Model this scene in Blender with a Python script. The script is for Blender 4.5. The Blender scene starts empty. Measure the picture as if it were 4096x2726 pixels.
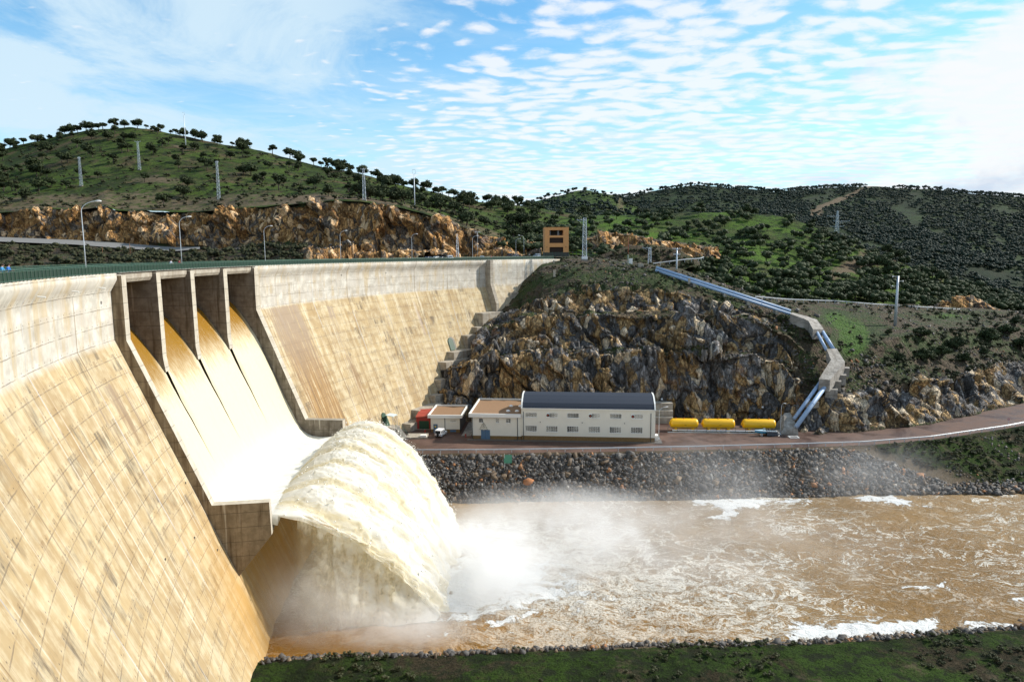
import bpy, math, random
import numpy as np
from mathutils import Vector, Matrix
S = bpy.context.scene
COL = S.collection
rad = math.radians
# ------------------------------------------------------------------ camera, sky, sun, exposure
F = 2730.0; PITCH = 0.1273; ROLL = 0.0076; ZC = 60.0
cam_d = bpy.data.cameras.new("camera"); cam = bpy.data.objects.new("camera", cam_d); COL.objects.link(cam)
S.camera = cam
cam_d.sensor_width = 36.0; cam_d.lens = 36.0 * F / 4096.0
cam_d.clip_start = 0.5; cam_d.clip_end = 20000
cam.matrix_world = (Matrix.Translation((0, 0, ZC)) @ Matrix.Rotation(math.pi / 2 - PITCH, 4, 'X') @ Matrix.Rotation(-ROLL, 4, 'Z'))
SUN_AZ = rad(16); SUN_EL = rad(36)
TOSUN = Vector((math.cos(SUN_EL) * math.cos(SUN_AZ), math.cos(SUN_EL) * math.sin(SUN_AZ), math.sin(SUN_EL)))
sun_d = bpy.data.lights.new("sun", 'SUN'); sun = bpy.data.objects.new("sun", sun_d); COL.objects.link(sun)
sun_d.energy = 4.2; sun_d.angle = rad(0.5); sun_d.color = (1.0, 0.95, 0.86)
sun.rotation_euler = TOSUN.to_track_quat('Z', 'Y').to_euler(); sun.location = (150, 40, 200)
S.view_settings.view_transform = 'Standard'; S.view_settings.look = 'None'
S.view_settings.exposure = 0.48; S.view_settings.gamma = 1.0
S.cycles.max_bounces = 8; S.cycles.diffuse_bounces = 3; S.cycles.glossy_bounces = 3
S.cycles.transparent_max_bounces = 24; S.cycles.volume_bounces = 4; S.cycles.caustics_reflective = False
S.cycles.caustics_refractive = False
S.cycles.volume_step_rate = 1.0; S.cycles.volume_max_steps = 256

# ------------------------------------------------------------------ node helper
class NT:
    def __init__(s, tree): s.t = tree; s.n = tree.nodes; s.l = tree.links
    def new(s, typ, **kw):
        nd = s.n.new(typ)
        ins = kw.pop('ins', {})
        for k, v in kw.items(): setattr(nd, k, v)
        for k, v in ins.items(): s.set(nd.inputs[k], v)
        return nd
    def set(s, sock, v):
        if isinstance(v, bpy.types.NodeSocket): s.l.new(v, sock)
        elif isinstance(v, (tuple, list)) and len(v) == 3 and sock.type == 'RGBA': sock.default_value = (*v, 1)
        else: sock.default_value = v
    def math(s, op, a, b=0.0, c=None, clamp=False):
        nd = s.n.new('ShaderNodeMath'); nd.operation = op; nd.use_clamp = clamp
        s.set(nd.inputs[0], a); s.set(nd.inputs[1], b)
        if c is not None: s.set(nd.inputs[2], c)
        return nd.outputs[0]
    def vmath(s, op, a, b=(0, 0, 0)):
        nd = s.n.new('ShaderNodeVectorMath'); nd.operation = op
        s.set(nd.inputs[0], a)
        if op == 'SCALE': s.set(nd.inputs['Scale'], b)
        else: s.set(nd.inputs[1], b)
        return nd.outputs['Value'] if op in ('DOT_PRODUCT', 'LENGTH') else nd.outputs[0]
    def ss(s, v, lo, hi, a=0.0, b=1.0, kind='SMOOTHSTEP'):
        nd = s.n.new('ShaderNodeMapRange'); nd.interpolation_type = kind
        s.set(nd.inputs['Value'], v)
        if not isinstance(lo, bpy.types.NodeSocket) and not isinstance(hi, bpy.types.NodeSocket) and lo > hi: lo, hi, a, b = hi, lo, b, a
        s.set(nd.inputs['From Min'], lo); s.set(nd.inputs['From Max'], hi)
        s.set(nd.inputs['To Min'], a); s.set(nd.inputs['To Max'], b)
        return nd.outputs[0]
    def noise(s, vec, scale=1.0, detail=4.0, rough=0.55, dist=0.0, lac=2.0, col=False):
        nd = s.n.new('ShaderNodeTexNoise'); s.set(nd.inputs['Vector'], vec)
        for k, v in (('Scale', scale), ('Detail', detail), ('Roughness', rough), ('Distortion', dist), ('Lacunarity', lac)): s.set(nd.inputs[k], v)
        return nd.outputs[1 if col else 0]
    def voro(s, vec, scale=1.0, feature='F1', out='Distance', rnd=1.0):
        nd = s.n.new('ShaderNodeTexVoronoi'); nd.feature = feature; s.set(nd.inputs['Vector'], vec)
        s.set(nd.inputs['Scale'], scale); s.set(nd.inputs['Randomness'], rnd)
        return nd.outputs[out]
    def mix(s, f, a, b, mode='MIX'):
        nd = s.n.new('ShaderNodeMix'); nd.data_type = 'RGBA'; nd.blend_type = mode
        s.set(nd.inputs[0], f); s.set(nd.inputs[6], a); s.set(nd.inputs[7], b)
        return nd.outputs[2]
    def scale(s, vec, k):
        nd = s.n.new('ShaderNodeMapping'); s.set(nd.inputs['Vector'], vec); nd.inputs['Scale'].default_value = k
        return nd.outputs[0]
    def comb(s, x, y, z):
        nd = s.n.new('ShaderNodeCombineXYZ'); s.set(nd.inputs[0], x); s.set(nd.inputs[1], y); s.set(nd.inputs[2], z); return nd.outputs[0]
    def sep(s, v):
        nd = s.n.new('ShaderNodeSeparateXYZ'); s.set(nd.inputs[0], v); return nd.outputs
    def attr(s, name):
        nd = s.n.new('ShaderNodeAttribute'); nd.attribute_name = name; return nd.outputs
    def pos(s): return s.n.new('ShaderNodeNewGeometry').outputs['Position']
    def bump(s, h, strength=0.5, dist=0.1, nrm=None):
        nd = s.n.new('ShaderNodeBump'); s.set(nd.inputs['Height'], h)
        nd.inputs['Strength'].default_value = strength; nd.inputs['Distance'].default_value = dist
        if nrm is not None: s.set(nd.inputs['Normal'], nrm)
        return nd.outputs[0]
MATS = {}
def mat(name):
    m = bpy.data.materials.new(name); m.use_nodes = True; MATS[name] = m
    N = NT(m.node_tree); b = m.node_tree.nodes['Principled BSDF']
    return m, N, b
def flat(name, col, rough=0.7, metal=0.0, var=0.12, scale=1.5, bump=0.0):
    if name in MATS: return MATS[name]
    m, N, b = mat(name)
    n = N.noise(N.pos(), scale, 5, 0.6)
    c = N.mix(n, tuple(x * (1 - var) for x in col), tuple(min(1, x * (1 + var)) for x in col))
    N.set(b.inputs['Base Color'], c); b.inputs['Roughness'].default_value = rough; b.inputs['Metallic'].default_value = metal
    if bump: N.set(b.inputs['Normal'], N.bump(N.noise(N.pos(), scale * 8, 3), bump, 0.05))
    return m

# ------------------------------------------------------------------ world: sky with clouds
W = bpy.data.worlds.new("World"); S.world = W; W.use_nodes = True
def build_world():
    N = NT(W.node_tree); N.n.clear()
    out = N.new('ShaderNodeOutputWorld'); bg = N.new('ShaderNodeBackground')
    sky = N.new('ShaderNodeTexSky', sky_type='NISHITA'); sky.sun_disc = False
    sky.sun_elevation = SUN_EL; sky.sun_rotation = math.pi / 2 - SUN_AZ; sky.altitude = 300
    sky.air_density = 1.0; sky.dust_density = 0.4; sky.ozone_density = 2.0
    tc = N.new('ShaderNodeTexCoord').outputs['Generated']
    x, y, z = N.sep(tc)
    zz = N.math('ADD', N.math('MAXIMUM', z, 0.0), 0.075)
    u = N.math('DIVIDE', x, zz); v = N.math('DIVIDE', y, zz)
    P = N.comb(u, v, 0.0)
    az = N.math('DIVIDE', x, N.math('MAXIMUM', y, 0.05))        # -0.75 (left edge) .. 0.75 (right edge)
    # dappled altocumulus: cells
    warp = N.noise(P, 1.3, 4, 0.55, col=True)
    Pw = N.vmath('ADD', P, N.vmath('SCALE', N.vmath('SUBTRACT', warp, (0.5, 0.5, 0.5)), 0.34))
    cell = N.voro(N.scale(Pw, (1.0, 1.5, 1)), 9.0, 'SMOOTH_F1')
    fine = N.noise(N.scale(Pw, (1, 1.3, 1)), 8.5, 8, 0.64)
    big = N.noise(N.vmath('ADD', P, (3.1, 1.7, 0)), 0.9, 4, 0.55)
    zone = N.math('ADD', N.math('MULTIPLY', N.math('SUBTRACT', big, 0.5), 2.2), N.ss(az, -0.45, 0.05, -1.5, 0.30))
    thr = N.math('SUBTRACT', N.math('SUBTRACT', cell, N.math('MULTIPLY', N.math('SUBTRACT', fine, 0.5), 1.0)), N.math('MULTIPLY', zone, 0.30))
    alto = N.ss(thr, 0.58, 0.12)
    # veil of cirrostratus on the left and low down
    veiln = N.noise(N.vmath('ADD', N.scale(P, (1.0, 0.75, 1)), (9.2, 4.4, 0)), 0.8, 9, 0.64, 0.8)
    veil = N.math('MULTIPLY', N.ss(veiln, 0.38, 0.58), N.ss(az, 0.10, -0.32, 0.10, 1.0))
    veil2 = N.ss(N.noise(N.vmath('ADD', N.scale(P, (0.6, 1.3, 1)), (2.2, 7.7, 0)), 2.4, 8, 0.64, 0.3), 0.40, 0.66)
    veil = N.math('MAXIMUM', veil, N.math('MULTIPLY', veil2, N.ss(z, 0.26, 0.12, 0.15, 0.9)))
    # large soft cumulus on the right
    D3 = N.scale(tc, (1.0, 1.0, 1.7))
    cn = N.noise(N.vmath('ADD', D3, (0.31, 0.12, 0.0)), 4.2, 11, 0.60, 0.2)
    edge = N.noise(N.vmath('ADD', D3, (1.3, 0.4, 2.0)), 3.0, 4, 0.5)
    right = N.math('ADD', N.ss(N.math('ADD', az, N.math('MULTIPLY', N.math('SUBTRACT', edge, 0.5), 0.75)), 0.22, 0.66, -0.30, 0.13, 'LINEAR'), N.ss(z, 0.335, 0.20, -0.20, 0.02))
    cum = N.ss(N.math('ADD', cn, right), 0.49, 0.64)
    cumd = N.noise(N.vmath('ADD', D3, (0.36, 0.15, 0.07)), 3.6, 8, 0.6)
    # small grey low clouds above the hills
    gl = N.noise(N.vmath('ADD', N.scale(tc, (1.0, 1.0, 2.6)), (0.2, 0.0, 0.35)), 5.5, 7, 0.58)
    low = N.math('MULTIPLY', N.ss(gl, 0.54, 0.66), N.math('MULTIPLY', N.ss(z, 0.0, 0.03), N.ss(z, 0.13, 0.06)))
    skyc = N.vmath('MULTIPLY', sky.outputs[0], (0.86, 1.42, 1.52))
    hz = N.math('POWER', N.math('SUBTRACT', 1.0, N.math('MINIMUM', N.math('MAXIMUM', N.math('DIVIDE', z, 0.36), 0.0), 1.0)), 1.9)
    WH = 7.4
    c1 = N.mix(N.math('MULTIPLY', hz, 0.92), skyc, (WH * 0.80, WH * 0.95, WH * 1.04))
    c2 = N.mix(N.math('MULTIPLY', veil, 0.88), c1, (WH * 0.70, WH * 0.88, WH * 1.0))
    c3 = N.mix(N.math('MULTIPLY', alto, 0.82), c2, (WH * 0.98, WH * 1.0, WH * 1.03))
    cc = N.mix(N.ss(cumd, 0.44, 0.60), (WH * 0.60, WH * 0.70, WH * 0.86), (WH * 0.96, WH * 0.98, WH * 1.0))
    c4 = N.mix(N.math('MULTIPLY', cum, 0.90), c3, cc)
    c5 = N.mix(N.math('MULTIPLY', low, 0.6), c4, (WH * 0.56, WH * 0.68, WH * 0.88))
    N.set(bg.inputs['Color'], c5); bg.inputs['Strength'].default_value = 0.096
    N.l.new(bg.outputs[0], out.inputs['Surface'])
build_world()

# ------------------------------------------------------------------ geometry helpers
def Dv(px, py):
    px = np.asarray(px, float); py = np.asarray(py, float)
    a = px - 2048; b = py - 1363
    X = a * math.cos(ROLL) - b * math.sin(ROLL); Y = a * math.sin(ROLL) + b * math.cos(ROLL)
    xn = X / F; yn = -Y / F
    return np.stack([xn, yn * math.sin(PITCH) + math.cos(PITCH), yn * math.cos(PITCH) - math.sin(PITCH)], -1)
def Pz(px, py, z):
    d = Dv(px, py); t = (z - ZC) / d[..., 2]
    return np.array([0, 0, ZC]) + t[..., None] * d
def Py(px, py, y):
    d = Dv(px, py); t = np.asarray(y, float) / d[..., 1]
    return np.array([0, 0, ZC]) + t[..., None] * d
def project(P):
    q = np.asarray(P, float) - [0, 0, ZC]
    f = q[..., 1] * math.cos(PITCH) - q[..., 2] * math.sin(PITCH); u = q[..., 1] * math.sin(PITCH) + q[..., 2] * math.cos(PITCH)
    X = F * q[..., 0] / f; Y = -F * u / f
    return np.stack([2048 + X * math.cos(ROLL) + Y * math.sin(ROLL), 1363 - X * math.sin(ROLL) + Y * math.cos(ROLL)], -1)

def _hash(ix, iy, iz, seed):
    h = (ix.astype(np.int64) * 374761393 + iy.astype(np.int64) * 668265263 + iz.astype(np.int64) * 2147483647 + seed * 1274126177) & 0xffffffff
    h = ((h ^ (h >> 13)) * 1274126177) & 0xffffffff
    h = ((h ^ (h >> 16)) * 2246822519) & 0xffffffff
    return ((h ^ (h >> 15)) & 0xffffff) / float(0xffffff)
def vnoise(P, scale=1.0, seed=0):
    P = np.asarray(P, float) * scale
    i = np.floor(P).astype(np.int64); f = P - i; f = f * f * f * (f * (f * 6 - 15) + 10)
    r = 0
    for dx in (0, 1):
        for dy in (0, 1):
            for dz in (0, 1):
                w = (f[..., 0] if dx else 1 - f[..., 0]) * (f[..., 1] if dy else 1 - f[..., 1]) * (f[..., 2] if dz else 1 - f[..., 2])
                r = r + w * _hash(i[..., 0] + dx, i[..., 1] + dy, i[..., 2] + dz, seed)
    return r
def fbm(P, scale=1.0, octv=4, seed=0, gain=0.5):
    s = 0; a = 1.0; t = 0
    for o in range(octv):
        s = s + a * vnoise(P, scale * 2 ** o, seed + o * 17); t += a; a *= gain
    return s / t
def worley(P, scale=(1, 1, 1), seed=0):
    """distance to nearest, second nearest cell point and a random value per cell"""
    P = np.asarray(P, float) * np.asarray(scale, float)
    i = np.floor(P).astype(np.int64)
    d1 = np.full(P.shape[:-1], 9.0); d2 = d1.copy(); rv = np.zeros(P.shape[:-1])
    for dx in (-1, 0, 1):
        for dy in (-1, 0, 1):
            for dz in (-1, 0, 1):
                a, b, c = i[..., 0] + dx, i[..., 1] + dy, i[..., 2] + dz
                q = np.stack([a + _hash(a, b, c, seed), b + _hash(a, b, c, seed + 5), c + _hash(a, b, c, seed + 9)], -1)
                d = np.sqrt(((q - P) ** 2).sum(-1)); r = _hash(a, b, c, seed + 21)
                m = d < d1
                d2 = np.where(m, d1, np.minimum(d2, d)); rv = np.where(m, r, rv); d1 = np.where(m, d, d1)
    return d1, d2, rv

def facets(P, scale, seed, tilt):
    """per-cell random height plus a random tilt of the cell's face"""
    sc = np.asarray(scale, float); P = np.asarray(P, float) * sc
    i = np.floor(P).astype(np.int64); d1 = np.full(P.shape[:-1], 9.0); d2 = d1.copy(); h = np.zeros(P.shape[:-1])
    for dx in (-1, 0, 1):
        for dy in (-1, 0, 1):
            for dz in (-1, 0, 1):
                a, b, c = i[..., 0] + dx, i[..., 1] + dy, i[..., 2] + dz
                q = np.stack([a + _hash(a, b, c, seed), b + _hash(a, b, c, seed + 5), c + _hash(a, b, c, seed + 9)], -1)
                dl = P - q; d = np.sqrt((dl ** 2).sum(-1)); m = d < d1
                hh = (_hash(a, b, c, seed + 21) - 0.5) + tilt * ((_hash(a, b, c, seed + 31) - 0.5) * dl[..., 0] * 2 + (_hash(a, b, c, seed + 41) - 0.5) * dl[..., 1] + (_hash(a, b, c, seed + 51) - 0.6) * dl[..., 2] * 2)
                d2 = np.where(m, d1, np.minimum(d2, d)); h = np.where(m, hh, h); d1 = np.where(m, d, d1)
    return h, d2 - d1

class MB:
    """collects faces into one mesh"""
    def __init__(s): s.v = []; s.f = []; s.mi = []
    def add(s, vs, fs, mi=0):
        o = len(s.v); s.v.extend([tuple(map(float, v)) for v in vs])
        for f in fs: s.f.append(tuple(o + i for i in f)); s.mi.append(mi)
        return s
    def box(s, c, d, ax=None, mi=0):
        """box centred c, full sizes d, ax = 3 axis vectors"""
        ax = np.eye(3) if ax is None else np.asarray(ax, float); c = np.asarray(c, float); d = np.asarray(d, float) / 2
        vs = [c + ax[0] * d[0] * i + ax[1] * d[1] * j + ax[2] * d[2] * k for k in (-1, 1) for j in (-1, 1) for i in (-1, 1)]
        return s.add(vs, [(0, 2, 3, 1), (4, 5, 7, 6), (0, 1, 5, 4), (2, 6, 7, 3), (0, 4, 6, 2), (1, 3, 7, 5)], mi)
    def hexa(s, b, t, mi=0):
        """bottom ring b, top ring t (same count, counter-clockwise from above)"""
        n = len(b); vs = list(b) + list(t)
        fs = [tuple(range(n - 1, -1, -1)), tuple(range(n, 2 * n))] + [(i, (i + 1) % n, n + (i + 1) % n, n + i) for i in range(n)]
        return s.add(vs, fs, mi)
    def tube(s, path, r, n=8, cap=True, mi=0):
        path = [np.asarray(p, float) for p in path]; m = len(path)
        rs = r if isinstance(r, (list, tuple)) else [r] * m
        vs = []; prev = None
        for k, p in enumerate(path):
            t = path[min(k + 1, m - 1)] - path[max(k - 1, 0)]; t = t / (np.linalg.norm(t) + 1e-9)
            if prev is None:
                a = np.array([0, 0, 1.0]) if abs(t[2]) < 0.9 else np.array([1.0, 0, 0])
                e1 = np.cross(t, a)
            else: e1 = prev - t * (prev @ t)
            e1 /= np.linalg.norm(e1) + 1e-9; e2 = np.cross(t, e1); prev = e1
            for j in range(n):
                an = 2 * math.pi * j / n; vs.append(p + (e1 * math.cos(an) + e2 * math.sin(an)) * rs[k])
        fs = [(k * n + j, k * n + (j + 1) % n, (k + 1) * n + (j + 1) % n, (k + 1) * n + j) for k in range(m - 1) for j in range(n)]
        if cap: fs += [tuple(range(n - 1, -1, -1)), tuple((m - 1) * n + j for j in range(n))]
        return s.add(vs, fs, mi)
    def grid(s, P, mi=0, flip=False):
        P = np.asarray(P); a, b = P.shape[:2]
        fs = [((i * b + j, i * b + j + 1, (i + 1) * b + j + 1, (i + 1) * b + j)) for i in range(a - 1) for j in range(b - 1)]
        if flip: fs = [f[::-1] for f in fs]
        return s.add(P.reshape(-1, 3), fs, mi)
    def lathe(s, prof, c=(0, 0, 0), n=16, ax=None, mi=0):
        """prof = [(radius, height)], revolved round axis ax[2]"""
        ax = np.eye(3) if ax is None else np.asarray(ax, float); c = np.asarray(c, float); vs = []
        for r, h in prof:
            for j in range(n):
                a = 2 * math.pi * j / n; vs.append(c + ax[0] * r * math.cos(a) + ax[1] * r * math.sin(a) + ax[2] * h)
        m = len(prof)
        fs = [(k * n + j, k * n + (j + 1) % n, (k + 1) * n + (j + 1) % n, (k + 1) * n + j) for k in range(m - 1) for j in range(n)]
        fs += [tuple(range(n - 1, -1, -1)), tuple((m - 1) * n + j for j in range(n))]
        return s.add(vs, fs, mi)

def link(name, me, parent=None):
    o = bpy.data.objects.new(name, me); COL.objects.link(o)
    if parent is not None: o.parent = parent
    return o
def rootloc(o):
    v = Vector((0, 0, 0))
    while o is not None: v += o.location; o = o.parent
    return np.array(v)
def part(name, mb, m, parent=None, smooth=False, attrs=None, uv=None, bevel=0.0):
    """one mesh object; mb vertices are world coordinates (minus the parent's place)"""
    me = bpy.data.meshes.new(name)
    off = rootloc(parent) if parent is not None else np.zeros(3)
    V = np.asarray(mb.v, float) - off
    me.from_pydata(V.tolist(), [], mb.f); me.update()
    for x in (m if isinstance(m, (list, tuple)) else [m]): me.materials.append(x)
    if any(mb.mi): me.polygons.foreach_set('material_index', mb.mi)
    if smooth: me.polygons.foreach_set('use_smooth', [True] * len(me.polygons))
    for k, a in (attrs or {}).items():
        a = np.asarray(a, float)
        if a.ndim == 1:
            at = me.attributes.new(k, 'FLOAT', 'POINT'); at.data.foreach_set('value', a)
        else:
            at = me.attributes.new(k, 'FLOAT_VECTOR', 'POINT'); at.data.foreach_set('vector', a.reshape(-1))
    o = link(name, me, parent)
    if bevel:
        bv = o.modifiers.new('bevel', 'BEVEL'); bv.width = bevel; bv.segments = 2; bv.limit_method = 'ANGLE'
    return o
def fastmesh(name, V, Fq, m, parent=None, smooth=False, attrs=None, mi=None):
    """numpy mesh: V (n,3), Fq (k,3|4)"""
    me = bpy.data.meshes.new(name); V = np.ascontiguousarray(V, np.float32); Fq = np.ascontiguousarray(Fq, np.int32)
    k, w = Fq.shape
    me.vertices.add(len(V)); me.vertices.foreach_set('co', V.ravel())
    me.loops.add(k * w); me.loops.foreach_set('vertex_index', Fq.ravel())
    me.polygons.add(k); me.polygons.foreach_set('loop_start', np.arange(0, k * w, w, dtype=np.int32))
    me.polygons.foreach_set('loop_total', np.full(k, w, np.int32))
    for x in (m if isinstance(m, (list, tuple)) else [m]): me.materials.append(x)
    if mi is not None: me.polygons.foreach_set('material_index', np.asarray(mi, np.int32))
    me.update(calc_edges=True)
    if smooth: me.polygons.foreach_set('use_smooth', [True] * k)
    for kk, a in (attrs or {}).items():
        a = np.asarray(a, np.float32)
        if a.ndim == 1:
            at = me.attributes.new(kk, 'FLOAT', 'POINT'); at.data.foreach_set('value', a)
        else:
            at = me.attributes.new(kk, 'FLOAT_VECTOR', 'POINT'); at.data.foreach_set('vector', a.ravel())
    return link(name, me, parent)
def gridfaces(a, b):
    i, j = np.meshgrid(np.arange(a - 1), np.arange(b - 1), indexing='ij'); i = i.ravel(); j = j.ravel()
    return np.stack([i * b + j, i * b + j + 1, (i + 1) * b + j + 1, (i + 1) * b + j], -1)
def tag(o, label=None, cat=None, group=None, kind=None):
    if label: o['label'] = label
    if cat: o['category'] = cat
    if group: o['group'] = group
    if kind: o['kind'] = kind
    return o
def thing(name, label, cat, loc=(0, 0, 0), rz=0.0, group=None):
    o = bpy.data.objects.new(name, None); COL.objects.link(o); o.location = [float(x) for x in loc]; o.rotation_euler = (0, 0, rz)
    o.empty_display_size = 0.5
    return tag(o, label, cat, group)
def dup(root, loc, rz, label=None, group=None, sc=1.0):
    def cp(o, par):
        c = o.copy(); COL.objects.link(c); c.parent = par
        for ch in kids[o.name]: cp(ch, c)
        return c
    kids = {}
    def walk(o):
        kids[o.name] = list(o.children)
        for c in o.children: walk(c)
    walk(root)
    r = cp(root, None); r.location = [float(x) for x in loc]; r.rotation_euler = (0, 0, rz); r.scale = (sc, sc, sc)
    if label: r['label'] = label
    if group: r['group'] = group
    return r
# ------------------------------------------------------------------ materials of the setting
def m_dam():
    m, N, b = mat('dam_concrete')
    uv = N.attr('duv')[1]; u, v, w = N.sep(uv)           # u metres along the crest, v height, w: 0 = sloping face, 1 = upper panel
    P = N.comb(u, v, 0.0)
    n1 = N.noise(P, 0.09, 5, 0.6); n2 = N.noise(P, 0.45, 6, 0.65)
    vq = N.math('DIVIDE', v, 2.32); vk = N.math('FLOOR', vq); vf = N.math('SUBTRACT', vq, vk)      # lift number, height within the lift
    uk = N.math('FLOOR', N.math('DIVIDE', N.math('SUBTRACT', u, N.attr('joff')[2]), 2.7583))
    def wnoise(a_, b_):
        wn = N.new('ShaderNodeTexWhiteNoise', noise_dimensions='2D'); N.set(wn.inputs['Vector'], N.comb(a_, b_, 0.0)); return wn.outputs[0]
    L = N.noise(N.scale(P, (0.55, 0.030, 1)), 1.0, 5, 0.6); L2 = N.noise(N.scale(P, (0.17, 0.05, 1)), 1.0, 4, 0.55)
    k1 = N.math('ADD', N.math('MULTIPLY', L, 0.5), N.math('MULTIPLY', n2, 0.5))
    c = N.mix(N.ss(n1, 0.35, 0.65), (0.345, 0.24, 0.115), (0.45, 0.335, 0.175))
    c = N.mix(N.ss(k1, 0.43, 0.60, 0, 0.9), c, (0.56, 0.47, 0.305))
    cup = N.mix(N.ss(n2, 0.35, 0.65), (0.45, 0.42, 0.36), (0.63, 0.60, 0.53))
    cup = N.mix(N.ss(N.noise(N.scale(P, (0.5, 0.08, 1)), 1.0, 4, 0.6), 0.48, 0.64, 0, 0.6), cup, (0.48, 0.36, 0.19))
    cup = N.mix(N.ss(wnoise(uk, vk), 0.55, 0.9, 0, 0.35), cup, (0.66, 0.65, 0.62))
    c = N.mix(w, c, cup)
    lowm = N.math('SUBTRACT', 1.0, N.math('MULTIPLY', w, 0.7))
    # each pour has its own tone; leaching hangs below the lift joints
    c = N.mix(N.math('MULTIPLY', wnoise(uk, vk), 0.30), c, (0.30, 0.225, 0.135))
    le = N.noise(N.comb(N.math('MULTIPLY', u, 1.25), N.math('MULTIPLY', vk, 5.71), 0.0), 1.0, 4, 0.7)
    c = N.mix(N.math('MULTIPLY', N.math('MULTIPLY', N.ss(le, 0.53, 0.66), N.math('POWER', vf, 1.3)), N.math('MULTIPLY', lowm, 0.75)), c, (0.215, 0.135, 0.065))
    # long thin run-off streaks, dark and pale
    st = N.noise(N.scale(P, (2.6, 0.030, 1)), 1.0, 6, 0.68)
    c = N.mix(N.math('MULTIPLY', N.math('MULTIPLY', N.ss(st, 0.53, 0.68), N.ss(L2, 0.42, 0.60, 0.1, 0.9)), lowm), c, (0.20, 0.125, 0.06))
    c = N.mix(N.ss(N.noise(N.scale(P, (1.1, 0.018, 1)), 1.0, 5, 0.62), 0.58, 0.70, 0, 0.7), c, (0.64, 0.59, 0.49))
    # grime that stays inside single pours
    gb = N.math('MULTIPLY', N.ss(wnoise(N.math('ADD', uk, 31.7), vk), 0.50, 0.85), N.ss(N.noise(N.scale(P, (0.09, 0.12, 1)), 1.0, 3, 0.5), 0.42, 0.58))
    gb = N.math('MULTIPLY', gb, N.ss(N.noise(N.scale(P, (0.95, 0.22, 1)), 1.0, 7, 0.74), 0.42, 0.66))
    c = N.mix(N.math('MULTIPLY', gb, N.math('MULTIPLY', lowm, 0.85)), c, (0.115, 0.09, 0.062))
    # joints
    def line(val, period, off, width):
        f = N.math('FRACT', N.math('DIVIDE', N.math('SUBTRACT', val, off), period))
        dd = N.math('MULTIPLY', N.math('MINIMUM', f, N.math('SUBTRACT', 1.0, f)), period)
        return N.ss(dd, width, width * 0.35)
    wob = N.math('MULTIPLY', N.math('SUBTRACT', N.noise(P, 0.8, 3), 0.5), 0.16)
    hl = N.math('MULTIPLY', line(N.math('ADD', v, wob), 2.32, 48.1 - 2.32 * 21, 0.085), N.ss(N.noise(P, 0.35, 4, 0.7), 0.36, 0.58, 0.12, 1.0))
    jo = N.attr('joff')[2]
    vl = line(u, 16.55, jo, 0.19); vl2 = line(N.math('SUBTRACT', u, jo), 5.517, 0.0, 0.09)
    c = N.mix(N.math('MULTIPLY', hl, 0.60), c, (0.13, 0.10, 0.07))
    c = N.mix(N.math('MULTIPLY', vl2, N.math('MULTIPLY', lowm, N.ss(wnoise(N.math('FLOOR', N.math('ADD', N.math('DIVIDE', N.math('SUBTRACT', u, jo), 5.517), 0.5)), 3.0), 0.3, 0.8, 0.15, 0.7))), c, N.mix(N.ss(L, 0.45, 0.55), (0.17, 0.12, 0.07), (0.66, 0.61, 0.51)))
    c = N.mix(N.math('MULTIPLY', vl, 0.65), c, N.mix(N.ss(N.noise(P, 0.05, 2), 0.45, 0.55), (0.20, 0.13, 0.06), (0.47, 0.465, 0.45)))
    # tie holes
    tu = N.math('FRACT', N.math('DIVIDE', u, 1.84)); tv = N.math('FRACT', N.math('DIVIDE', N.math('SUBTRACT', v, 0.35), 2.32))
    dx = N.math('MULTIPLY', N.math('SUBTRACT', tu, 0.5), 1.84); dy = N.math('MULTIPLY', N.math('SUBTRACT', tv, 0.72), 2.32)
    hd = N.math('SQRT', N.math('ADD', N.math('MULTIPLY', dx, dx), N.math('MULTIPLY', dy, dy)))
    c = N.mix(N.math('MULTIPLY', N.ss(hd, 0.11, 0.06), 0.75), c, (0.07, 0.055, 0.045))
    # wet brown curtains of seepage that have a place of their own
    stn = N.attr('stain')[2]
    sn = N.noise(N.scale(P, (1.3, 0.045, 1)), 1.0, 6, 0.7)
    sf = N.ss(N.math('ADD', N.math('MULTIPLY', stn, 0.70), N.math('MULTIPLY', N.math('SUBTRACT', sn, 0.5), 2.8)), 0.36, 0.66)
    c = N.mix(N.math('MULTIPLY', N.math('MULTIPLY', sf, N.ss(stn, 0.0, 0.25)), 0.85), c, N.mix(N.ss(v, 26, 44), N.mix(N.ss(sn, 0.4, 0.6), (0.36, 0.19, 0.045), (0.19, 0.105, 0.035)), (0.27, 0.19, 0.12)))
    oc = N.attr('ochre')[2]
    c = N.mix(N.math('MULTIPLY', oc, N.ss(N.noise(N.scale(P, (0.5, 0.08, 1)), 1.0, 4), 0.3, 0.6, 0.5, 1.0)), c, (0.44, 0.255, 0.07))
    N.set(b.inputs['Base Color'], c); N.set(b.inputs['Roughness'], N.ss(sf, 0, 1, 0.88, 0.45))
    h = N.math('ADD', N.math('MULTIPLY', n2, 0.12), N.math('MULTIPLY', N.math('ADD', hl, vl), -0.35))
    N.set(b.inputs['Normal'], N.bump(h, 0.5, 0.15))
    return m
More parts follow.
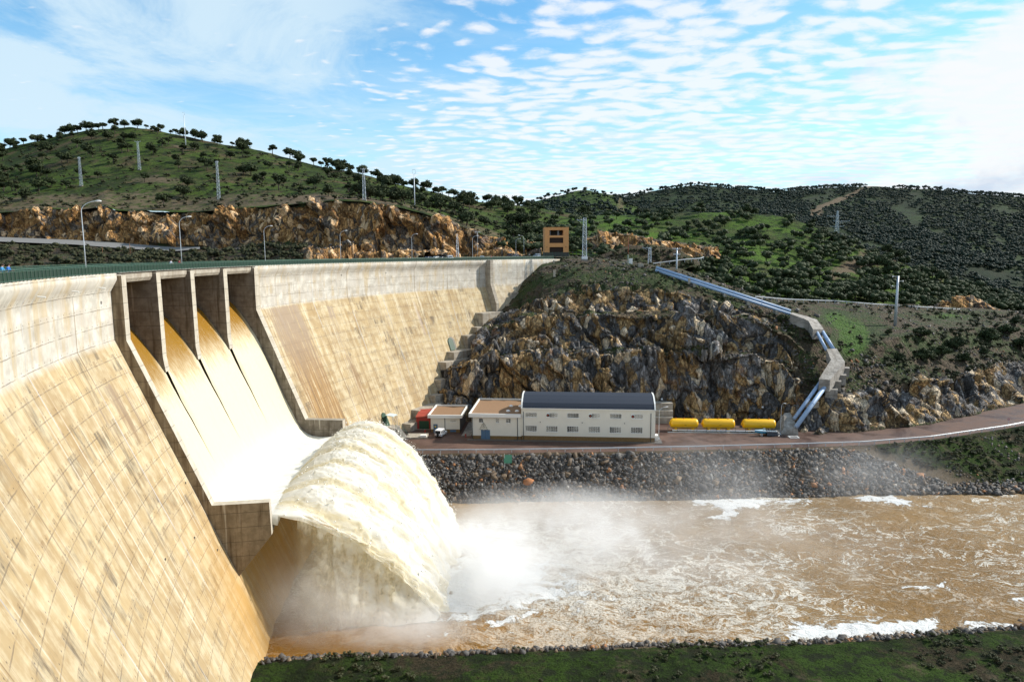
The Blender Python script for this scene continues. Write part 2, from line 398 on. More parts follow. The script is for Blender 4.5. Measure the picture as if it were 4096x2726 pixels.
def m_conc(name, base, dark, lifts=2.32, streak=0.6, brown=(0.20, 0.13, 0.07)):
    m, N, b = mat(name); P = N.pos(); x, y, z = N.sep(P)
    n2 = N.noise(P, 0.6, 6, 0.65)
    c = N.mix(N.ss(n2, 0.35, 0.68), dark, base)
    st = N.noise(N.scale(P, (1.2, 1.2, 0.07)), 1.0, 6, 0.65)
    c = N.mix(N.ss(st, 0.50, 0.68, 0, streak), c, brown)
    c = N.mix(N.ss(N.noise(N.scale(P, (0.9, 0.9, 0.05)), 1.0, 4, 0.6), 0.62, 0.72, 0, 0.5), c, (0.62, 0.57, 0.48))
    f = N.math('FRACT', N.math('DIVIDE', N.math('ADD', z, N.math('MULTIPLY', n2, 0.12)), lifts)); dd = N.math('MULTIPLY', N.math('MINIMUM', f, N.math('SUBTRACT', 1.0, f)), lifts)
    ln = N.ss(dd, 0.08, 0.03)
    c = N.mix(N.math('MULTIPLY', ln, 0.55), c, tuple(k * 0.35 for k in dark))
    N.set(b.inputs['Base Color'], c); b.inputs['Roughness'].default_value = 0.88
    N.set(b.inputs['Normal'], N.bump(N.math('SUBTRACT', N.math('MULTIPLY', n2, 0.12), N.math('MULTIPLY', ln, 0.3)), 0.5, 0.12))
    return m
def m_rock(name, tilt=(0.0, 0.0, 0.0), ochre=0.5):
    """blocky schist: grey, ochre and rust, with the grass that grows on its ledges (attribute veg)"""
    m, N, b = mat(name); P = N.pos()
    rot = N.new('ShaderNodeMapping'); N.set(rot.inputs['Vector'], P); rot.inputs['Rotation'].default_value = tilt; rot.inputs['Scale'].default_value = (1.0, 1.0, 0.36)
    Q = rot.outputs[0]
    wp = N.vmath('ADD', Q, N.vmath('SCALE', N.vmath('SUBTRACT', N.noise(Q, 0.35, 4, col=True), (0.5, 0.5, 0.5)), 1.0))
    big = N.noise(P, 0.055, 4, 0.6, 0.8); mid = N.noise(wp, 0.30, 5, 0.62); fin = N.noise(wp, 2.2, 6, 0.7)
    cr = N.voro(wp, 0.40, 'F1', 'Color'); cr2 = N.voro(wp, 1.3, 'F1', 'Color')
    r1 = N.sep(cr)[0]; r2 = N.sep(cr2)[1]
    edge = N.voro(wp, 0.40, 'DISTANCE_TO_EDGE'); edge2 = N.voro(wp, 1.3, 'DISTANCE_TO_EDGE')
    grey = N.mix(r2, (0.085, 0.079, 0.074), (0.31, 0.30, 0.295))
    och = N.mix(r2, (0.17, 0.10, 0.042), (0.46, 0.31, 0.145))
    sel = N.math('ADD', N.math('MULTIPLY', mid, 0.55), N.math('ADD', N.math('MULTIPLY', big, 0.95), N.math('MULTIPLY', N.math('SUBTRACT', r1, 0.5), 0.30)))
    c = N.mix(N.ss(sel, 0.77 - 0.14 * ochre, 0.86 - 0.14 * ochre), grey, och)
    c = N.mix(N.math('MULTIPLY', N.ss(N.noise(P, 0.12, 5, 0.65, 1.0), 0.56, 0.68), 0.6), c, (0.23, 0.095, 0.028))
    c = N.mix(N.math('MULTIPLY', N.ss(r1, 0.80, 0.92), 0.65), c, (0.46, 0.40, 0.31))
    c = N.vmath('SCALE', c, N.math('ADD', 0.52, N.math('MULTIPLY', N.math('POWER', r1, 1.4), 1.4)))
    c = N.mix(N.ss(fin, 0.5, 0.36, 0, 0.6), c, (0.05, 0.04, 0.03))
    c = N.mix(N.math('MULTIPLY', N.ss(edge, 0.06, 0.0), 0.6), c, (0.03, 0.025, 0.02))
    c = N.mix(N.math('MULTIPLY', N.ss(edge2, 0.07, 0.0), 0.5), c, (0.03, 0.025, 0.02))
    # vegetation and soil
    vg = N.attr('veg')[2]
    if ochre > 0.8: c = N.vmath('MULTIPLY', c, (1.28, 1.05, 0.82))
    vn = N.noise(P, 0.9, 6, 0.7); vl = N.noise(P, 0.10, 4, 0.6)
    soil = N.mix(vn, (0.035, 0.026, 0.016), (0.13, 0.095, 0.058))
    grass = N.mix(N.noise(P, 2.4, 5, 0.7), (0.016, 0.026, 0.008), (0.060, 0.092, 0.020))
    ve = N.mix(N.ss(N.math('ADD', N.math('MULTIPLY', vl, 0.6), N.math('ADD', N.math('MULTIPLY', vn, 0.5), N.math('MULTIPLY', N.attr('green')[2], 0.22))), 0.53, 0.64), soil, grass)
    ve = N.mix(N.math('MULTIPLY', N.ss(N.math('ADD', N.attr('green')[2], N.math('MULTIPLY', N.math('SUBTRACT', vn, 0.5), 0.9)), 0.55, 0.8), 0.85), ve, N.mix(vn, (0.035, 0.075, 0.010), (0.085, 0.175, 0.020)))
    stone = N.ss(N.voro(P, 1.3), 0.28, 0.18)
    ve = N.mix(N.math('MULTIPLY', stone, N.ss(N.noise(P, 0.22, 3), 0.48, 0.62, 0, 0.8)), ve, (0.26, 0.20, 0.14))
    f = N.ss(N.math('ADD', vg, N.math('MULTIPLY', N.math('SUBTRACT', N.noise(P, 0.5, 6, 0.7), 0.5), 1.1)), 0.40, 0.60)
    c = N.mix(f, c, ve)
    N.set(b.inputs['Base Color'], c); b.inputs['Roughness'].default_value = 0.92; b.inputs['Specular IOR Level'].default_value = 0.25
    h = N.math('ADD', N.math('MULTIPLY', fin, 0.5), N.math('MULTIPLY', N.ss(edge, 0.0, 0.16), 0.8))
    h = N.math('ADD', h, N.math('MULTIPLY', N.ss(edge2, 0.0, 0.12), 0.45))
    h = N.math('ADD', h, N.math('MULTIPLY', N.math('ADD', r1, r2), 0.35))
    N.set(b.inputs['Normal'], N.bump(h, 0.9, 0.7))
    return m
def m_hill(name, g1, g2, soilc, scrub=0.5, dry=0.3, sc=1.0):
    m, N, b = mat(name); P = N.pos()
    a = N.noise(P, 0.018 * sc, 5, 0.6, 0.5); d = N.noise(P, 0.16 * sc, 6, 0.68); f = N.noise(P, 1.1 * sc, 5, 0.7)
    c = N.mix(N.ss(N.math('ADD', N.math('MULTIPLY', a, 0.7), N.math('MULTIPLY', d, 0.35)), 0.40, 0.62), g1, g2)
    c = N.mix(N.ss(N.noise(P, 0.035 * sc, 5, 0.65, 0.4), 0.50, 0.66, 0, dry * 2), c, soilc)
    c = N.mix(N.ss(f, 0.56, 0.40, 0, 0.7), c, tuple(k * 0.35 for k in g1))
    c = N.mix(N.math('MULTIPLY', N.ss(d, 0.50, 0.40), scrub), c, (0.016, 0.020, 0.010))
    so = N.attr('soil')[2]
    c = N.mix(N.ss(N.math('ADD', so, N.math('MULTIPLY', N.math('SUBTRACT', N.noise(P, 0.25, 5, 0.7), 0.5), 0.9)), 0.35, 0.6), c, N.mix(f, (0.07, 0.052, 0.032), (0.17, 0.13, 0.085)))
    rd = N.attr('road')[2]
    c = N.mix(rd, c, N.mix(f, (0.12, 0.115, 0.105), (0.20, 0.19, 0.175)))
    N.set(b.inputs['Base Color'], c); b.inputs['Roughness'].default_value = 0.95; b.inputs['Specular IOR Level'].default_value = 0.1
    N.set(b.inputs['Normal'], N.bump(N.math('ADD', N.math('MULTIPLY', d, 1.2), N.math('MULTIPLY', f, 0.6)), 0.8, 0.8))
    return m
def m_leaf(name, c1, c2):
    m, N, b = mat(name)
    rv = N.attr('rnd')[2]; oi = N.new('ShaderNodeObjectInfo').outputs['Random']
    c = N.mix(rv, c1, c2)
    c = N.mix(N.math('MULTIPLY', oi, 0.45), c, tuple(x * 0.6 for x in c1))
    N.set(b.inputs['Base Color'], c); b.inputs['Roughness'].default_value = 0.75; b.inputs['Specular IOR Level'].default_value = 0.2
    return m
M_DAM = m_dam()
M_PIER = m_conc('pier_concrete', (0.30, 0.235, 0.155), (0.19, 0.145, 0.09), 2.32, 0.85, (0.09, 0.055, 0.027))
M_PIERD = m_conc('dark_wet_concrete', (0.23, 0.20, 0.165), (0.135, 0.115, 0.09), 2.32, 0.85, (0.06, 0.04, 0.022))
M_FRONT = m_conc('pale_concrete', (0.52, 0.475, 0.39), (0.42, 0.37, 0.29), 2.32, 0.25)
M_CONC = m_conc('old_concrete', (0.42, 0.38, 0.31), (0.29, 0.25, 0.20), 1.6, 0.45)
M_GREYC = m_conc('grey_concrete', (0.36, 0.335, 0.30), (0.20, 0.18, 0.155), 3.1, 0.45, (0.10, 0.085, 0.07))
M_ROCK = m_rock('cliff_rock', (0.15, 0.38, 0.4), 0.45)
M_ROCKL = m_rock('road_cut_rock', (0.1, 0.15, 0.2), 0.9)
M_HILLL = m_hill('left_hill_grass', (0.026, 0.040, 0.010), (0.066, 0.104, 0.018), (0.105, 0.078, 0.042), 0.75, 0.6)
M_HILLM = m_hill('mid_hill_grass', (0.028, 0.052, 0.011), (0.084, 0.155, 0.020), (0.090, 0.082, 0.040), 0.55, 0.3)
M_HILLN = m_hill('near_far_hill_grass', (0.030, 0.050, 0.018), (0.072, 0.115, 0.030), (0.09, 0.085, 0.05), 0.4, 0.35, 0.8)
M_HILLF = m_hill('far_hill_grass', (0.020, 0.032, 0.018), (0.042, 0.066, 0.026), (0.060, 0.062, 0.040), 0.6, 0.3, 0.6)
M_BANK = m_hill('bank_grass', (0.012, 0.018, 0.007), (0.036, 0.066, 0.011), (0.046, 0.036, 0.021), 0.85, 0.8, 3.0)
M_BARK = flat('bark', (0.065, 0.05, 0.038), 0.95)
M_OAK = m_leaf('oak_leaves', (0.022, 0.032, 0.012), (0.075, 0.098, 0.038))
M_OAKF = m_leaf('haze_tinted_oak_leaves', (0.014, 0.026, 0.019), (0.048, 0.072, 0.046))  # bluish leaf colour stands in for distance haze
M_SCRUB = m_leaf('scrub_leaves', (0.026, 0.030, 0.013), (0.085, 0.088, 0.040))

# ------------------------------------------------------------------ the dam: an arc in plan
CX, CY, R = 119.615, 129.237, 178.88
CREST = 57.66; ZB = 48.07; S0 = -0.93; K = 2.5
def Q(th, s, z):
    t = np.radians(np.asarray(th, float)); s = np.asarray(s, float)
    return np.stack(np.broadcast_arrays(CX + (R - s) * np.cos(t), CY + (R - s) * np.sin(t), np.asarray(z, float)), -1)
def tang(th): t = math.radians(th); return np.array([-math.sin(t), math.cos(t), 0.0])     # towards larger angle (nearer the camera)
def outw(th): t = math.radians(th); return np.array([-math.cos(t), -math.sin(t), 0.0])    # downstream
def face_s(z): return np.where(np.asarray(z) > ZB, S0, S0 + (ZB - np.asarray(z)) / K)
def revolve(prof, ths, uvw=None, name='wall', parent=None, joff=0.0, m=None, stain=None, ochre=None, up=None):
    """prof list of (s,z) revolved between angles ths"""
    prof = np.array(prof, float); th = np.asarray(ths)
    Pt = Q(th[None, :], prof[:, 0][:, None], prof[:, 1][:, None])
    a, b = Pt.shape[:2]
    U = np.broadcast_to((np.radians(208 - th) * R)[None, :], (a, b)); V = np.broadcast_to(prof[:, 1][:, None], (a, b))
    w = np.broadcast_to(np.array(up if up is not None else np.zeros(a), float)[:, None], (a, b))
    at = {'duv': np.stack([U, V, w], -1).reshape(-1, 3), 'joff': np.full(a * b, joff)}
    at['stain'] = (stain(th[None, :] + 0 * V, V) if stain else np.zeros((a, b))).ravel()
    at['ochre'] = (ochre(th[None, :] + 0 * V, V) if ochre else np.zeros((a, b))).ravel()
    return fastmesh(name, (Pt.reshape(-1, 3) - (rootloc(parent) if parent is not None else 0)), gridfaces(a, b)[:, ::-1], m or M_DAM, parent, attrs=at)
def refine(p, n):
    out = []
    for (a, b), k in zip(zip(p[:-1], p[1:]), n):
        for i in range(k): out.append(tuple(np.array(a) + (np.array(b) - np.array(a)) * i / k))
    return out + [p[-1]]
dam = thing('dam', 'curved pale concrete dam with four spillway bays pouring brown water', 'dam', Q(180, 20, 0.0))
def prof_face(zbot):
    zb = ZB
    p = [(-9.0, CREST), (0.0, CREST), (0.02, 56.72), (S0, 54.99), (S0, zb), (float(S0 + (zb - zbot) / K), zbot)]
    p = refine(p, [1, 1, 2, 6, 60]); return p, [1.0 if z > zb - 0.01 else 0.0 for s, z in p]
def stain_r(th, z):
    lo = 165.6 + 0 * z - (ZB - z) * 0.012; hi = 171.2 - (ZB - z) * 0.008
    b = np.clip((th - lo) / 0.25, 0, 1) * np.clip((hi - th) / 1.6, 0, 1) * (z < ZB)
    c2 = np.clip((0.75 - abs(th - (161.4 - (ZB - z) * 0.00))) / 0.45, 0, 1) * (z < 46.2) * (z > 12) * np.where(z > 30, np.where(z < 43, 0.50, 0.9), 0.8)
    c3 = np.clip((0.28 - abs(th - 153.3)) / 0.2, 0, 1) * (z < 45.5) * (z > 38) * 0.7 + np.clip((0.35 - abs(th - 148.1)) / 0.2, 0, 1) * (z < 45) * (z > 34) * 0.8
    return np.clip(b + c2 + c3, 0, 1)
def stain_l(th, z):
    b = np.clip((0.65 - abs(th - 193.1)) / 0.35, 0, 1) * (z < 43.7) * (z > 33) * np.clip((z - 32) / 6, 0, 1) + np.clip((0.9 - abs(th - 195.3)) / 0.5, 0, 1) * (z < 41.6) * (z > 36) * 0.62
    b2 = np.clip((0.5 - abs(th - 191.7)) / 0.35, 0, 1) * (z < 41.4) * (z > 35) * 0.6
    return np.clip(b + b2, 0, 1)
def ochre_l(th, z): return np.clip((26 - z) / 18, 0, 1) * np.clip((th - 168.5) / 2, 0, 1) * np.clip((196.5 - th) / 5, 0, 1) * 0.85
pf, up = prof_face(-3.0)
left_face = revolve(pf, np.linspace(189.46, 216, 90), name='downstream_face', parent=dam, joff=math.radians(208 - 194.23) * R, stain=stain_l, ochre=ochre_l, up=up)
pf2, up2 = prof_face(6.0)
right_face = revolve(pf2, np.linspace(135.6, 172.4, 130), name='downstream_face', parent=dam, joff=math.radians(208 - 168.7) * R, stain=stain_r, ochre=None, up=up2)
# lower body that closes the spillway under the bucket
revolve(refine([(face_s(15.5) - 0.4, 15.5), (face_s(-3.0) - 0.02, -3.0)], [30]), np.linspace(170.5, 189.46, 60), name='downstream_face', parent=dam, joff=0.0, ochre=lambda th, z: np.clip((26 - z) / 14, 0, 1) * 0.85)
# right wing, stepped forward
pw = refine([(-9, CREST), (1.75, CREST), (1.75, 49.0), (4.6, 41.9), (4.6, 20)], [1, 5, 5, 5])
wing = revolve(pw, np.linspace(124.0, 135.6, 30), name='right_wing', parent=dam, joff=7.0, up=[1.0 if z > 48.9 else 0.35 for s, z in pw])
def radial_slab(mb, th, prof, thick_deg=None, w=None):
    """closed slab between radial planes; prof = closed polygon of (s,z)"""
    th0, th1 = (th - thick_deg / 2, th + thick_deg / 2)
    A = [Q(th0, s, z) for s, z in prof]; B = [Q(th1, s, z) for s, z in prof]
    n = len(prof)
    mb.add(A + B, [tuple(range(n)), tuple(range(2 * n - 1, n - 1, -1))], 0)
    mb.add(A + B, [((i + 1) % n, i, n + i, n + (i + 1) % n) for i in range(n)], 1)
    return mb
mb = MB(); radial_slab(mb, 135.75, [(-2, CREST + 0.01), (1.79, CREST + 0.01), (1.79, 49.0), (4.64, 41.9), (4.64, 20), (-2, 20)], 0.5); part('wing_corner', mb, [M_CONC, M_CONC], dam)
# training walls with the flip bucket blocks
wallp = [(-9, CREST - 0.02), (0.61, CREST - 0.38), (0.61, 47.9), (10.77, 22.28), (19.1, 22.2), (19.22, 16.9), (13.5, 9.9), (8.0, 12.0), (-9, 40)]
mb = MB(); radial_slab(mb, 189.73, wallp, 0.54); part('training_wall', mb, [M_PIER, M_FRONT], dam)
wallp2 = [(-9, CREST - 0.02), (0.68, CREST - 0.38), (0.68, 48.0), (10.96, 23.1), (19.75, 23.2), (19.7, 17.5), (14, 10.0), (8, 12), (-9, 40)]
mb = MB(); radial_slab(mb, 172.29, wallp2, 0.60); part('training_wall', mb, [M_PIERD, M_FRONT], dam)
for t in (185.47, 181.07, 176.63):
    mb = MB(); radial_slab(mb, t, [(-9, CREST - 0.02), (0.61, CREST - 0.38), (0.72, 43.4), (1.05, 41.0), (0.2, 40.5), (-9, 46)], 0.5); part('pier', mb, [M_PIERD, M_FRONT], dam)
for ta, tb in ((185.72, 189.46), (181.32, 185.22), (176.88, 180.82), (172.59, 176.38)):
    n = 8; tt = np.linspace(ta, tb, n); sec = [(-1.0, CREST - 0.05), (0.0, CREST - 0.05), (0.0, 56.75), (-0.35, 56.2), (-1.0, 56.2)]
    mb = MB(); Pg = np.array([[Q(t, s, z) for s, z in sec + sec[:1]] for t in tt]); mb.grid(Pg)
    mb.add(Pg[0][:-1], [tuple(range(5))]); mb.add(Pg[-1][:-1], [tuple(range(4, -1, -1))]); part('bridge_beam', mb, M_CONC, dam)
# crest slab over the bays and roadway
mb = MB(); tt = np.linspace(172.0, 190, 40); mb.grid(np.array([[Q(t, s, z) for s, z in ((0.3, CREST - 0.03), (0.3, CREST), (-9, CREST), (-9, 40))] for t in tt]), flip=False); part('crest_slab', mb, M_CONC, dam)
# chute floor and bucket
chute = [(-9.0, 49.0), (-7.0, 49.2), (-5.4, 48.6), (-4.0, 47.2), (-2.6, 45.2), (-1.0, 42.6), (0.3, 40.2), (2.2, 36.0), (4.2, 31.2), (6.0, 26.7), (7.6, 22.8), (9.3, 20.0), (11.2, 18.4), (13.6, 17.7), (16.4, 17.9), (19.0, 18.4)]
mb = MB(); tt = np.linspace(172.5, 189.6, 40); und = chute + [(19.1, 16.8), (13.5, 9.9), (10.5, 14.0)]
mb.grid(np.array([[Q(t, s, z) for s, z in und] for t in tt])); part('spillway_chute', mb, M_PIER, dam)
# drain pipes under the cornice and the dark drain mouths
for t in (198.5, 194.9, 191.9, 167.0, 160.5, 156.0, 149.0):
    mb = MB(); c = Q(t, -0.25, 55.85); mb.tube([c, c + outw(t) * 0.75 + np.array([0, 0, -0.1])], 0.09, 8); part('drain_pipe', mb, flat('white_pvc', (0.75, 0.75, 0.72), 0.5), dam)
for t, z in ((191.2, 53.7), (158.9, 54.3), (152.0, 54.3), (138.6, 54.1), (190.9, 16.2), (192.7, 20.5), (190.5, 26.5), (196.9, 23.0)):
    mb = MB(); sz = float(face_s(z)); c = Q(t, sz - 0.05, z); mb.lathe([(0.0, 0), (0.22, 0.0), (0.22, 0.10), (0.15, 0.10), (0.15, 0.02), (0.0, 0.02)], c, 12, [tang(t), np.cross(outw(t), tang(t)), outw(t)])
    part('drain_mouth', mb, flat('drain_dark', (0.05, 0.05, 0.05), 0.8), dam)
# toe blocks that step down the rock abutment
for ta, tb, zt, zb, ds in ((131.3, 128.2, 48.3, 40, 6.2), (133.4, 129.6, 45.4, 36, 6.4), (134.4, 131, 41.3, 34, 7.0), (138.9, 133.5, 38.95, 30, 5.8), (140.2, 136.5, 34.3, 28, 4.2), (142.3, 138.3, 32.0, 22, 4.6),
                           (145.6, 141.5, 27.55, 20, 5.2), (147.5, 142.5, 25.0, 17, 5.4), (149.1, 145.5, 20.1, 13, 4.2), (150.9, 147.5, 16.1, 9, 4.2), (154.6, 150.0, 13.75, 7, 4.4), (156.9, 152.2, 11.2, 7, 4.6)):
    mb = MB(); s0 = float(face_s(zt)); s1 = s0 + ds * 0.62
    ring = lambda z: [Q(ta, s0 - 2, z), Q(ta, s1, z), Q(tb, s1 + 0.5, z), Q(tb, s0 - 2, z)]
    mb.hexa(ring(zb), ring(zt)); part('toe_block', mb, M_CONC, dam, bevel=0.04)

# crest railings
M_GREEN = flat('railing_green', (0.010, 0.034, 0.022), 0.5, var=0.2)
M_GREENL = flat('railing_green_rail', (0.045, 0.105, 0.07), 0.45, var=0.1)
def railing(label, s, t0, t1, panel=True, posts=True):
    r = thing('railing', label, 'railing', Q(t0, s, CREST), 0.0, 'green crest railings')
    tt = np.linspace(t0, t1, 150); z0 = CREST + 0.02
    if panel:
        mb = MB(); mb.grid(np.array([[Q(t, s + a, z0 + z) for a, z in ((0.02, 0.12), (0.02, 0.92), (-0.02, 0.92), (-0.02, 0.12), (0.02, 0.12))] for t in tt])); part('panel', mb, M_GREEN, r)
    mb = MB(); mb.tube([Q(t, s - 0.05, z0 + 1.12) for t in tt], 0.045, 6); part('top_rail', mb, M_GREENL, r, True)
    mb = MB(); mb.tube([Q(t, s + 0.03, z0 + 0.94) for t in tt], 0.04, 6); part('middle_rail', mb, M_GREENL, r, True)
    mb = MB(); mb.tube([Q(t, s + 0.03, z0 + 0.10) for t in tt], 0.04, 6); part('bottom_rail', mb, M_GREENL, r, True)
    step = math.degrees(1.2 / R); ts = np.arange(t0, t1, -step); rest = MB(); n = 0
    vis = [t for t in ts if t < 203]
    for k, t in enumerate(ts):
        p = Q(t, s + 0.05, z0)
        b_ = MB() if (t in vis[:96]) else rest
        b_.box(p + [0, 0, 0.45], (0.06, 0.08, 1.02), [outw(t), tang(t), [0, 0, 1]])
        b_.box(Q(t, s - 0.05, z0 + 1.02), (0.26, 0.05, 0.05), [outw(t), tang(t), [0, 0, 1]])
        if b_ is not rest: part('post', b_, M_GREENL, r)
    if rest.v: tag(part('posts', rest, M_GREENL, r), kind='stuff')
    return r
railing('green panelled railing along the downstream edge of the dam crest', 0.05, 212, 125.0)
railing('green railing on the upstream edge of the dam crest, behind the roadway', -8.7, 212, 124.5)
# reservoir behind the dam
mb = MB(); ths = np.linspace(120, 215, 60); mb.grid(np.array([[Q(t, s, 52.0) for s in (-9.05, -80, -160)] for t in ths]), flip=True)
M_WATERB = flat('reservoir_water', (0.10, 0.07, 0.03), 0.1)
tag(part('reservoir', mb, M_WATERB), 'brown reservoir water held behind the dam crest', None, None, 'structure')
# ------------------------------------------------------------------ terrain: sheets lofted through measured lines (pixel column, row, distance)
SHEETS = {}; FAR = []
def pts(*a): return np.array(a, float)
def sheet(name, rows, px0, px1, nc, sub, m, disp=None, vals=None, kind='structure', label=None, smooth=True, sm=0):
    """rows: list of arrays (px,py,Y) ordered from near to far; sub: subdivisions between rows; vals: per row dict of attribute values or callables"""
    px = np.linspace(px0, px1, nc); base = []
    for r in rows:
        r = np.asarray(r, float)
        py = np.interp(px, r[:, 0], r[:, 1]); Y = np.interp(px, r[:, 0], r[:, 2])
        if sm:
            k = np.hanning(sm + 2)[1:-1]; k /= k.sum(); pad = sm // 2
            py = np.convolve(np.pad(py, pad, 'edge'), k, 'valid')[:nc]; Y = np.convolve(np.pad(Y, pad, 'edge'), k, 'valid')[:nc]
        base.append(Py(px, py, Y))
    G = []; T = []
    for i in range(len(base) - 1):
        for k in range(sub[i]):
            t = k / sub[i]; G.append(base[i] * (1 - t) + base[i + 1] * t); T.append(i + t)
    G.append(base[-1]); T.append(float(len(base) - 1))
    G = np.array(G); T = np.array(T)
    at = {}
    for k, arr in (vals or {}).items():
        at[k] = (np.interp(T, np.arange(len(base)), arr)[:, None] + 0 * G[..., 0]) if not callable(arr) else arr(T[:, None] + 0 * G[..., 0], px[None, :] + 0 * G[..., 0], G)
    if disp is not None: G = disp(G, T[:, None] + 0 * G[..., 0], px[None, :] + 0 * G[..., 0], at)
    a, b = G.shape[:2]
    o = fastmesh(name, G.reshape(-1, 3), gridfaces(a, b), m, smooth=smooth, attrs={k: v.ravel() for k, v in at.items()})
    tag(o, label, None, None, kind); SHEETS[name] = (G, T, px, at)
    if name == 'far_hill': FAR.append((G, T, px, at))
    return o
def normals(G):
    du = np.gradient(G, axis=1); dv = np.gradient(G, axis=0); n = np.cross(du, dv); n /= np.linalg.norm(n, axis=-1, keepdims=True) + 1e-9
    # towards the viewer's side
    return n
def rockdisp(amp, scale=(0.16, 0.16, 0.06), seed=3, soft=0.25, shear=0.35):
    def f(G, T, px, at):
        n = normals(G)
        vg = at.get('veg', np.zeros(T.shape)); k = np.clip(1.15 - vg * 1.2, 0.10, 1.0)
        W = G + (np.stack([fbm(G, 0.10, 3, 5), fbm(G, 0.10, 3, 6), fbm(G, 0.10, 3, 7)], -1) - 0.5) * 7.0
        W = W.copy(); W[..., 0] = W[..., 0] + shear * W[..., 2]
        sc = np.asarray(scale)
        h1, g1 = facets(W, sc * 0.45, seed, 1.3); h2, g2 = facets(W, sc * 1.15, seed + 50, 1.5); h3, g3 = facets(W, sc * 2.9, seed + 90, 1.6)
        big = fbm(G * [1, 1, 0.5], 0.04, 3, 11) - 0.5
        h = h1 * 3.3 - np.clip(0.12 - g1, 0, 0.12) * 6 + h2 * 1.5 - np.clip(0.10 - g2, 0, 0.1) * 3 + h3 * 0.42 + big * 4.0 + (fbm(G, 0.7, 3, 31) - 0.5) * 0.5
        G2 = G + n * (h * amp * k)[..., None]
        G2[..., 2] += (fbm(G, 0.35, 3, 41) - 0.5) * soft * 2
        return G2
    return f
def softdisp(amp, scale, seed=1, octv=4):
    def f(G, T, px, at):
        G = G.copy(); G[..., 2] += (fbm(G * [1, 1, 0], scale, octv, seed) - 0.5) * 2 * amp; return G
    return f
# --- near abutment: rock cliff in three tiers behind the powerhouse, hill top, penstock slope, right hand road cutting
A0 = pts((1500, 1690, 232), (1600, 1685, 226), (1750, 1652, 212), (1800, 1680, 207), (1900, 1704, 203.5), (2600, 1712, 203), (2700, 1698, 203), (3050, 1700, 202), (3130, 1712, 198), (3200, 1745, 185.5), (3400, 1733, 188), (3700, 1703, 195.5), (3900, 1663, 207), (4096, 1612, 224), (4900, 1440, 290))
A1 = pts((1500, 1500, 250), (1600, 1480, 240), (1740, 1492, 222), (1800, 1462, 214), (1900, 1442, 211), (2100, 1427, 210), (2300, 1413, 209.5), (2500, 1405, 209.5), (2800, 1400, 209), (3000, 1410, 208), (3130, 1450, 206), (3200, 1560, 199), (3260, 1600, 196), (3373, 1580, 197), (3607, 1546, 204), (3700, 1528, 207), (3863, 1500, 218), (3994, 1449, 234), (4096, 1453, 243), (4900, 1330, 310))
A1b = A1 + np.stack([0 * A1[:, 0], np.interp(A1[:, 0], [2450, 2800, 3200], [-14, -5, -12]), np.interp(A1[:, 0], [2450, 2800, 3200], [7.5, 1.4, 4.0])], 1)
A2 = pts((1500, 1330, 280), (1600, 1330, 268), (1850, 1362, 240), (1930, 1318, 234), (2000, 1290, 231), (2100, 1268, 228), (2300, 1260, 223.5), (2500, 1253, 221.5), (2750, 1247, 220.5), (3000, 1272, 218), (3150, 1340, 213), (3250, 1430, 207), (3373, 1490, 207), (3607, 1450, 217), (3863, 1405, 235), (4096, 1375, 258), (4900, 1290, 330))
A2b = A2 + np.stack([0 * A2[:, 0], np.interp(A2[:, 0], [2600, 2900, 3300], [-8, -4, -8]), np.interp(A2[:, 0], [2600, 2900, 3300], [4.5, 1.5, 4.5])], 1)
A3 = pts((1500, 1240, 300), (1600, 1240, 290), (1900, 1275, 254), (2000, 1262, 249), (2090, 1232, 247), (2154, 1222, 240), (2280, 1176, 236), (2420, 1154, 233.5), (2654, 1154, 231), (2794, 1186, 228), (2934, 1215, 225), (3080, 1262, 221), (3160, 1290, 219), (3290, 1352, 216), (3373, 1410, 217), (3607, 1345, 230), (3863, 1315, 252), (4096, 1292, 282), (4900, 1262, 345))
A4m = pts((1500, 1160, 310), (1900, 1180, 276), (2060, 1150, 264), (2170, 1085, 258), (2280, 1078, 254), (2400, 1072, 252), (2560, 1085, 246), (2620, 1092, 243), (2800, 1145, 238), (3000, 1202, 234), (3160, 1236, 235), (3300, 1270, 243), (3500, 1268, 262), (3700, 1270, 280), (3900, 1275, 300), (4096, 1268, 315), (4900, 1262, 350))
A4 = pts((1500, 1080, 330), (1900, 1090, 300), (2080, 1075, 285), (2170, 1046, 277), (2280, 1040, 270), (2400, 1042, 265), (2560, 1060, 256), (2620, 1078, 250), (2800, 1135, 244), (3000, 1192, 243), (3160, 1212, 256), (3300, 1218, 275), (3500, 1226, 290), (3700, 1236, 300), (3900, 1245, 312), (4096, 1252, 322), (4900, 1262, 355))
A5 = pts((1500, 1060, 350), (2080, 1036, 320), (2170, 1029, 310), (2280, 1024, 305), (2400, 1030, 302), (2560, 1046, 292), (2700, 1070, 287), (2900, 1138, 276), (3000, 1168, 274), (3160, 1200, 280), (3300, 1208, 298), (3500, 1214, 310), (3700, 1222, 320), (3900, 1234, 330), (4096, 1242, 340), (4900, 1255, 372))
A6 = A5 + [0, 40, 30]
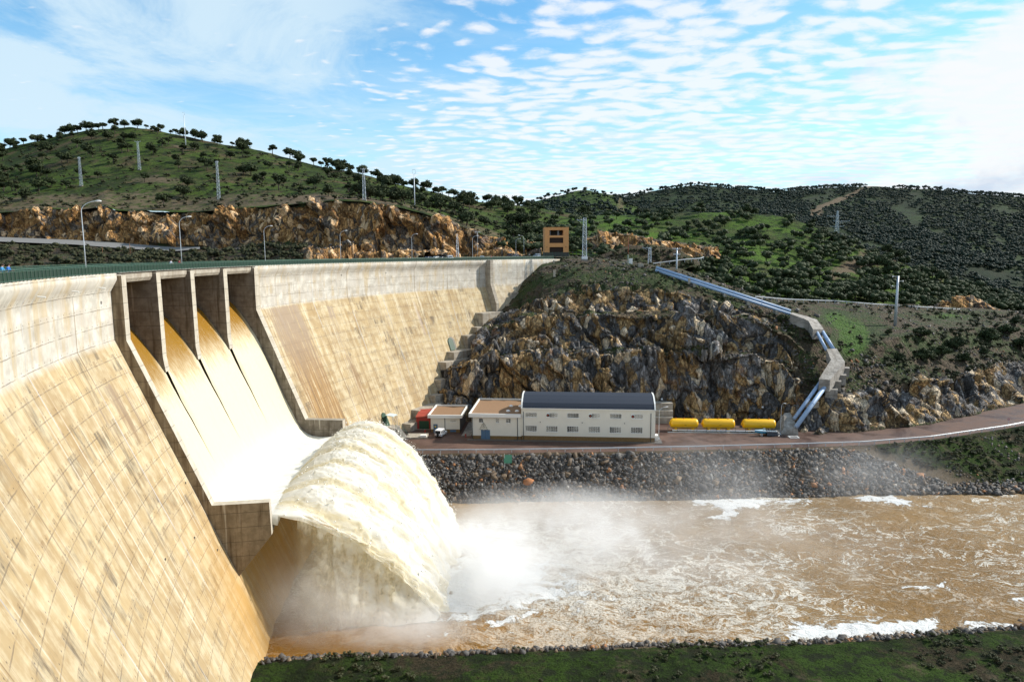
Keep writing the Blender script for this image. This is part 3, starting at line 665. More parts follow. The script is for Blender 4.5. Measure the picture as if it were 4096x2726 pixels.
def vegA(T, px, G):
    v = np.interp(T, [0, 0.15, 0.85, 1.0, 2.0, 2.15, 2.85, 3, 4.0, 4.2, 4.75, 5.0, 5.4, 6, 7, 8, 9], [0.35, 0.0, 0.02, 0.3, 0.62, 0.05, 0.0, 0.45, 0.7, 0.1, 0.05, 0.42, 0.85, 0.9, 0.9, 0.95, 1])
    right = np.clip((px - 3120) / 120, 0, 1); vr = np.interp(T, [0, 0.12, 0.5, 0.9, 1.0, 1.3, 2, 9], [0.75, 0.35, 0.20, 0.05, 0.45, 0.85, 0.95, 1])
    v = v * (1 - right) + vr * right
    rn = np.clip((px - 2900) / 150, 0, 1) * np.clip((3200 - px) / 60, 0, 1); v = v + rn * np.where(T > 2.6, 0.35, 0.0)
    lf = np.clip((2160 - px) / 120, 0, 1) * np.where(T > 4.2, 0.35, 0)
    return np.clip(v + lf, 0, 1)
def greenA(T, px, G):
    g = lambda a, b, c, d: np.exp(-((px - a) / b) ** 2 - ((T - c) / d) ** 2)
    return np.clip(1.1 * g(3420, 75, 5.3, 0.8) + 0.9 * g(3330, 50, 6.1, 0.5) + 0.8 * g(3800, 130, 6.3, 0.5) + 0.55 * g(2420, 260, 5.6, 0.5) + 0.6 * g(2750, 150, 6.2, 0.5) + 0.5 * g(3700, 160, 4.2, 0.8) + 0.4 * g(3950, 120, 4.4, 0.7) + 0.35 * g(3150, 120, 4.6, 0.8), 0, 1.2)
sheet('rock_hillside', [A0, A1, A1b, A2, A2b, A3, A4m, A4, A5, A6], 1500, 4900, 900, [70, 5, 52, 4, 40, 16, 8, 8, 3], M_ROCK, rockdisp(1.15), {'veg': vegA, 'green': greenA}, label='rock cliff in tiers behind the powerhouse with scrub on its ledges', smooth=False)
# --- left hill with its road cutting
L0 = pts((-900, 1130, 240), (0, 1105, 300), (1000, 1075, 310), (1500, 1058, 310), (2150, 1036, 325))
L1 = pts((-900, 965, 350), (0, 974, 372), (300, 986, 372), (500, 1002, 368), (700, 1013, 362), (950, 990, 352), (1093, 983, 345), (1187, 985, 338), (1300, 1031, 322), (1500, 1034, 322), (2150, 1024, 340))
L2 = pts((-900, 945, 365), (0, 955, 386), (250, 963, 386), (500, 980, 382), (700, 996, 374), (850, 1000, 368), (1000, 985, 362), (1200, 988, 352), (1330, 1012, 340), (1650, 1019, 335), (2090, 1014, 345), (2150, 1012, 348))
L3 = L2 + [0, -4, 2]
L4 = pts((-900, 830, 380), (0, 848, 398), (200, 836, 399), (360, 842, 397), (430, 826, 397), (455, 848, 396), (600, 852, 394), (800, 852, 388), (1000, 834, 380), (1150, 824, 372), (1290, 808, 366), (1330, 804, 364), (1500, 813, 356), (1600, 830, 352), (1700, 853, 350), (1800, 887, 350), (1900, 926, 351), (2000, 964, 353), (2090, 1003, 356), (2150, 1010, 357))
L5 = L4 + [0, -8, 12]
L6 = pts((-900, 720, 500), (0, 730, 500), (500, 690, 500), (1000, 725, 480), (1350, 755, 460), (1600, 790, 450), (1800, 842, 440), (2000, 895, 430), (2150, 930, 430), (2350, 960, 430))
L7 = pts((-900, 650, 620), (-300, 615, 640), (0, 600, 650), (130, 570, 650), (280, 532, 650), (420, 516, 650), (520, 506, 650), (640, 520, 645), (760, 548, 640), (860, 566, 635), (950, 590, 630), (1050, 605, 620), (1200, 644, 610), (1300, 668, 600), (1430, 692, 590), (1600, 744, 580), (1750, 776, 570), (1900, 806, 565), (2050, 819, 560), (2140, 828, 560), (2250, 848, 550), (2350, 868, 545))
L8 = L7 + [0, 120, 260]
for q in (L0, L1, L2, L3, L4, L5): pass
def ext(r): return np.vstack([r, r[-1] + [250, 0, 10]])
def vegL(T, px, G):
    v = np.interp(T, [0, 1.0, 2.0, 3.0, 3.1, 3.85, 4.0, 4.4, 8], [1, 0.95, 0.9, 0.5, 0.08, 0.05, 0.45, 1, 1])
    talus = np.clip((px - 850) / 80, 0, 1) * np.clip((1560 - px) / 200, 0, 1) * np.clip((3.3 - T) / 0.25, 0, 1)
    v = v - np.clip((px - 1180) / 60, 0, 1) * np.where(T < 2.6, 0.75, 0)
    return np.clip(np.maximum(v, talus * 0.6 * (T > 2.5)), 0, 1)
def roadL(T, px, G): return (np.clip((T - 1.0) * 8, 0, 1) * np.clip((1.95 - T) * 8, 0, 1)) * np.clip((790 - px) / 90, 0, 1)
sheet('road_cutting', [ext(q) for q in (L0, L1, L2, L3, L4, L5)], -900, 2330, 760, [14, 6, 2, 60, 4], M_ROCKL, rockdisp(1.5, (0.13, 0.13, 0.035), 77), {'veg': vegL}, label='ochre rock cutting above the road across the reservoir', smooth=False)
sheet('left_hill', [ext(L4) - [0, 0, 0.5], ext(L5) - [0, 0, 1], L6, L7, L8], -900, 2350, 420, [3, 40, 40, 8], M_HILLL, softdisp(2.2, 0.03, 5), {'soil': lambda T, px, G: np.clip(1 - abs(T - 1.0) * 1.5, 0, 0.5) + 0.55 * np.exp(-((px - 640) / 200) ** 2 - ((T - 1.85) / 0.28) ** 2) + 0.6 * np.exp(-((px - 720) / 70) ** 2 - ((T - 2.62) / 0.05) ** 2) + 0.5 * np.exp(-((px - 1350) / 160) ** 2 - ((T - 1.15) / 0.2) ** 2), 'road': lambda T, px, G: 0 * T}, label='tall green hill dotted with dark oaks on the left', sm=9)
sheet('cutting_road', [L1 + [0, -1, 0.5], L1 * 0.5 + np.stack([np.interp(L1[:, 0], L2[:, 0], L2[:, k]) if k else L1[:, 0] for k in range(3)], 1) * 0.5, np.stack([np.interp(L1[:, 0], L2[:, 0], L2[:, k]) if k else L1[:, 0] for k in range(3)], 1) + [0, 0, -0.8]], -900, 800, 80, [4, 4], flat('old_asphalt', (0.19, 0.185, 0.175), 0.9), lambda G, T, px, at: G + [0, 0, 1.0], label='grey road along the foot of the ochre rock cutting')
# --- middle hill with the bright grass and oaks on the right
C0 = pts((1950, 1022, 335), (2300, 1020, 335), (2600, 1075, 330), (2800, 1135, 322), (3000, 1185, 312), (3160, 1212, 308), (3500, 1230, 330), (3900, 1252, 360), (4096, 1258, 372), (4900, 1285, 400))
C1 = pts((1950, 985, 370), (2300, 978, 370), (2600, 1005, 372), (2800, 1045, 362), (3000, 1095, 350), (3160, 1125, 345), (3500, 1165, 360), (3800, 1205, 375), (4096, 1245, 378), (4900, 1280, 405))
C2 = pts((1950, 930, 440), (2300, 920, 440), (2600, 925, 440), (2900, 960, 425), (3160, 1010, 410), (3400, 1065, 400), (3700, 1150, 392), (3900, 1195, 388), (4096, 1236, 384), (4900, 1276, 410))
C3 = pts((1950, 880, 540), (2250, 868, 540), (2450, 864, 530), (2700, 852, 510), (2900, 853, 500), (3100, 860, 485), (3200, 886, 472), (3300, 928, 455), (3450, 992, 440), (3600, 1053, 425), (3750, 1113, 412), (3900, 1163, 402), (4050, 1208, 394), (4300, 1245, 392), (4900, 1272, 415))
C4 = C3 + [0, 60, 90]
sheet('middle_hill', [C0, C1, C2, C3, C4], 1950, 4900, 420, [18, 30, 40, 8], M_HILLM, softdisp(1.6, 0.035, 9), {'soil': lambda T, px, G: 0.55 * np.exp(-((px - 3430) / 60 - (T - 2.2) * 2) ** 2) * (T > 1.2) + 0.35 * np.clip((px - 3300) / 300, 0, 1), 'road': lambda T, px, G: 0 * T}, label='green hill with scattered oaks behind the penstock', sm=9)
# --- far hills
D1 = pts((1900, 850, 790), (2050, 838, 790), (2120, 812, 790), (2200, 786, 790), (2280, 766, 790), (2350, 757, 790), (2420, 772, 785), (2470, 788, 780), (2560, 828, 770), (2650, 868, 760), (2750, 905, 750))
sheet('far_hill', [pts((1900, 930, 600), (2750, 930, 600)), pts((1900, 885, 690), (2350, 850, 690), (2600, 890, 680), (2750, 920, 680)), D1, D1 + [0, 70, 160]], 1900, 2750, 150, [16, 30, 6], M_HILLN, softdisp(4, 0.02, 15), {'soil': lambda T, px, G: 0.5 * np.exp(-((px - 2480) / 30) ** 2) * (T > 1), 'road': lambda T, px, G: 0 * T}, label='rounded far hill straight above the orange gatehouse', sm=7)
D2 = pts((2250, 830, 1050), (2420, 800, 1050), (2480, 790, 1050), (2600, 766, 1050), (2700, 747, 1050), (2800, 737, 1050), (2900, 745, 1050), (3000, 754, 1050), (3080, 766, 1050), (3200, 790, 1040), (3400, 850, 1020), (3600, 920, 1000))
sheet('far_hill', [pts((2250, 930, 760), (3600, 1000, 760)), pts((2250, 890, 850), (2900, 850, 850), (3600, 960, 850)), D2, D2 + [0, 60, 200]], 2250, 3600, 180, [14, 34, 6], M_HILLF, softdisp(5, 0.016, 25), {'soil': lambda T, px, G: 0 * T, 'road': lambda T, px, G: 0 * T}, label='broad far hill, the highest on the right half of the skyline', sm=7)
D3 = pts((2900, 800, 1150), (3050, 770, 1150), (3150, 763, 1150), (3300, 753, 1130), (3450, 747, 1120), (3600, 751, 1110), (3750, 757, 1090), (3900, 770, 1070), (4000, 778, 1060), (4096, 787, 1050), (4400, 815, 1020), (4900, 850, 980))
D3m = pts((2900, 870, 800), (3100, 870, 800), (3300, 880, 780), (3600, 920, 750), (3900, 960, 730), (4096, 985, 720), (4900, 1020, 700))
D3f = pts((2900, 960, 600), (3100, 960, 600), (3300, 1000, 570), (3500, 1070, 545), (3700, 1140, 530), (3900, 1210, 515), (4096, 1262, 505), (4900, 1275, 500))
def pathD(T, px, G):
    c = np.interp(T, [1.0, 1.25, 1.36, 1.5, 2.0], [3265, 3268, 3292, 3345, 3475]); w = np.interp(T, [1.0, 1.3, 2.0], [30, 28, 16])
    return np.clip(1.4 - abs(px - c) / w, 0, 1) * (T > 0.95) * 0.9
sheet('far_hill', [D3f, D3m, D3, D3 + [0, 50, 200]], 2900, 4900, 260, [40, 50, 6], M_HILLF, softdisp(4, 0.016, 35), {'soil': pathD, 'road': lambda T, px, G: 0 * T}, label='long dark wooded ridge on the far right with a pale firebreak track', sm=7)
# --- rock cut of the side road behind the hilltop, and the little mound in front of it
E0 = pts((2285, 1022, 352), (2400, 1020, 352), (2560, 1020, 352), (2760, 1030, 352), (2880, 1035, 352))
E1 = pts((2285, 1014, 356), (2310, 992, 357), (2345, 950, 358), (2420, 931, 360), (2500, 936, 361), (2560, 944, 361), (2640, 962, 362), (2740, 972, 362), (2840, 983, 362), (2868, 990, 362), (2880, 1015, 361))
sheet('side_road_cutting', [E0, E1, E1 + [0, -2, 20]], 2285, 2880, 200, [30, 3], M_ROCKL, rockdisp(1.0, (0.16, 0.16, 0.05), 99), {'veg': [0.2, 0.3, 1.0]}, label='curved brown rock cutting behind the orange gatehouse', smooth=False)
H0 = pts((2380, 1040, 318), (2500, 1052, 318), (2600, 1070, 318), (2720, 1085, 318), (2800, 1060, 322))
H1 = pts((2380, 1032, 325), (2440, 1005, 326), (2500, 985, 328), (2580, 980, 330), (2650, 983, 330), (2720, 1000, 329), (2750, 1022, 328), (2800, 1050, 327))
sheet('scrub_mound', [H0, H1, H1 + [0, 30, 18]], 2380, 2800, 90, [16, 8], M_ROCK, softdisp(0.8, 0.15, 8), {'veg': [0.85, 0.9, 1]}, label='small scrub covered mound in front of the curved rock cutting', sm=9)
G0 = pts((3700, 1247, 331), (3850, 1250, 331), (4010, 1250, 331))
G1 = pts((3700, 1245, 335), (3760, 1215, 336), (3830, 1192, 337), (3880, 1186, 337), (3930, 1200, 337), (3990, 1235, 336), (4010, 1246, 335))
sheet('side_road_cutting', [G0, G1, G1 + [0, 4, 20]], 3700, 4010, 110, [20, 3], M_ROCKL, rockdisp(0.7, (0.25, 0.25, 0.07), 55), {'veg': [0.1, 0.3, 1.0]}, label='small orange rock cutting beside the upper road at the right', smooth=False)
# --- ground under everything
mb = MB(); mb.add([(-9000, -3000, -6), (9000, -3000, -6), (9000, 15000, -6), (-9000, 15000, -6)], [(0, 1, 2, 3)])
tag(part('ground', mb, flat('ground_soil', (0.10, 0.085, 0.05), 0.95, scale=0.02)), 'open ground around the valley', kind='structure')

# ------------------------------------------------------------------ river
def m_river():
    m, N, b = mat('river_water'); P = N.pos(); x, y, z = N.sep(P)
    fo = N.attr('foam')[2]; tb = N.attr('turb')[2]; am_ = N.attr('amber')[2]
    wp = N.vmath('ADD', P, N.vmath('SCALE', N.vmath('SUBTRACT', N.noise(P, 0.09, 4, 0.6, col=True), (0.5, 0.5, 0.5)), 9.0))
    Q1 = N.scale(wp, (0.75, 1.25, 1))
    def ridge(sc, det, off):
        n = N.noise(N.vmath('ADD', Q1, off), sc, det, 0.6, 0.9); return N.math('ABSOLUTE', N.math('SUBTRACT', n, 0.5))
    r1 = ridge(0.16, 5, (0, 0, 0)); r2 = ridge(0.42, 5, (7, 3, 0)); r3 = ridge(1.1, 4, (3, 9, 0))
    pz = N.noise(P, 0.05, 4, 0.6, 0.6)
    th = N.math('ADD', 0.007, N.math('MULTIPLY', N.ss(N.math('ADD', pz, N.math('MULTIPLY', tb, 0.55)), 0.46, 1.0), 0.075))
    f1 = N.ss(N.math('DIVIDE', r1, N.math('ADD', th, 0.010)), 1.0, 0.35); f2 = N.ss(N.math('DIVIDE', r2, th), 0.9, 0.3); f3 = N.ss(N.math('DIVIDE', r3, N.math('MULTIPLY', th, 0.8)), 0.9, 0.2)
    det = N.noise(P, 2.6, 5, 0.7)
    web = N.math('MAXIMUM', N.math('MAXIMUM', N.math('MULTIPLY', f1, 0.95), N.math('MULTIPLY', f2, 0.8)), N.math('MULTIPLY', f3, 0.6))
    web = N.math('MULTIPLY', N.math('MULTIPLY', web, N.math('SUBTRACT', 1.0, N.math('MULTIPLY', am_, 0.8))), N.ss(det, 0.34, 0.52, 0.1, 1.0))
    web = N.math('MULTIPLY', web, N.ss(N.math('ADD', N.noise(P, 0.035, 3), N.math('MULTIPLY', tb, 0.6)), 0.42, 0.56, 0.45, 1.0))
    big = N.ss(N.math('ADD', fo, N.math('MULTIPLY', N.math('SUBTRACT', N.noise(N.scale(wp, (0.6, 1, 1)), 0.40, 9, 0.70), 0.5), 3.4)), 0.48, 0.66)
    fm = N.math('MAXIMUM', web, big, clamp=True)
    a = N.mix(N.ss(N.noise(P, 0.03, 3), 0.38, 0.62), (0.205, 0.112, 0.030), (0.265, 0.160, 0.060))
    am = N.attr('amber')[2]; a = N.mix(am, a, (0.27, 0.125, 0.012))
    a = N.mix(N.ss(N.noise(Q1, 0.9, 5, 0.7), 0.46, 0.70, 0, 0.35), a, (0.32, 0.225, 0.125))
    c = N.mix(fm, a, N.mix(N.math('MULTIPLY', big, N.ss(det, 0.3, 0.55, 0.6, 1.0)), (0.66, 0.62, 0.54), (0.74, 0.74, 0.72)))
    N.set(b.inputs['Base Color'], c); N.set(b.inputs['Roughness'], N.ss(fm, 0, 0.6, 0.40, 0.85)); b.inputs['Specular IOR Level'].default_value = 0.13
    w1 = N.noise(Q1, 0.55, 6, 0.62, 0.8); w2 = N.noise(Q1, 1.9, 4, 0.6, 0.5)
    h = N.math('ADD', N.math('MULTIPLY', w1, 1.3), N.math('ADD', N.math('MULTIPLY', w2, 0.30), N.math('ADD', N.math('MULTIPLY', fm, 0.22), N.math('MULTIPLY', N.math('MULTIPLY', big, det), 0.5))))
    N.set(b.inputs['Normal'], N.bump(h, 0.75, 0.75))
    return m
def px_poly(pl, z=0.0): return np.array([Pz(x, y, z)[:2] for x, y in pl])
def inside(XY, poly):
    x, y = XY[..., 0], XY[..., 1]; r = np.zeros(x.shape, bool); n = len(poly); j = n - 1
    for i in range(n):
        xi, yi = poly[i]; xj, yj = poly[j]
        c = ((yi > y) != (yj > y)) & (x < (xj - xi) * (y - yi) / (yj - yi + 1e-12) + xi); r ^= c; j = i
    return r
def polydist(XY, poly):
    d = np.full(XY.shape[:-1], 1e9); n = len(poly)
    for i in range(n):
        a = poly[i]; b = poly[(i + 1) % n]; ab = b - a; t = np.clip(((XY - a) @ ab) / (ab @ ab + 1e-9), 0, 1)
        d = np.minimum(d, np.linalg.norm(XY - (a + t[..., None] * ab), axis=-1))
    return np.where(inside(XY, poly), d, -d)
gx, gy = np.meshgrid(np.concatenate([np.arange(-60, 100, 0.6), np.arange(100, 320, 1.6)]), np.arange(70, 235, 0.6), indexing='ij')
XY = np.stack([gx, gy], -1); P3 = np.stack([gx, gy, 0 * gx], -1)
land = np.array([-8.0, 112.0]); dl = np.linalg.norm((XY - [-6, 118]) / [1.0, 1.0], axis=-1)
turb = np.clip(1.25 - np.linalg.norm((XY - [2, 114]) / [46, 30], axis=-1), 0, 1)
fpolys = [px_poly(q) for q in ([(2770, 2000), (2900, 1990), (3060, 2000), (3250, 2002), (3270, 2012), (3080, 2015), (2975, 2040), (2960, 2060), (2920, 2078), (2850, 2070), (2900, 2055), (2840, 2030)],
                               [(3380, 1992), (3500, 1980), (3590, 1985), (3640, 2010), (3720, 2028), (3600, 2022), (3450, 2000)],
                               [(3130, 2575), (3170, 2500), (3330, 2490), (3380, 2480), (3480, 2492), (3600, 2478), (3720, 2480), (3760, 2510), (3850, 2500), (4000, 2500), (4200, 2520), (4200, 2505), (4096, 2516), (3700, 2550), (3520, 2560), (3330, 2575)],
                               [(4000, 2385), (4300, 2370), (4400, 2400), (4096, 2412)], [(3640, 2360), (3780, 2335), (3820, 2345), (3700, 2372)])]
foam = np.full(gx.shape, -1.0)
for q in fpolys: foam = np.maximum(foam, np.clip(0.5 + polydist(XY, q) / 5.0, -0.8, 1.0))
foam = np.maximum(foam, np.clip(1.35 - np.linalg.norm((XY - [-8, 119]) / [17, 15], axis=-1), -1, 1.2))
foam = np.maximum(foam, np.clip(0.75 - np.linalg.norm((XY - [4, 116]) / [24, 17], axis=-1), -1, 0.6))
amber = np.clip(1.6 - np.linalg.norm((XY - [-27, 97]) / [26, 13], axis=-1), 0, 1) + 0.5 * np.clip(1 - np.linalg.norm((XY - [22, 101]) / [26, 12], axis=-1), 0, 1)
foam = np.where((XY[..., 0] < -16) & (XY[..., 1] < 103), np.minimum(foam, 0.0), foam); turb = turb * np.clip((XY[..., 1] - 95) / 9 + (XY[..., 0] + 22) / 18, 0, 1)
rz = (fbm(P3 * [0.8, 1.3, 1], 0.16, 4, 3) - 0.5) * (0.7 + 1.3 * turb) + (fbm(P3, 0.6, 3, 8) - 0.5) * (0.25 + 0.5 * turb) + np.clip(foam, 0, 1) * (0.12 + 0.3 * fbm(P3, 0.7, 3, 12))
P3[..., 2] = rz
tag(fastmesh('river', P3.reshape(-1, 3), gridfaces(*gx.shape), m_river(), smooth=True, attrs={'foam': foam.ravel(), 'turb': turb.ravel(), 'amber': np.clip(amber, 0, 1).ravel()}), 'brown foaming river below the dam', kind='structure')

# ------------------------------------------------------------------ banks
wl = np.array([Pz(x, y, 0.0) for x, y in ((900, 2655), (1057, 2641), (1431, 2623), (1718, 2620), (2077, 2602), (2600, 2580), (3107, 2573), (3515, 2549), (4096, 2508), (4700, 2465))])
bx = np.linspace(-60, 130, 240); by = np.interp(bx, wl[:, 0], wl[:, 1])
rows = []
for dy, z in ((3.0, -1.5), (0.0, 0.0), (-1.6, 1.0), (-2.6, 1.5), (-4.0, 1.7), (-7, 1.9), (-12, 1.8), (-18, 1.7), (-30, 1.9), (-60, 2.5), (-95, 6)):
    rows.append(np.stack([bx, by + dy, 0 * bx + z], -1))
Gb = np.array(rows); T = np.arange(len(rows)); tt = np.linspace(0, len(rows) - 1, 90)
Gb = np.stack([np.stack([np.interp(tt, T, Gb[:, i, k]) for k in range(3)], -1) for i in range(len(bx))], 1)
Gb[..., 2] += (fbm(Gb * [1, 1, 0], 0.25, 4, 4) - 0.5) * 0.7 + (fbm(Gb * [1, 1, 0], 1.2, 3, 5) - 0.5) * 0.35
sb = np.clip(0.55 - abs((tt[:, None] - 2.6) / 1.6), 0, 1) + np.clip((bx[None, :] - 2) / 50, 0, 0.26) + 0.06 + 0 * Gb[..., 0]
BANK = Gb
tag(fastmesh('near_bank', Gb.reshape(-1, 3), gridfaces(*Gb.shape[:2]), M_BANK, smooth=True, attrs={'soil': sb.ravel(), 'road': 0 * sb.ravel()}), 'grassy near bank along the bottom of the view', kind='structure')
# platform and road behind the guardrail
def m_road():
    m, N, b = mat('red_earth_road'); P = N.pos()
    n = N.noise(P, 0.12, 5, 0.6, 0.5); f = N.noise(N.scale(P, (0.35, 1.6, 1)), 1.0, 6, 0.7)
    c = N.mix(N.ss(n, 0.36, 0.64), (0.060, 0.030, 0.021), (0.118, 0.064, 0.044)); c = N.mix(N.ss(f, 0.55, 0.7, 0, 0.5), c, (0.19, 0.115, 0.085))
    c = N.mix(N.ss(f, 0.46, 0.34, 0, 0.6), c, (0.05, 0.025, 0.018))
    N.set(b.inputs['Base Color'], c); N.set(b.inputs['Roughness'], N.ss(n, 0.35, 0.6, 0.45, 0.9)); N.set(b.inputs['Normal'], N.bump(f, 0.4, 0.1))
    return m
M_ROAD = m_road()
ro = pts((1380, 1818, 9), (1660, 1814, 9), (2000, 1812, 9), (2400, 1807, 9), (2800, 1799, 9), (3150, 1790, 9), (3450, 1781, 9), (3720, 1760, 9.1), (4024, 1716, 9.4), (4096, 1702, 9.5), (4500, 1610, 10.5), (4900, 1500, 12))
rpx = np.linspace(1380, 4900, 260); rpy = np.interp(rpx, ro[:, 0], ro[:, 1]); rz_ = np.interp(rpx, ro[:, 0], ro[:, 2])
EDGE = np.array([Pz(a, b, c) for a, b, c in zip(rpx, rpy, rz_)])
backY = np.interp(rpx, [1380, 1600, 1800, 2650, 3050, 3150, 3250, 3450, 3720, 4024, 4500, 4900], [245, 235, 215, 210, 208, 203, 192, 192, 199, 216, 255, 300])
BK = Py(rpx, np.full_like(rpx, 1600), backY); BK[:, 2] = EDGE[:, 2]
Gp = np.array([EDGE * (1 - t) + BK * t for t in np.linspace(0, 1, 40)]); Gp[..., 2] += (fbm(Gp * [1, 1, 0], 0.2, 3, 2) - 0.5) * 0.10
tag(fastmesh('road', Gp.reshape(-1, 3), gridfaces(*Gp.shape[:2]), M_ROAD, smooth=True), 'red earth road and yard around the powerhouse', kind='structure')
# far bank below the road
toe = pts((1300, 2014), (1804, 2010), (2496, 2000), (2768, 1996), (3311, 1986), (3447, 1977), (4096, 1973), (4500, 1965), (4900, 1950))
TOE = np.array([Pz(a, b, 0.0) for a, b in zip(rpx, np.interp(rpx, toe[:, 0], toe[:, 1]))])
E2 = EDGE + [0, -0.7, -0.35]
Gf = np.array([(TOE + [0, -2, -1.2]) if t < 0 else TOE * (1 - t) + E2 * t for t in [-1] + list(np.linspace(0, 1, 60))] + [EDGE + [0, -0.5, 0.02], EDGE + [0, 0.6, -0.02]])
tf = np.array([-0.1] + list(np.linspace(0, 1, 60)) + [1.05, 1.1])[:, None] + 0 * Gf[..., 0]
bulge = np.sin(np.clip(tf, 0, 1) * math.pi); pxf = rpx[None, :] + 0 * tf
grassy = np.clip((pxf - (3360 + (1 - tf) * 560)) / 120, 0, 1) * np.clip((tf - 0.13) / 0.05, 0, 1)
Gf[..., 2] += bulge * ((fbm(Gf * [1, 1, 0], 0.09, 3, 6) - 0.5) * 0.9 + grassy * (fbm(Gf, 0.16, 4, 7) - 0.5) * 2.0)
tag(fastmesh('far_bank', Gf.reshape(-1, 3), gridfaces(*Gf.shape[:2]), M_BANK, smooth=True, attrs={'soil': np.clip(0.75 - grassy * 0.38, 0, 1).ravel(), 'road': 0 * tf.ravel()}), 'far river bank between the water and the road', kind='structure')
# riprap: thousands of loose stones in one mass
PHI = (1 + 5 ** 0.5) / 2
ICO_V = np.array([(-1, PHI, 0), (1, PHI, 0), (-1, -PHI, 0), (1, -PHI, 0), (0, -1, PHI), (0, 1, PHI), (0, -1, -PHI), (0, 1, -PHI), (PHI, 0, -1), (PHI, 0, 1), (-PHI, 0, -1), (-PHI, 0, 1)], float) / 1.902
ICO_F = np.array([(0, 11, 5), (0, 5, 1), (0, 1, 7), (0, 7, 10), (0, 10, 11), (1, 5, 9), (5, 11, 4), (11, 10, 2), (10, 7, 6), (7, 1, 8), (3, 9, 4), (3, 4, 2), (3, 2, 6), (3, 6, 8), (3, 8, 9), (4, 9, 5), (2, 4, 11), (6, 2, 10), (8, 6, 7), (9, 8, 1)])
CUB_V = np.array([(i, j, k) for k in (-1, 1) for j in (-1, 1) for i in (-1, 1)], float) * 0.66
CUB_F = np.array([t for f in ((0, 2, 3, 1), (4, 5, 7, 6), (0, 1, 5, 4), (2, 6, 7, 3), (0, 4, 6, 2), (1, 3, 7, 5)) for t in ((f[0], f[1], f[2]), (f[0], f[2], f[3]))])
def m_stone():
    m, N, b = mat('riprap_stone'); P = N.pos(); r = N.attr('rnd')[2]; t = N.attr('tone')[2]
    g = N.mix(r, (0.050, 0.045, 0.041), (0.150, 0.138, 0.126)); o = N.mix(r, (0.09, 0.058, 0.034), (0.21, 0.145, 0.085))
    c = N.mix(N.ss(t, 0.74, 0.84), g, o); c = N.mix(N.ss(t, 0.965, 0.975), c, (0.40, 0.18, 0.07)); c = N.mix(N.ss(t, 0.02, 0.018), c, (0.32, 0.30, 0.27))
    c = N.mix(N.ss(N.noise(P, 2.2, 5, 0.7), 0.35, 0.6, 0.55, 0.0), c, (0.045, 0.04, 0.036))
    N.set(b.inputs['Base Color'], c); b.inputs['Roughness'].default_value = 0.8; N.set(b.inputs['Normal'], N.bump(N.noise(P, 3, 5, 0.7), 0.6, 0.15))
    return m
M_STONE = m_stone()
def stones(name, C, size, label, seed, flat_=0.7):
    rg = np.random.default_rng(seed); n = len(C)
    V = CUB_V[None] + rg.uniform(-0.30, 0.30, (n, 8, 3)) 
    V = V * (rg.uniform(0.55, 1.55, (n, 1, 3)) * [1, 1, flat_])
    A = rg.normal(size=(n, 3, 3)); Qm, _ = np.linalg.qr(A); V = np.einsum('nij,nkj->nki', Qm, V) * np.asarray(size)[:, None, None] * 0.5
    V = V + np.asarray(C)[:, None, :]
    Fq = (CUB_F[None] + (np.arange(n) * 8)[:, None, None]).reshape(-1, 3)
    return tag(fastmesh(name, V.reshape(-1, 3), Fq, M_STONE, attrs={'rnd': np.repeat(rg.random(n), 8), 'tone': np.repeat(rg.random(n), 8)}), label, kind='stuff')
rg = np.random.default_rng(5)
C = []; SZ = []
n = 0
while n < 15000:
    j = rg.uniform(0, 1); px_ = rg.uniform(1400, 4100); t = rg.uniform(-0.03, 0.985)
    lim = np.interp(px_, [3300, 3400, 3700, 3800, 5000], [1.0, 0.93, 0.33, 0.17, 0.15])
    if t > lim + rg.normal() * 0.02: continue
    i = np.interp(px_, rpx, np.arange(len(rpx))); i0 = int(i); fr = i - i0
    k = np.clip((np.interp(t, np.linspace(0, 1, 60), np.arange(60)) + 1) if t >= 0 else 1 + t, 0, 61); k0 = int(k)
    p = Gf[k0, i0] * (1 - fr) + Gf[k0, min(i0 + 1, len(rpx) - 1)] * fr
    p = p * (1 - (k - k0)) + (k - k0) * (Gf[min(k0 + 1, 62), i0] * (1 - fr) + Gf[min(k0 + 1, 62), min(i0 + 1, len(rpx) - 1)] * fr)
    C.append(p + [0, 0, rg.uniform(-0.05, 0.25)]); SZ.append(rg.lognormal(math.log(0.76), 0.36)); n += 1
stones('riprap', C, np.clip(SZ, 0.4, 2.2), 'slope of loose grey and brown riprap stones below the guardrail', 6)
C = []; SZ = []
for i in range(2600):
    k = rg.uniform(0, len(bx) - 1.01); k0 = int(k); t = rg.uniform(-1.6, 3.0)
    p = np.array([bx[k0] + (k - k0) * (bx[1] - bx[0]), np.interp(k, np.arange(len(bx)), by), 0.0]); p = p + [0, -t, np.clip(t * 0.62, -0.6, 1.5) + rg.uniform(-0.1, 0.15)]
    C.append(p); SZ.append(rg.lognormal(math.log(0.62), 0.35))
stones('riprap', C, np.clip(SZ, 0.3, 1.3), 'row of grey stones edging the near bank at the water', 16)
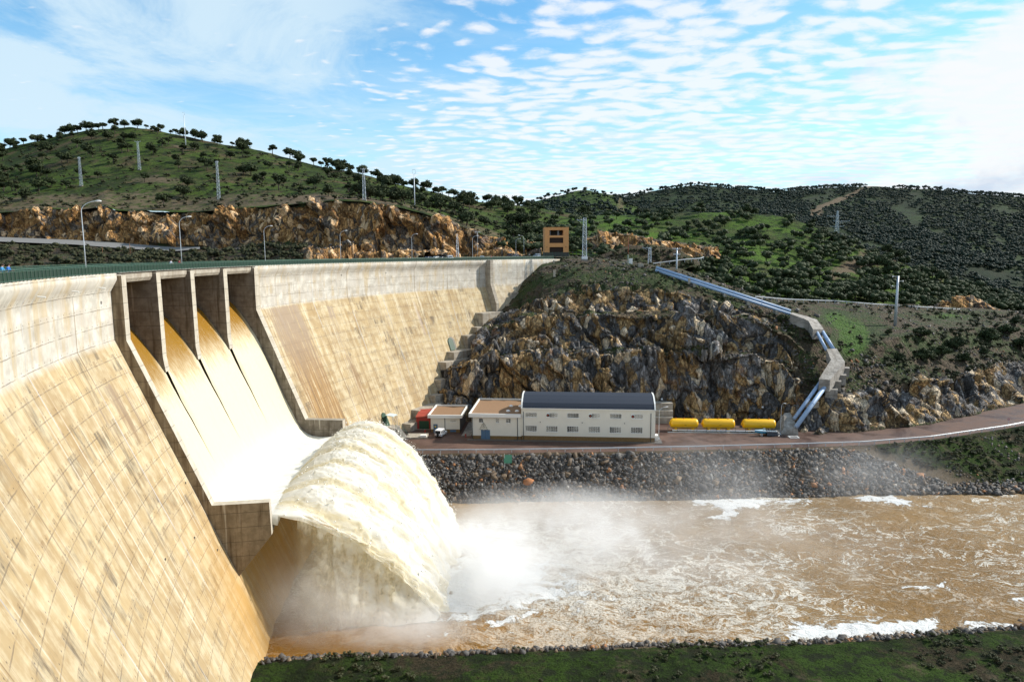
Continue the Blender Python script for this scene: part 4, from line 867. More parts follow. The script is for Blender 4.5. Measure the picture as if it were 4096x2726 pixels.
# ------------------------------------------------------------------ water on the spillway
def m_spill():
    m, N, b = mat('spillway_water'); uv = N.attr('duv')[1]; u, v, w = N.sep(uv)       # u across (m), v along the flow (m), w edge distance
    st = N.noise(N.comb(N.math('MULTIPLY', u, 1.6), N.math('MULTIPLY', v, 0.16), 0.0), 1.0, 7, 0.72); fi = N.noise(N.comb(N.math('MULTIPLY', u, 5.0), N.math('MULTIPLY', v, 0.55), 0.0), 1.0, 5, 0.7)
    k = N.math('ADD', v, N.math('ADD', N.math('MULTIPLY', N.math('SUBTRACT', st, 0.5), 9.0), N.math('MULTIPLY', N.math('SUBTRACT', fi, 0.5), 11.0)))
    k = N.math('ADD', k, N.ss(w, 1.6, 0.0, 0, 4.0))
    k = N.math('SUBTRACT', k, N.attr('late')[2])
    a = N.mix(N.ss(v, 0, 14), (0.25, 0.110, 0.004), (0.29, 0.155, 0.022))
    c = N.mix(N.ss(k, 9.5, 18.0), a, (0.64, 0.57, 0.39)); c = N.mix(N.ss(v, 32, 48), c, (0.80, 0.80, 0.77))
    c = N.mix(N.ss(fi, 0.42, 0.30, 0, 0.35), c, (0.42, 0.36, 0.25))
    c = N.mix(N.math('MULTIPLY', N.ss(fi, 0.66, 0.74), N.ss(k, 5, 9, 0, 0.9)), c, (0.85, 0.80, 0.68))
    N.set(b.inputs['Base Color'], c); N.set(b.inputs['Roughness'], N.ss(k, 8, 18, 0.22, 0.8)); b.inputs['Specular IOR Level'].default_value = 0.4
    N.set(b.inputs['Normal'], N.bump(N.math('ADD', N.math('MULTIPLY', st, 0.5), N.math('MULTIPLY', fi, 0.25)), 0.6, 0.35))
    return m
M_SPILL = m_spill()
wprof = [(-9.05, 51.9), (-8.0, 51.5), (-7.0, 50.9), (-5.7, 50.05), (-4.24, 48.75), (-3.0, 47.05), (-1.34, 44.6), (0.3, 41.9), (2.37, 37.9), (4.35, 33.4), (6.09, 29.0), (7.56, 25.5), (9.04, 22.4), (10.0, 21.0), (11.08, 20.15), (12.3, 19.6), (13.52, 19.35), (15.0, 19.25), (16.5, 19.3), (17.8, 19.5), (18.9, 19.75), (19.3, 19.85)]
wprof = np.array(wprof); wl_ = np.concatenate([[0], np.cumsum(np.hypot(*np.diff(wprof, axis=0).T))])
wv = np.linspace(0, wl_[-1], 150); ws = np.interp(wv, wl_, wprof[:, 0]); wz = np.interp(wv, wl_, wprof[:, 1])
for i, (ta, tb, late) in enumerate(((185.70, 189.48, 3.6), (181.30, 185.24, 2.4), (176.86, 180.84, 1.0), (172.57, 176.40, -0.6))):
    tc = (ta + tb) / 2; gap = np.interp(wv, [14.5, 15.5, 22, 33, 46], [0.0, 0.05, 0.15, 0.232, 0.232])   # sheets close up downstream of each pier
    A = np.linspace(0, 1, 46)
    lo = ta - (gap if i < 3 or True else 0) * (0 if i == 3 else 1); hi = tb + gap * (0 if i == 0 else 1)
    th = lo[:, None] * (1 - A) + hi[:, None] * A if isinstance(lo, np.ndarray) else ta * (1 - A)[None] + (tb + 0 * wv)[:, None] * A
    nn = fbm(np.stack(np.broadcast_arrays(np.radians(th) * R * 1.2, wv[:, None] * 0.25, 0 * th), -1), 0.6, 4, 30) - 0.5
    edge = np.minimum(A, 1 - A)[None, :] * math.radians(tb - ta) * R
    roll = np.clip((0.9 - edge) / 0.9, 0, 1) ** 2
    zz = wz[:, None] + nn * np.clip((wv[:, None] - 8) / 18, 0.05, 1) * 0.75 - roll * np.clip((wv[:, None] - 15.5) / 4, 0, 1) * np.clip((32 - wv[:, None]) / 15, 0.0, 1) * 1.2
    Pw = Q(th, ws[:, None], zz)
    uvw = np.stack(np.broadcast_arrays(np.radians(208 - th) * R, wv[:, None], edge + 0 * th), -1)
    tag(fastmesh('spillway_water', Pw.reshape(-1, 3), gridfaces(*th.shape), M_SPILL, smooth=True, attrs={'duv': uvw.reshape(-1, 3), 'late': np.full(th.size, late)}), 'sheet of brown and white water pouring down the ' + ('first', 'second', 'third', 'fourth')[i] + ' spillway bay from the left', kind='structure')
# ------------------------------------------------------------------ the jet thrown off the bucket
def m_jet():
    m, N, b = mat('jet_water'); uv = N.attr('duv')[1]; u, v, w = N.sep(uv); P = N.pos()
    st = N.noise(N.comb(N.math('MULTIPLY', u, 0.55), N.math('MULTIPLY', v, 0.13), 0.0), 1.0, 7, 0.68, 0.4)
    fi = N.noise(N.comb(N.math('MULTIPLY', u, 2.2), N.math('MULTIPLY', v, 0.75), 0.0), 1.0, 7, 0.72, 0.3)
    cr = N.attr('crest')[2]
    k = N.math('ADD', N.math('MULTIPLY', st, 0.65), N.math('ADD', N.math('MULTIPLY', fi, 0.35), N.math('MULTIPLY', N.math('SUBTRACT', cr, 0.5), 0.22)))
    c = N.mix(N.ss(k, 0.36, 0.60), (0.78, 0.69, 0.47), (0.93, 0.91, 0.84)); c = N.mix(N.ss(v, 12, 42, 0.0, 0.75), c, (0.90, 0.89, 0.85))
    N.set(b.inputs['Base Color'], c); b.inputs['Roughness'].default_value = 0.9; b.inputs['Specular IOR Level'].default_value = 0.15
    N.set(b.inputs['Normal'], N.bump(N.math('ADD', fi, N.math('MULTIPLY', st, 0.8)), 0.45, 0.16))
    tr = N.new('ShaderNodeBsdfTranslucent'); N.set(tr.inputs['Color'], c)
    mx = N.new('ShaderNodeMixShader'); mx.inputs[0].default_value = 0.45; N.l.new(b.outputs[0], mx.inputs[1]); N.l.new(tr.outputs[0], mx.inputs[2])
    # ragged see-through fringe
    al = N.attr('dens')[2]; al = N.ss(N.math('ADD', al, N.math('MULTIPLY', N.math('SUBTRACT', N.noise(N.comb(N.math('MULTIPLY', u, 1.3), N.math('MULTIPLY', v, 0.30), w), 1.0, 7, 0.7, 0.3), 0.5), 1.5)), 0.30, 0.72)
    tp = N.new('ShaderNodeBsdfTransparent'); m2 = N.new('ShaderNodeMixShader'); N.set(m2.inputs[0], al); N.l.new(tp.outputs[0], m2.inputs[1]); N.l.new(mx.outputs[0], m2.inputs[2])
    out = [n for n in N.n if n.type == 'OUTPUT_MATERIAL'][0]; N.l.new(m2.outputs[0], out.inputs['Surface'])
    return m
M_JET = m_jet()
def m_veil():
    """fine falling spray: soft, see-through"""
    m, N, b = mat('spray_veil'); uv = N.attr('duv')[1]; u, v, w = N.sep(uv); P = N.pos()
    st = N.noise(N.comb(N.math('MULTIPLY', u, 0.11), N.math('MULTIPLY', v, 0.42), w), 1.0, 7, 0.62, 0.6); fi = N.noise(P, 0.9, 7, 0.7, 0.4)
    c = N.mix(N.ss(N.math('ADD', N.math('MULTIPLY', st, 0.6), N.math('MULTIPLY', fi, 0.4)), 0.38, 0.62), (0.78, 0.66, 0.40), (0.90, 0.86, 0.72)); c = N.mix(N.ss(v, 22, 36), c, (0.88, 0.86, 0.80))
    N.set(b.inputs['Base Color'], c); b.inputs['Roughness'].default_value = 1.0; b.inputs['Specular IOR Level'].default_value = 0.0
    N.set(b.inputs['Normal'], N.bump(N.math('ADD', fi, st), 0.35, 0.3))
    tr = N.new('ShaderNodeBsdfTranslucent'); N.set(tr.inputs['Color'], c); mx = N.new('ShaderNodeMixShader'); mx.inputs[0].default_value = 0.5; N.l.new(b.outputs[0], mx.inputs[1]); N.l.new(tr.outputs[0], mx.inputs[2])
    al = N.math('MULTIPLY', N.attr('dens')[2], N.math('ADD', N.math('MULTIPLY', N.ss(st, 0.30, 0.68), 0.75), N.math('MULTIPLY', N.ss(fi, 0.30, 0.66), 0.45)), clamp=True); al = N.math('MULTIPLY', al, 1.35, clamp=True)
    tp = N.new('ShaderNodeBsdfTransparent'); m2 = N.new('ShaderNodeMixShader'); N.set(m2.inputs[0], al); N.l.new(tp.outputs[0], m2.inputs[1]); N.l.new(mx.outputs[0], m2.inputs[2])
    out = [n for n in N.n if n.type == 'OUTPUT_MATERIAL'][0]; N.l.new(m2.outputs[0], out.inputs['Surface'])
    return m
M_VEIL = m_veil()
LIP_S, LIP_Z = 18.9, 19.75
TH_J = [172.5, 174.2, 177.0, 180.0, 183.5, 186.5, 188.3, 189.5]
M_J = [0.72, 0.98, 1.16, 1.10, 0.83, 0.42, 0.07, -0.22]
G_J = [0.0560, 0.0600, 0.0620, 0.0612, 0.0545, 0.0400, 0.0285, 0.0200]
def jet_z(th, s):
    m_ = np.interp(th, TH_J, M_J); g_ = np.interp(th, TH_J, G_J); d = s - LIP_S
    return LIP_Z + m_ * d - g_ * d * d
thj = np.linspace(172.5, 189.5, 230); dj = np.linspace(0, 32.5, 190)
TH, DJ = np.meshgrid(thj, dj, indexing='ij'); SJ = LIP_S + DJ
a = (TH - 172.5) / 17.0
Zb = jet_z(TH, SJ)
wob = fbm(np.stack([a * 5, DJ * 0.05, 0 * a], -1), 1.0, 3, 60) * 1.6
ph = (a * 7.6 + wob * 0.55 - DJ * 0.004) * 2 * math.pi
rid = (0.5 + 0.5 * np.cos(ph)) ** 0.7
grow = np.clip(DJ / 9, 0.12, 1.0)
Pj = Q(TH, SJ, Zb)
FL = np.stack([a * 52, DJ * 0.42, 0 * a], -1); tur = fbm(FL, 0.34, 5, 61, 0.55) - 0.5; tur2 = fbm(FL, 1.5, 4, 62, 0.6) - 0.5
ztop = Zb + (rid - 0.5) * 0.95 * np.clip(DJ / 4, 0.10, 1) * np.clip(1.25 - DJ / 20, 0.15, 1) + grow * (tur * 1.5 + tur2 * 0.95)
edgeN = np.clip((189.5 - TH) / 1.0, 0, 1)
off = np.stack([outw(180)[0] + 0 * TH, outw(180)[1] + 0 * TH, 0 * TH], -1)
Pt = Q(TH, SJ + grow * (fbm(Pj + 50, 0.5, 4, 63) - 0.5) * 2.6, ztop)
thick = np.interp(DJ, [0, 10, 32], [1.6, 2.2, 4.0]) * np.clip(np.minimum(189.6 - TH, TH - 172.4) / 2.5 + 0.06 + 0.9 * (DJ < 1.2), 0.06, 1)
Pbm = Q(TH, SJ, Zb - thick + grow * tur * 2)
dens = np.clip(1.5 - np.clip((DJ - 28) / 5, 0, 1) * 0.5, 0, 2) + 0 * TH
dens = np.minimum(dens, 0.35 + 9 * np.minimum(a, 1 - a) + np.clip(1 - DJ / 6, 0, 1)); dens = np.minimum(dens, np.where(Zb < 1.5, 0.9, 2))
U = np.radians(190 - TH) * R; at = {'duv': np.stack([U, DJ, 0 * U], -1).reshape(-1, 3), 'dens': dens.ravel(), 'crest': rid.ravel()}
V = np.concatenate([Pt.reshape(-1, 3), Pbm.reshape(-1, 3)]); n0 = Pt.shape[0] * Pt.shape[1]; gf = gridfaces(*TH.shape)
ring = []
na, nb = TH.shape
for j in range(nb - 1): ring += [((na - 1) * nb + j, (na - 1) * nb + j + 1, n0 + (na - 1) * nb + j + 1, n0 + (na - 1) * nb + j), (j, n0 + j, n0 + j + 1, j + 1)]
FF = np.concatenate([gf, gf[:, ::-1] + n0, np.array(ring)])
tag(fastmesh('water_jet', V, FF, M_JET, smooth=True, attrs={k: np.concatenate([v_, v_]) for k, v_ in at.items()}), 'cream white jet of water leaping off the spillway bucket', kind='structure')
# falling curtain below the near edge of the jet
def curtain(name, d0, d1, tho, lean, seed, dn, nz=70):
    d = np.linspace(d0, d1, 120); w_ = np.linspace(0, 1, nz); Dd, Wd = np.meshgrid(d, w_, indexing='ij')
    zr = jet_z(np.full_like(d, 189.3), LIP_S + d)[:, None]
    P0 = Q(tho + 0 * Dd, LIP_S + Dd - Wd * (0.10 * Dd), zr * (1 - Wd) + 0.2 * Wd)
    nz_ = fbm(P0, 0.22, 4, seed) - 0.5
    P0 = P0 + tang(189.5) * (lean * Wd + nz_ * 2.4 * np.clip(Wd * 3, 0.2, 1))[..., None]
    de = dn(Dd, Wd)
    return tag(fastmesh(name, P0.reshape(-1, 3), gridfaces(*Dd.shape), M_VEIL, smooth=True, attrs={'duv': np.stack([Wd * zr, Dd * 1.0 + 6, seed + 0 * Dd], -1).reshape(-1, 3), 'dens': de.ravel(), 'crest': np.full(Dd.size, 0.42)}), 'thin curtain of spray falling below the near edge of the jet', kind='structure')
curtain('water_curtain', 4, 30, 189.3, 2.0, 71, lambda D_, W_: np.clip((D_ - 3) / 12, 0, 1) * (1.35 - 0.7 * W_ * np.clip((25 - D_) / 14, 0, 1)) + 0.6 * np.clip(1 - W_ * 7, 0, 1))
curtain('water_curtain', 3, 31, 188.4, 1.5, 75, lambda D_, W_: np.clip((D_ - 2) / 8, 0, 1) * (0.30 + np.clip((D_ - 7) / 12, 0, 1) * (1.1 - 0.3 * W_)))
curtain('water_curtain', 2, 24, 187.0, 0.5, 79, lambda D_, W_: np.clip((D_ - 1) / 6, 0, 1) * (0.42 - 0.15 * W_ + 0.5 * np.clip((D_ - 6) / 12, 0, 1)))
# droplets flung off the top of the jet
rg = np.random.default_rng(9); n = 6500
ii = rg.integers(0, na, n); jj = (rg.beta(1.6, 1.2, n) * (nb - 1)).astype(int)
pc = Pt[ii, jj] + np.stack([rg.normal(0, 0.35, n), rg.normal(0, 0.35, n), np.abs(rg.normal(0.15, 0.55, n))], -1) * (0.4 + DJ[ii, jj] / 22)[:, None]
tet = np.array([(1, 1, 1), (1, -1, -1), (-1, 1, -1), (-1, -1, 1)], float)
sz = rg.lognormal(math.log(0.034), 0.5, n); Vd = pc[:, None] + (tet[None] * (1 + rg.uniform(-.5, .5, (n, 4, 3)))) * sz[:, None, None]
tf4 = np.array([(0, 1, 2), (0, 3, 1), (0, 2, 3), (1, 3, 2)])
M_DROP = flat('droplets', (0.85, 0.83, 0.76), 0.6, var=0.05)
tag(fastmesh('spray_droplets', Vd.reshape(-1, 3), (tf4[None] + (np.arange(n) * 4)[:, None, None]).reshape(-1, 3), M_DROP), 'white droplets flying off the top of the jet', kind='stuff')
# ------------------------------------------------------------------ drifting spray (a real volume above the river)
def m_spray():
    m = bpy.data.materials.new('spray'); m.use_nodes = True; N = NT(m.node_tree); N.n.clear()
    out = N.new('ShaderNodeOutputMaterial'); vol = N.new('ShaderNodeVolumePrincipled'); P = N.pos(); x, y, z = N.sep(P)
    nz = N.noise(N.vmath('ADD', N.scale(P, (0.8, 0.8, 1.0)), (4, 2, 0)), 0.085, 5, 0.62, 0.5); n2 = N.noise(P, 0.3, 4, 0.65, 0.3)
    def blob(c, r, k, pw=2.0):
        d = N.vmath('LENGTH', N.vmath('DIVIDE', N.vmath('SUBTRACT', P, c), r)); return N.math('MULTIPLY', N.ss(d, 1.0, 0.15), k)
    dn = None
    for c, r, k in (((-6, 119, 3), (15, 18, 11.0), 0.15), ((8, 126, 3), (34, 24, 9.0), 0.048), ((28, 132, 2), (62, 30, 8), 0.034), ((-31, 104, 3), (13, 9, 15), 0.075), ((-20, 101, 1.0), (17, 7.5, 5.0), 0.15), ((46, 156, 6), (24, 17, 15), 0.013), ((88, 160, 5), (24, 15, 13), 0.012), ((10, 146, 2), (34, 18, 7), 0.050)):
        bl = blob(c, r, k); dn = bl if dn is None else N.math('ADD', dn, bl)
    tx = N.math('ADD', N.math('MULTIPLY', nz, 0.7), N.math('MULTIPLY', n2, 0.3))
    d = N.math('MULTIPLY', dn, N.ss(tx, 0.34, 0.66, 0.10, 1.9))
    N.set(vol.inputs['Density'], d); vol.inputs['Color'].default_value = (0.99, 0.99, 0.99, 1); vol.inputs['Anisotropy'].default_value = 0.0
    N.l.new(vol.outputs[0], out.inputs['Volume'])
    return m
mb = MB(); mb.box((32, 131, 8.6), (158, 86, 17.0)); spray = part('spray', mb, m_spray())
tag(spray, 'white spray drifting over the river from the foot of the jet', kind='stuff')
spray.visible_shadow = True
# ------------------------------------------------------------------ oaks and scrub
def leafcloud(rg, centers, radii, n, size, body=0.86):
    """crown: rough rounded masses of foliage plus n small leaf clumps through and round them; triangles"""
    centers = np.array(centers, float); radii = np.array(radii, float)
    vol = radii.prod(1) ** 0.75; k = rg.choice(len(centers), n, p=vol / vol.sum())
    d = rg.normal(size=(n, 3)); d /= np.linalg.norm(d, axis=1, keepdims=True); r = rg.uniform(0.45, 1.0, (n, 1)) ** 0.35
    c = centers[k] + d * r * radii[k] * rg.uniform(0.9, 1.18, (n, 1))
    a = rg.normal(size=(n, 3)); a[:, 2] *= 0.55; a /= np.linalg.norm(a, axis=1, keepdims=True)
    b_ = rg.normal(size=(n, 3)); b_ -= a * (a * b_).sum(1, keepdims=True); b_ /= np.linalg.norm(b_, axis=1, keepdims=True)
    s = size * rg.uniform(0.6, 1.5, (n, 1))
    V = np.stack([c + a * s, c + b_ * s * 0.7, c - a * s, c - b_ * s * 0.7 + np.cross(a, b_) * s * 0.25], 1).reshape(-1, 3)
    o = np.arange(n)[:, None] * 4; T_ = np.concatenate([o + [0, 1, 2], o + [0, 2, 3]]); rn = np.repeat(np.clip(rg.normal(0.5, 0.27, n), 0, 1), 4)
    m_ = len(centers); B = ICO_V[None] * (1 + rg.uniform(-0.2, 0.2, (m_, 12, 1))) * radii[:, None, :] * body + centers[:, None, :]
    T2 = (ICO_F[None] + (np.arange(m_) * 12)[:, None, None]).reshape(-1, 3) + len(V)
    return np.concatenate([V, B.reshape(-1, 3)]), np.concatenate([T_, T2]), np.concatenate([rn, np.clip(rg.normal(0.35, 0.15, m_ * 12), 0, 1)])  # inner masses coloured darker than the clumps, painting in the crown's inner shade
def oak_shape(seed, w=4.2, h=7.0, blobs=9, n=520, size=0.36, trunk=2.2):
    rg = np.random.default_rng(seed); cs = []; rs = []; mb = MB()
    tip = np.array([rg.normal(0, 0.25), rg.normal(0, 0.25), trunk])
    mb.tube([(0, 0, -0.6), (0.04, 0.02, trunk * 0.5), tip], [0.34, 0.25, 0.2], 7)
    for i in range(blobs):
        an = i * 2.399 + rg.normal(0, 0.3); rr = w * 0.62 * math.sqrt((i + 0.4) / blobs) * rg.uniform(0.75, 1.15)
        c = np.array([math.cos(an) * rr, math.sin(an) * rr, h * rg.uniform(0.46, 0.78) - 0.16 * rr + (0.6 if i < 2 else 0)])
        q = w * rg.uniform(0.24, 0.46); cs.append(c); rs.append((q, q, q * rg.uniform(0.55, 0.78)))
        if i < 7: mb.tube([tip, (tip + c) / 2 + [0, 0, -0.2], c], [0.16, 0.10, 0.04], 5)
    return mb, leafcloud(rg, cs, rs, int(n * 1.4), size, 0.74)
def put_tree(name, shape, loc, label, cat, group, leafm=None):
    r = thing(name, label, cat, (0, 0, 0), 0, group)
    part('trunk', shape[0], M_BARK, r, True)
    V, Fq, rn = shape[1]
    fastmesh('crown', V, Fq, leafm or M_OAK, r, True, attrs={'rnd': rn})
    r.location = loc; return r
OAKS = [oak_shape(100 + i, *p) for i, p in enumerate(((4.2, 7.0, 10, 620, 0.34, 2.3), (3.6, 6.6, 8, 520, 0.33, 2.2), (4.8, 7.4, 12, 720, 0.35, 2.4), (3.0, 5.6, 7, 430, 0.32, 1.7), (4.0, 7.8, 9, 560, 0.34, 3.2), (3.3, 6.0, 6, 380, 0.33, 2.6)))]
PROTO = {}
def on_sheet(name, px, T):
    G, Ts, pxs, at = SHEETS[name]
    i = np.interp(T, Ts, np.arange(len(Ts))); j = np.interp(px, pxs, np.arange(len(pxs)))
    i0 = int(min(i, len(Ts) - 2)); j0 = int(min(j, len(pxs) - 2)); a = i - i0; b_ = j - j0
    return (G[i0, j0] * (1 - a) * (1 - b_) + G[i0 + 1, j0] * a * (1 - b_) + G[i0, j0 + 1] * (1 - a) * b_ + G[i0 + 1, j0 + 1] * a * b_)
SEATS = []
rg = np.random.default_rng(21)
KIND = ['broad', 'round', 'wide spreading', 'low', 'tall', 'open crowned']
def tree_label(k, sc, zone, where):
    s = 'large ' if sc > 1.12 else ('small ' if sc < 0.78 else '')
    return f"{s}{KIND[k]} oak {zone}{where}"
def plant(zone, sheetname, px, T, sc, k, where, group):
    p = on_sheet(sheetname, px, T) - [0, 0, 0.15]; rz = rg.uniform(0, 6.28); lab = tree_label(k, sc, zone, where)
    if k not in PROTO:
        r = put_tree('oak_tree', OAKS[k], p, lab, 'tree', group); r.rotation_euler = (0, 0, rz); r.scale = (sc, sc, sc); PROTO[k] = r
    else: r = dup(PROTO[k], p, rz, lab, group, sc)
    return r
# marks one can name on the slopes, for telling neighbours apart
MARKS = [(320, 'near the leftmost mast'), (555, 'near the T topped mast'), (740, 'near the tall white pole'), (868, 'near the lone middle mast'), (1455, 'near the mast above the cutting'), (1655, 'near the slim white pole')]
def where_left(px, T):
    b_ = 'on the skyline' if T > 2.85 else ('high up' if T > 2.3 else ('half way up' if T > 1.7 else 'low down'))
    m_ = min(MARKS, key=lambda q: abs(q[0] - px)); s = m_[1] if abs(m_[0] - px) < 95 else ('at the left end' if px < 250 else ('towards its right end' if px > 1500 else 'between the masts'))
    return f"{b_} {s}"
n_ind = 0
# skyline of the left hill, trees where the photograph has them
for px, sc, k in ((-60, 1.0, 0), (10, 1.0, 1), (40, .95, 2), (55, 1.05, 0), (95, .9, 1), (140, .95, 2), (165, 1., 0), (200, .9, 3), (240, .85, 1), (262, 1.1, 2), (285, 1.1, 0), (312, 1.05, 1), (345, 1.1, 0), (365, .95, 2), (395, .9, 1), (412, 1.1, 5), (460, 1.15, 4), (498, .9, 0), (550, 1.0, 2), (585, .72, 5), (643, .85, 4), (683, .62, 3), (705, .95, 5), (735, 1.05, 0), (780, 1., 2), (805, 1.05, 0), (868, .95, 4), (930, .75, 5), (965, 1.05, 2), (990, .95, 0), (1090, 1.0, 4), (1160, 1.1, 2), (1195, 1.05, 0), (1255, .9, 1), (1285, .8, 5), (1310, .7, 3), (1345, 1.0, 2), (1405, .85, 1), (1450, .9, 2), (1488, .6, 4), (1508, .9, 0), (1540, .75, 5), (1578, .9, 2), (1605, .75, 1), (1618, .7, 5), (1658, .95, 2), (1708, 1., 0), (1770, .95, 1), (1795, .8, 5), (1815, .8, 2), (1855, .9, 0), (1890, .75, 1), (1910, .7, 3), (1948, .8, 2), (1985, .85, 0), (2020, .75, 1), (2045, .7, 5), (2085, .6, 3), (2110, .65, 0), (2140, .6, 1)):
    plant('', 'left_hill', px, 2.985 - abs(rg.normal(0, 0.035)), sc * 1.28, k, where_left(px, 3), 'oaks on the left hill'); n_ind += 1
def dens_left(px, T):
    if T < 1.03 or T > 2.97: return 0
    d = 0.5 + 0.35 * (T > 2.2)
    if px < 420: d += 0.35 * (T > 1.6)
    if 500 < px < 900 and 1.6 < T < 2.1: d *= 0.45
    if 800 < px < 1400 and T < 1.8: d *= 0.35
    if px > 1380: d += 0.35
    return d
cnt = 0
while cnt < 186:
    px = rg.uniform(-80, 2180); T = 1.04 + 1.93 * rg.random() ** 0.95
    if rg.random() > dens_left(px, T): continue
    plant('', 'left_hill', px, T, rg.uniform(0.85, 1.5), int(rg.integers(0, 6)), where_left(px, T), 'oaks on the left hill'); cnt += 1; n_ind += 1
def where_mid(px, T):
    b_ = 'on the top edge' if T > 2.8 else ('in the bright grass' if T > 1.9 else ('half way down' if T > 1.2 else 'low down'))
    return f"{b_} of the middle hill " + ('behind the orange gatehouse' if px < 2340 else ('above the curved rock cutting' if px < 2880 else ('above the blue pipes' if px < 3250 else 'above the upper guardrail')))
cnt = 0
while cnt < 50:
    px = rg.uniform(2050, 3900); T = rg.uniform(0.05, 2.97) if cnt > 12 else 2.98
    p = on_sheet('middle_hill', px, T); q = project(p)
    if T < 1.0 and (2300 < px < 2850): continue
    plant('', 'middle_hill', px, T, rg.uniform(0.8, 1.3), int(rg.integers(0, 6)), where_mid(px, T), 'oaks on the middle hill'); cnt += 1; n_ind += 1
# trees too many to tell apart: one mass per hill
def mass(name, label, items, leafm=M_OAK, nleaf=46, size=0.85, seed=1, nb=5):
    rg2 = np.random.default_rng(seed); shp = []
    for i in range(8):
        cs = [(rg2.normal(0, 1.35), rg2.normal(0, 1.35), 3.7 + rg2.normal(0, 0.55)) for _ in range(nb)]; rs = [(2.0 * rg2.uniform(.75, 1.15),) * 2 + (1.45,) for _ in range(nb)]
        V, Fq, rn = leafcloud(rg2, cs, rs, nleaf, size); tr = np.array([(-.25, 0, -.5), (.25, 0, -.5), (.15, .1, 3.2), (-.15, .1, 3.2)])
        shp.append((np.concatenate([V, tr]), np.concatenate([Fq, [[len(V), len(V) + 1, len(V) + 2], [len(V), len(V) + 2, len(V) + 3]]]), np.concatenate([rn, [0.0] * 4])))
    VV = []; FF = []; RR = []; o = 0
    for p, sc in items:
        V, Fq, rn = shp[int(rg2.integers(0, 8))]; an = rg2.uniform(0, 6.28); c, s = math.cos(an), math.sin(an)
        VV.append(np.stack([V[:, 0] * c - V[:, 1] * s, V[:, 0] * s + V[:, 1] * c, V[:, 2]], 1) * sc + p); FF.append(Fq + o); RR.append(np.clip(rn * 0.8 + rg2.uniform(-.1, .3), 0, 1)); o += len(V)
    return tag(fastmesh(name, np.concatenate(VV), np.concatenate(FF), leafm, attrs={'rnd': np.concatenate(RR)}), label, kind='stuff')
items = []
while len(items) < 900:
    px = rg.uniform(2000, 4400); T = rg.uniform(0.02, 2.98)
    lowd = np.clip(1.1 - T * 0.22, 0.25, 1) + (0.4 if px > 3250 else 0) - (0.12 if (1.75 < T < 2.7 and 2400 < px < 3250) else 0)
    if rg.random() > lowd: continue
    items.append((on_sheet('middle_hill', px, T), rg.uniform(0.6, 1.2)))
mass('oak_wood', 'thicket of dark oaks spread over the middle hill', items, nleaf=130, size=0.42, seed=3)
items = []
for sname in ('far_hill', 'far_hill.001', 'far_hill.002'): pass
def farmass(idx, n, p0, p1, T1, dens, seed, label, sz=(0.55, 1.05)):
    nm = idx; G, Ts, pxs, at = FAR[nm]; it = []; rg3 = np.random.default_rng(seed)
    while len(it) < n:
        px = rg3.uniform(p0, p1); T = rg3.uniform(0.05, T1 + 0.0)
        if rg3.random() < 0.05: T = T1
        if rg3.random() > dens(px, T): continue
        if fbm(np.array([[px * 0.012, T * 5.0, 0.0]]), 1.0, 3, seed)[0] < 0.28 + 0.2 * rg3.random(): continue
        i = np.interp(T, Ts, np.arange(len(Ts))); j = np.interp(px, pxs, np.arange(len(pxs))); i0 = int(min(i, len(Ts) - 2)); j0 = int(min(j, len(pxs) - 2)); a_ = i - i0; b_ = j - j0
        if at['soil'][i0, j0] > 0.4 and rg3.random() < 0.9: continue
        p = G[i0, j0] * (1 - a_) * (1 - b_) + G[i0 + 1, j0] * a_ * (1 - b_) + G[i0, j0 + 1] * (1 - a_) * b_ + G[i0 + 1, j0 + 1] * a_ * b_
        it.append((p, rg3.uniform(*sz)))
    mass('oak_wood', label, it, M_OAKF, nleaf=16, size=0.6, seed=seed, nb=3)
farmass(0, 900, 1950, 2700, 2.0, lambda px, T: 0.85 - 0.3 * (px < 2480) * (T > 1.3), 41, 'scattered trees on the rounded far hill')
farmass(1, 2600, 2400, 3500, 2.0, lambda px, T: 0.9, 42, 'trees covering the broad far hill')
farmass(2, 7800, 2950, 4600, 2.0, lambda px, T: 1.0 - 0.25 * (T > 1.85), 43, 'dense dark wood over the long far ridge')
# scrub: low growth nobody could count
def scrub_on(sname, n, p0, p1, t0, t1, seed, label, sc=(0.18, 0.5), dens=None, vegmin=0.55):
    rg3 = np.random.default_rng(seed); G, Ts, pxs, at = SHEETS[sname]; it = []; tries = 0
    while len(it) < n and tries < n * 40:
        tries += 1
        px = rg3.uniform(p0, p1); T = rg3.uniform(t0, t1)
        i = int(np.interp(T, Ts, np.arange(len(Ts)))); j = int(np.interp(px, pxs, np.arange(len(pxs))))
        if 'veg' in at and at['veg'][i, j] < vegmin: continue
        if dens is not None and rg3.random() > dens(px, T): continue
        it.append((G[i, j] - [0, 0, 0.35], rg3.uniform(*sc)))
    return mass('scrub', label, it, M_SCRUB, 60, 0.55, seed)
scrub_on('road_cutting', 520, -300, 1500, 0.05, 1.0, 51, 'dark scrub on the slope between the reservoir and the cutting road', (0.25, 0.75))
scrub_on('left_hill', 900, -300, 2200, 0.9, 2.95, 52, 'low scrub bushes scattered over the left hill', (0.10, 0.34))
scrub_on('left_hill', 420, -300, 2200, 0.95, 2.9, 62, 'dark bushes between the oaks of the left hill', (0.30, 0.62))
scrub_on('rock_hillside', 600, 1950, 3250, 4.3, 8.0, 53, 'scrub on the hilltop above the rock cliff', (0.06, 0.26))
scrub_on('rock_hillside', 850, 3050, 4500, 1.2, 7.2, 54, 'scrub on the rough slope right of the blue pipes', (0.08, 0.36), lambda px, T: 0.4 + 0.6 * (px > 3550))
scrub_on('rock_hillside', 160, 1950, 3150, 1.0, 4.1, 55, 'tufts of scrub on the ledges of the rock cliff', (0.06, 0.18), vegmin=0.3)
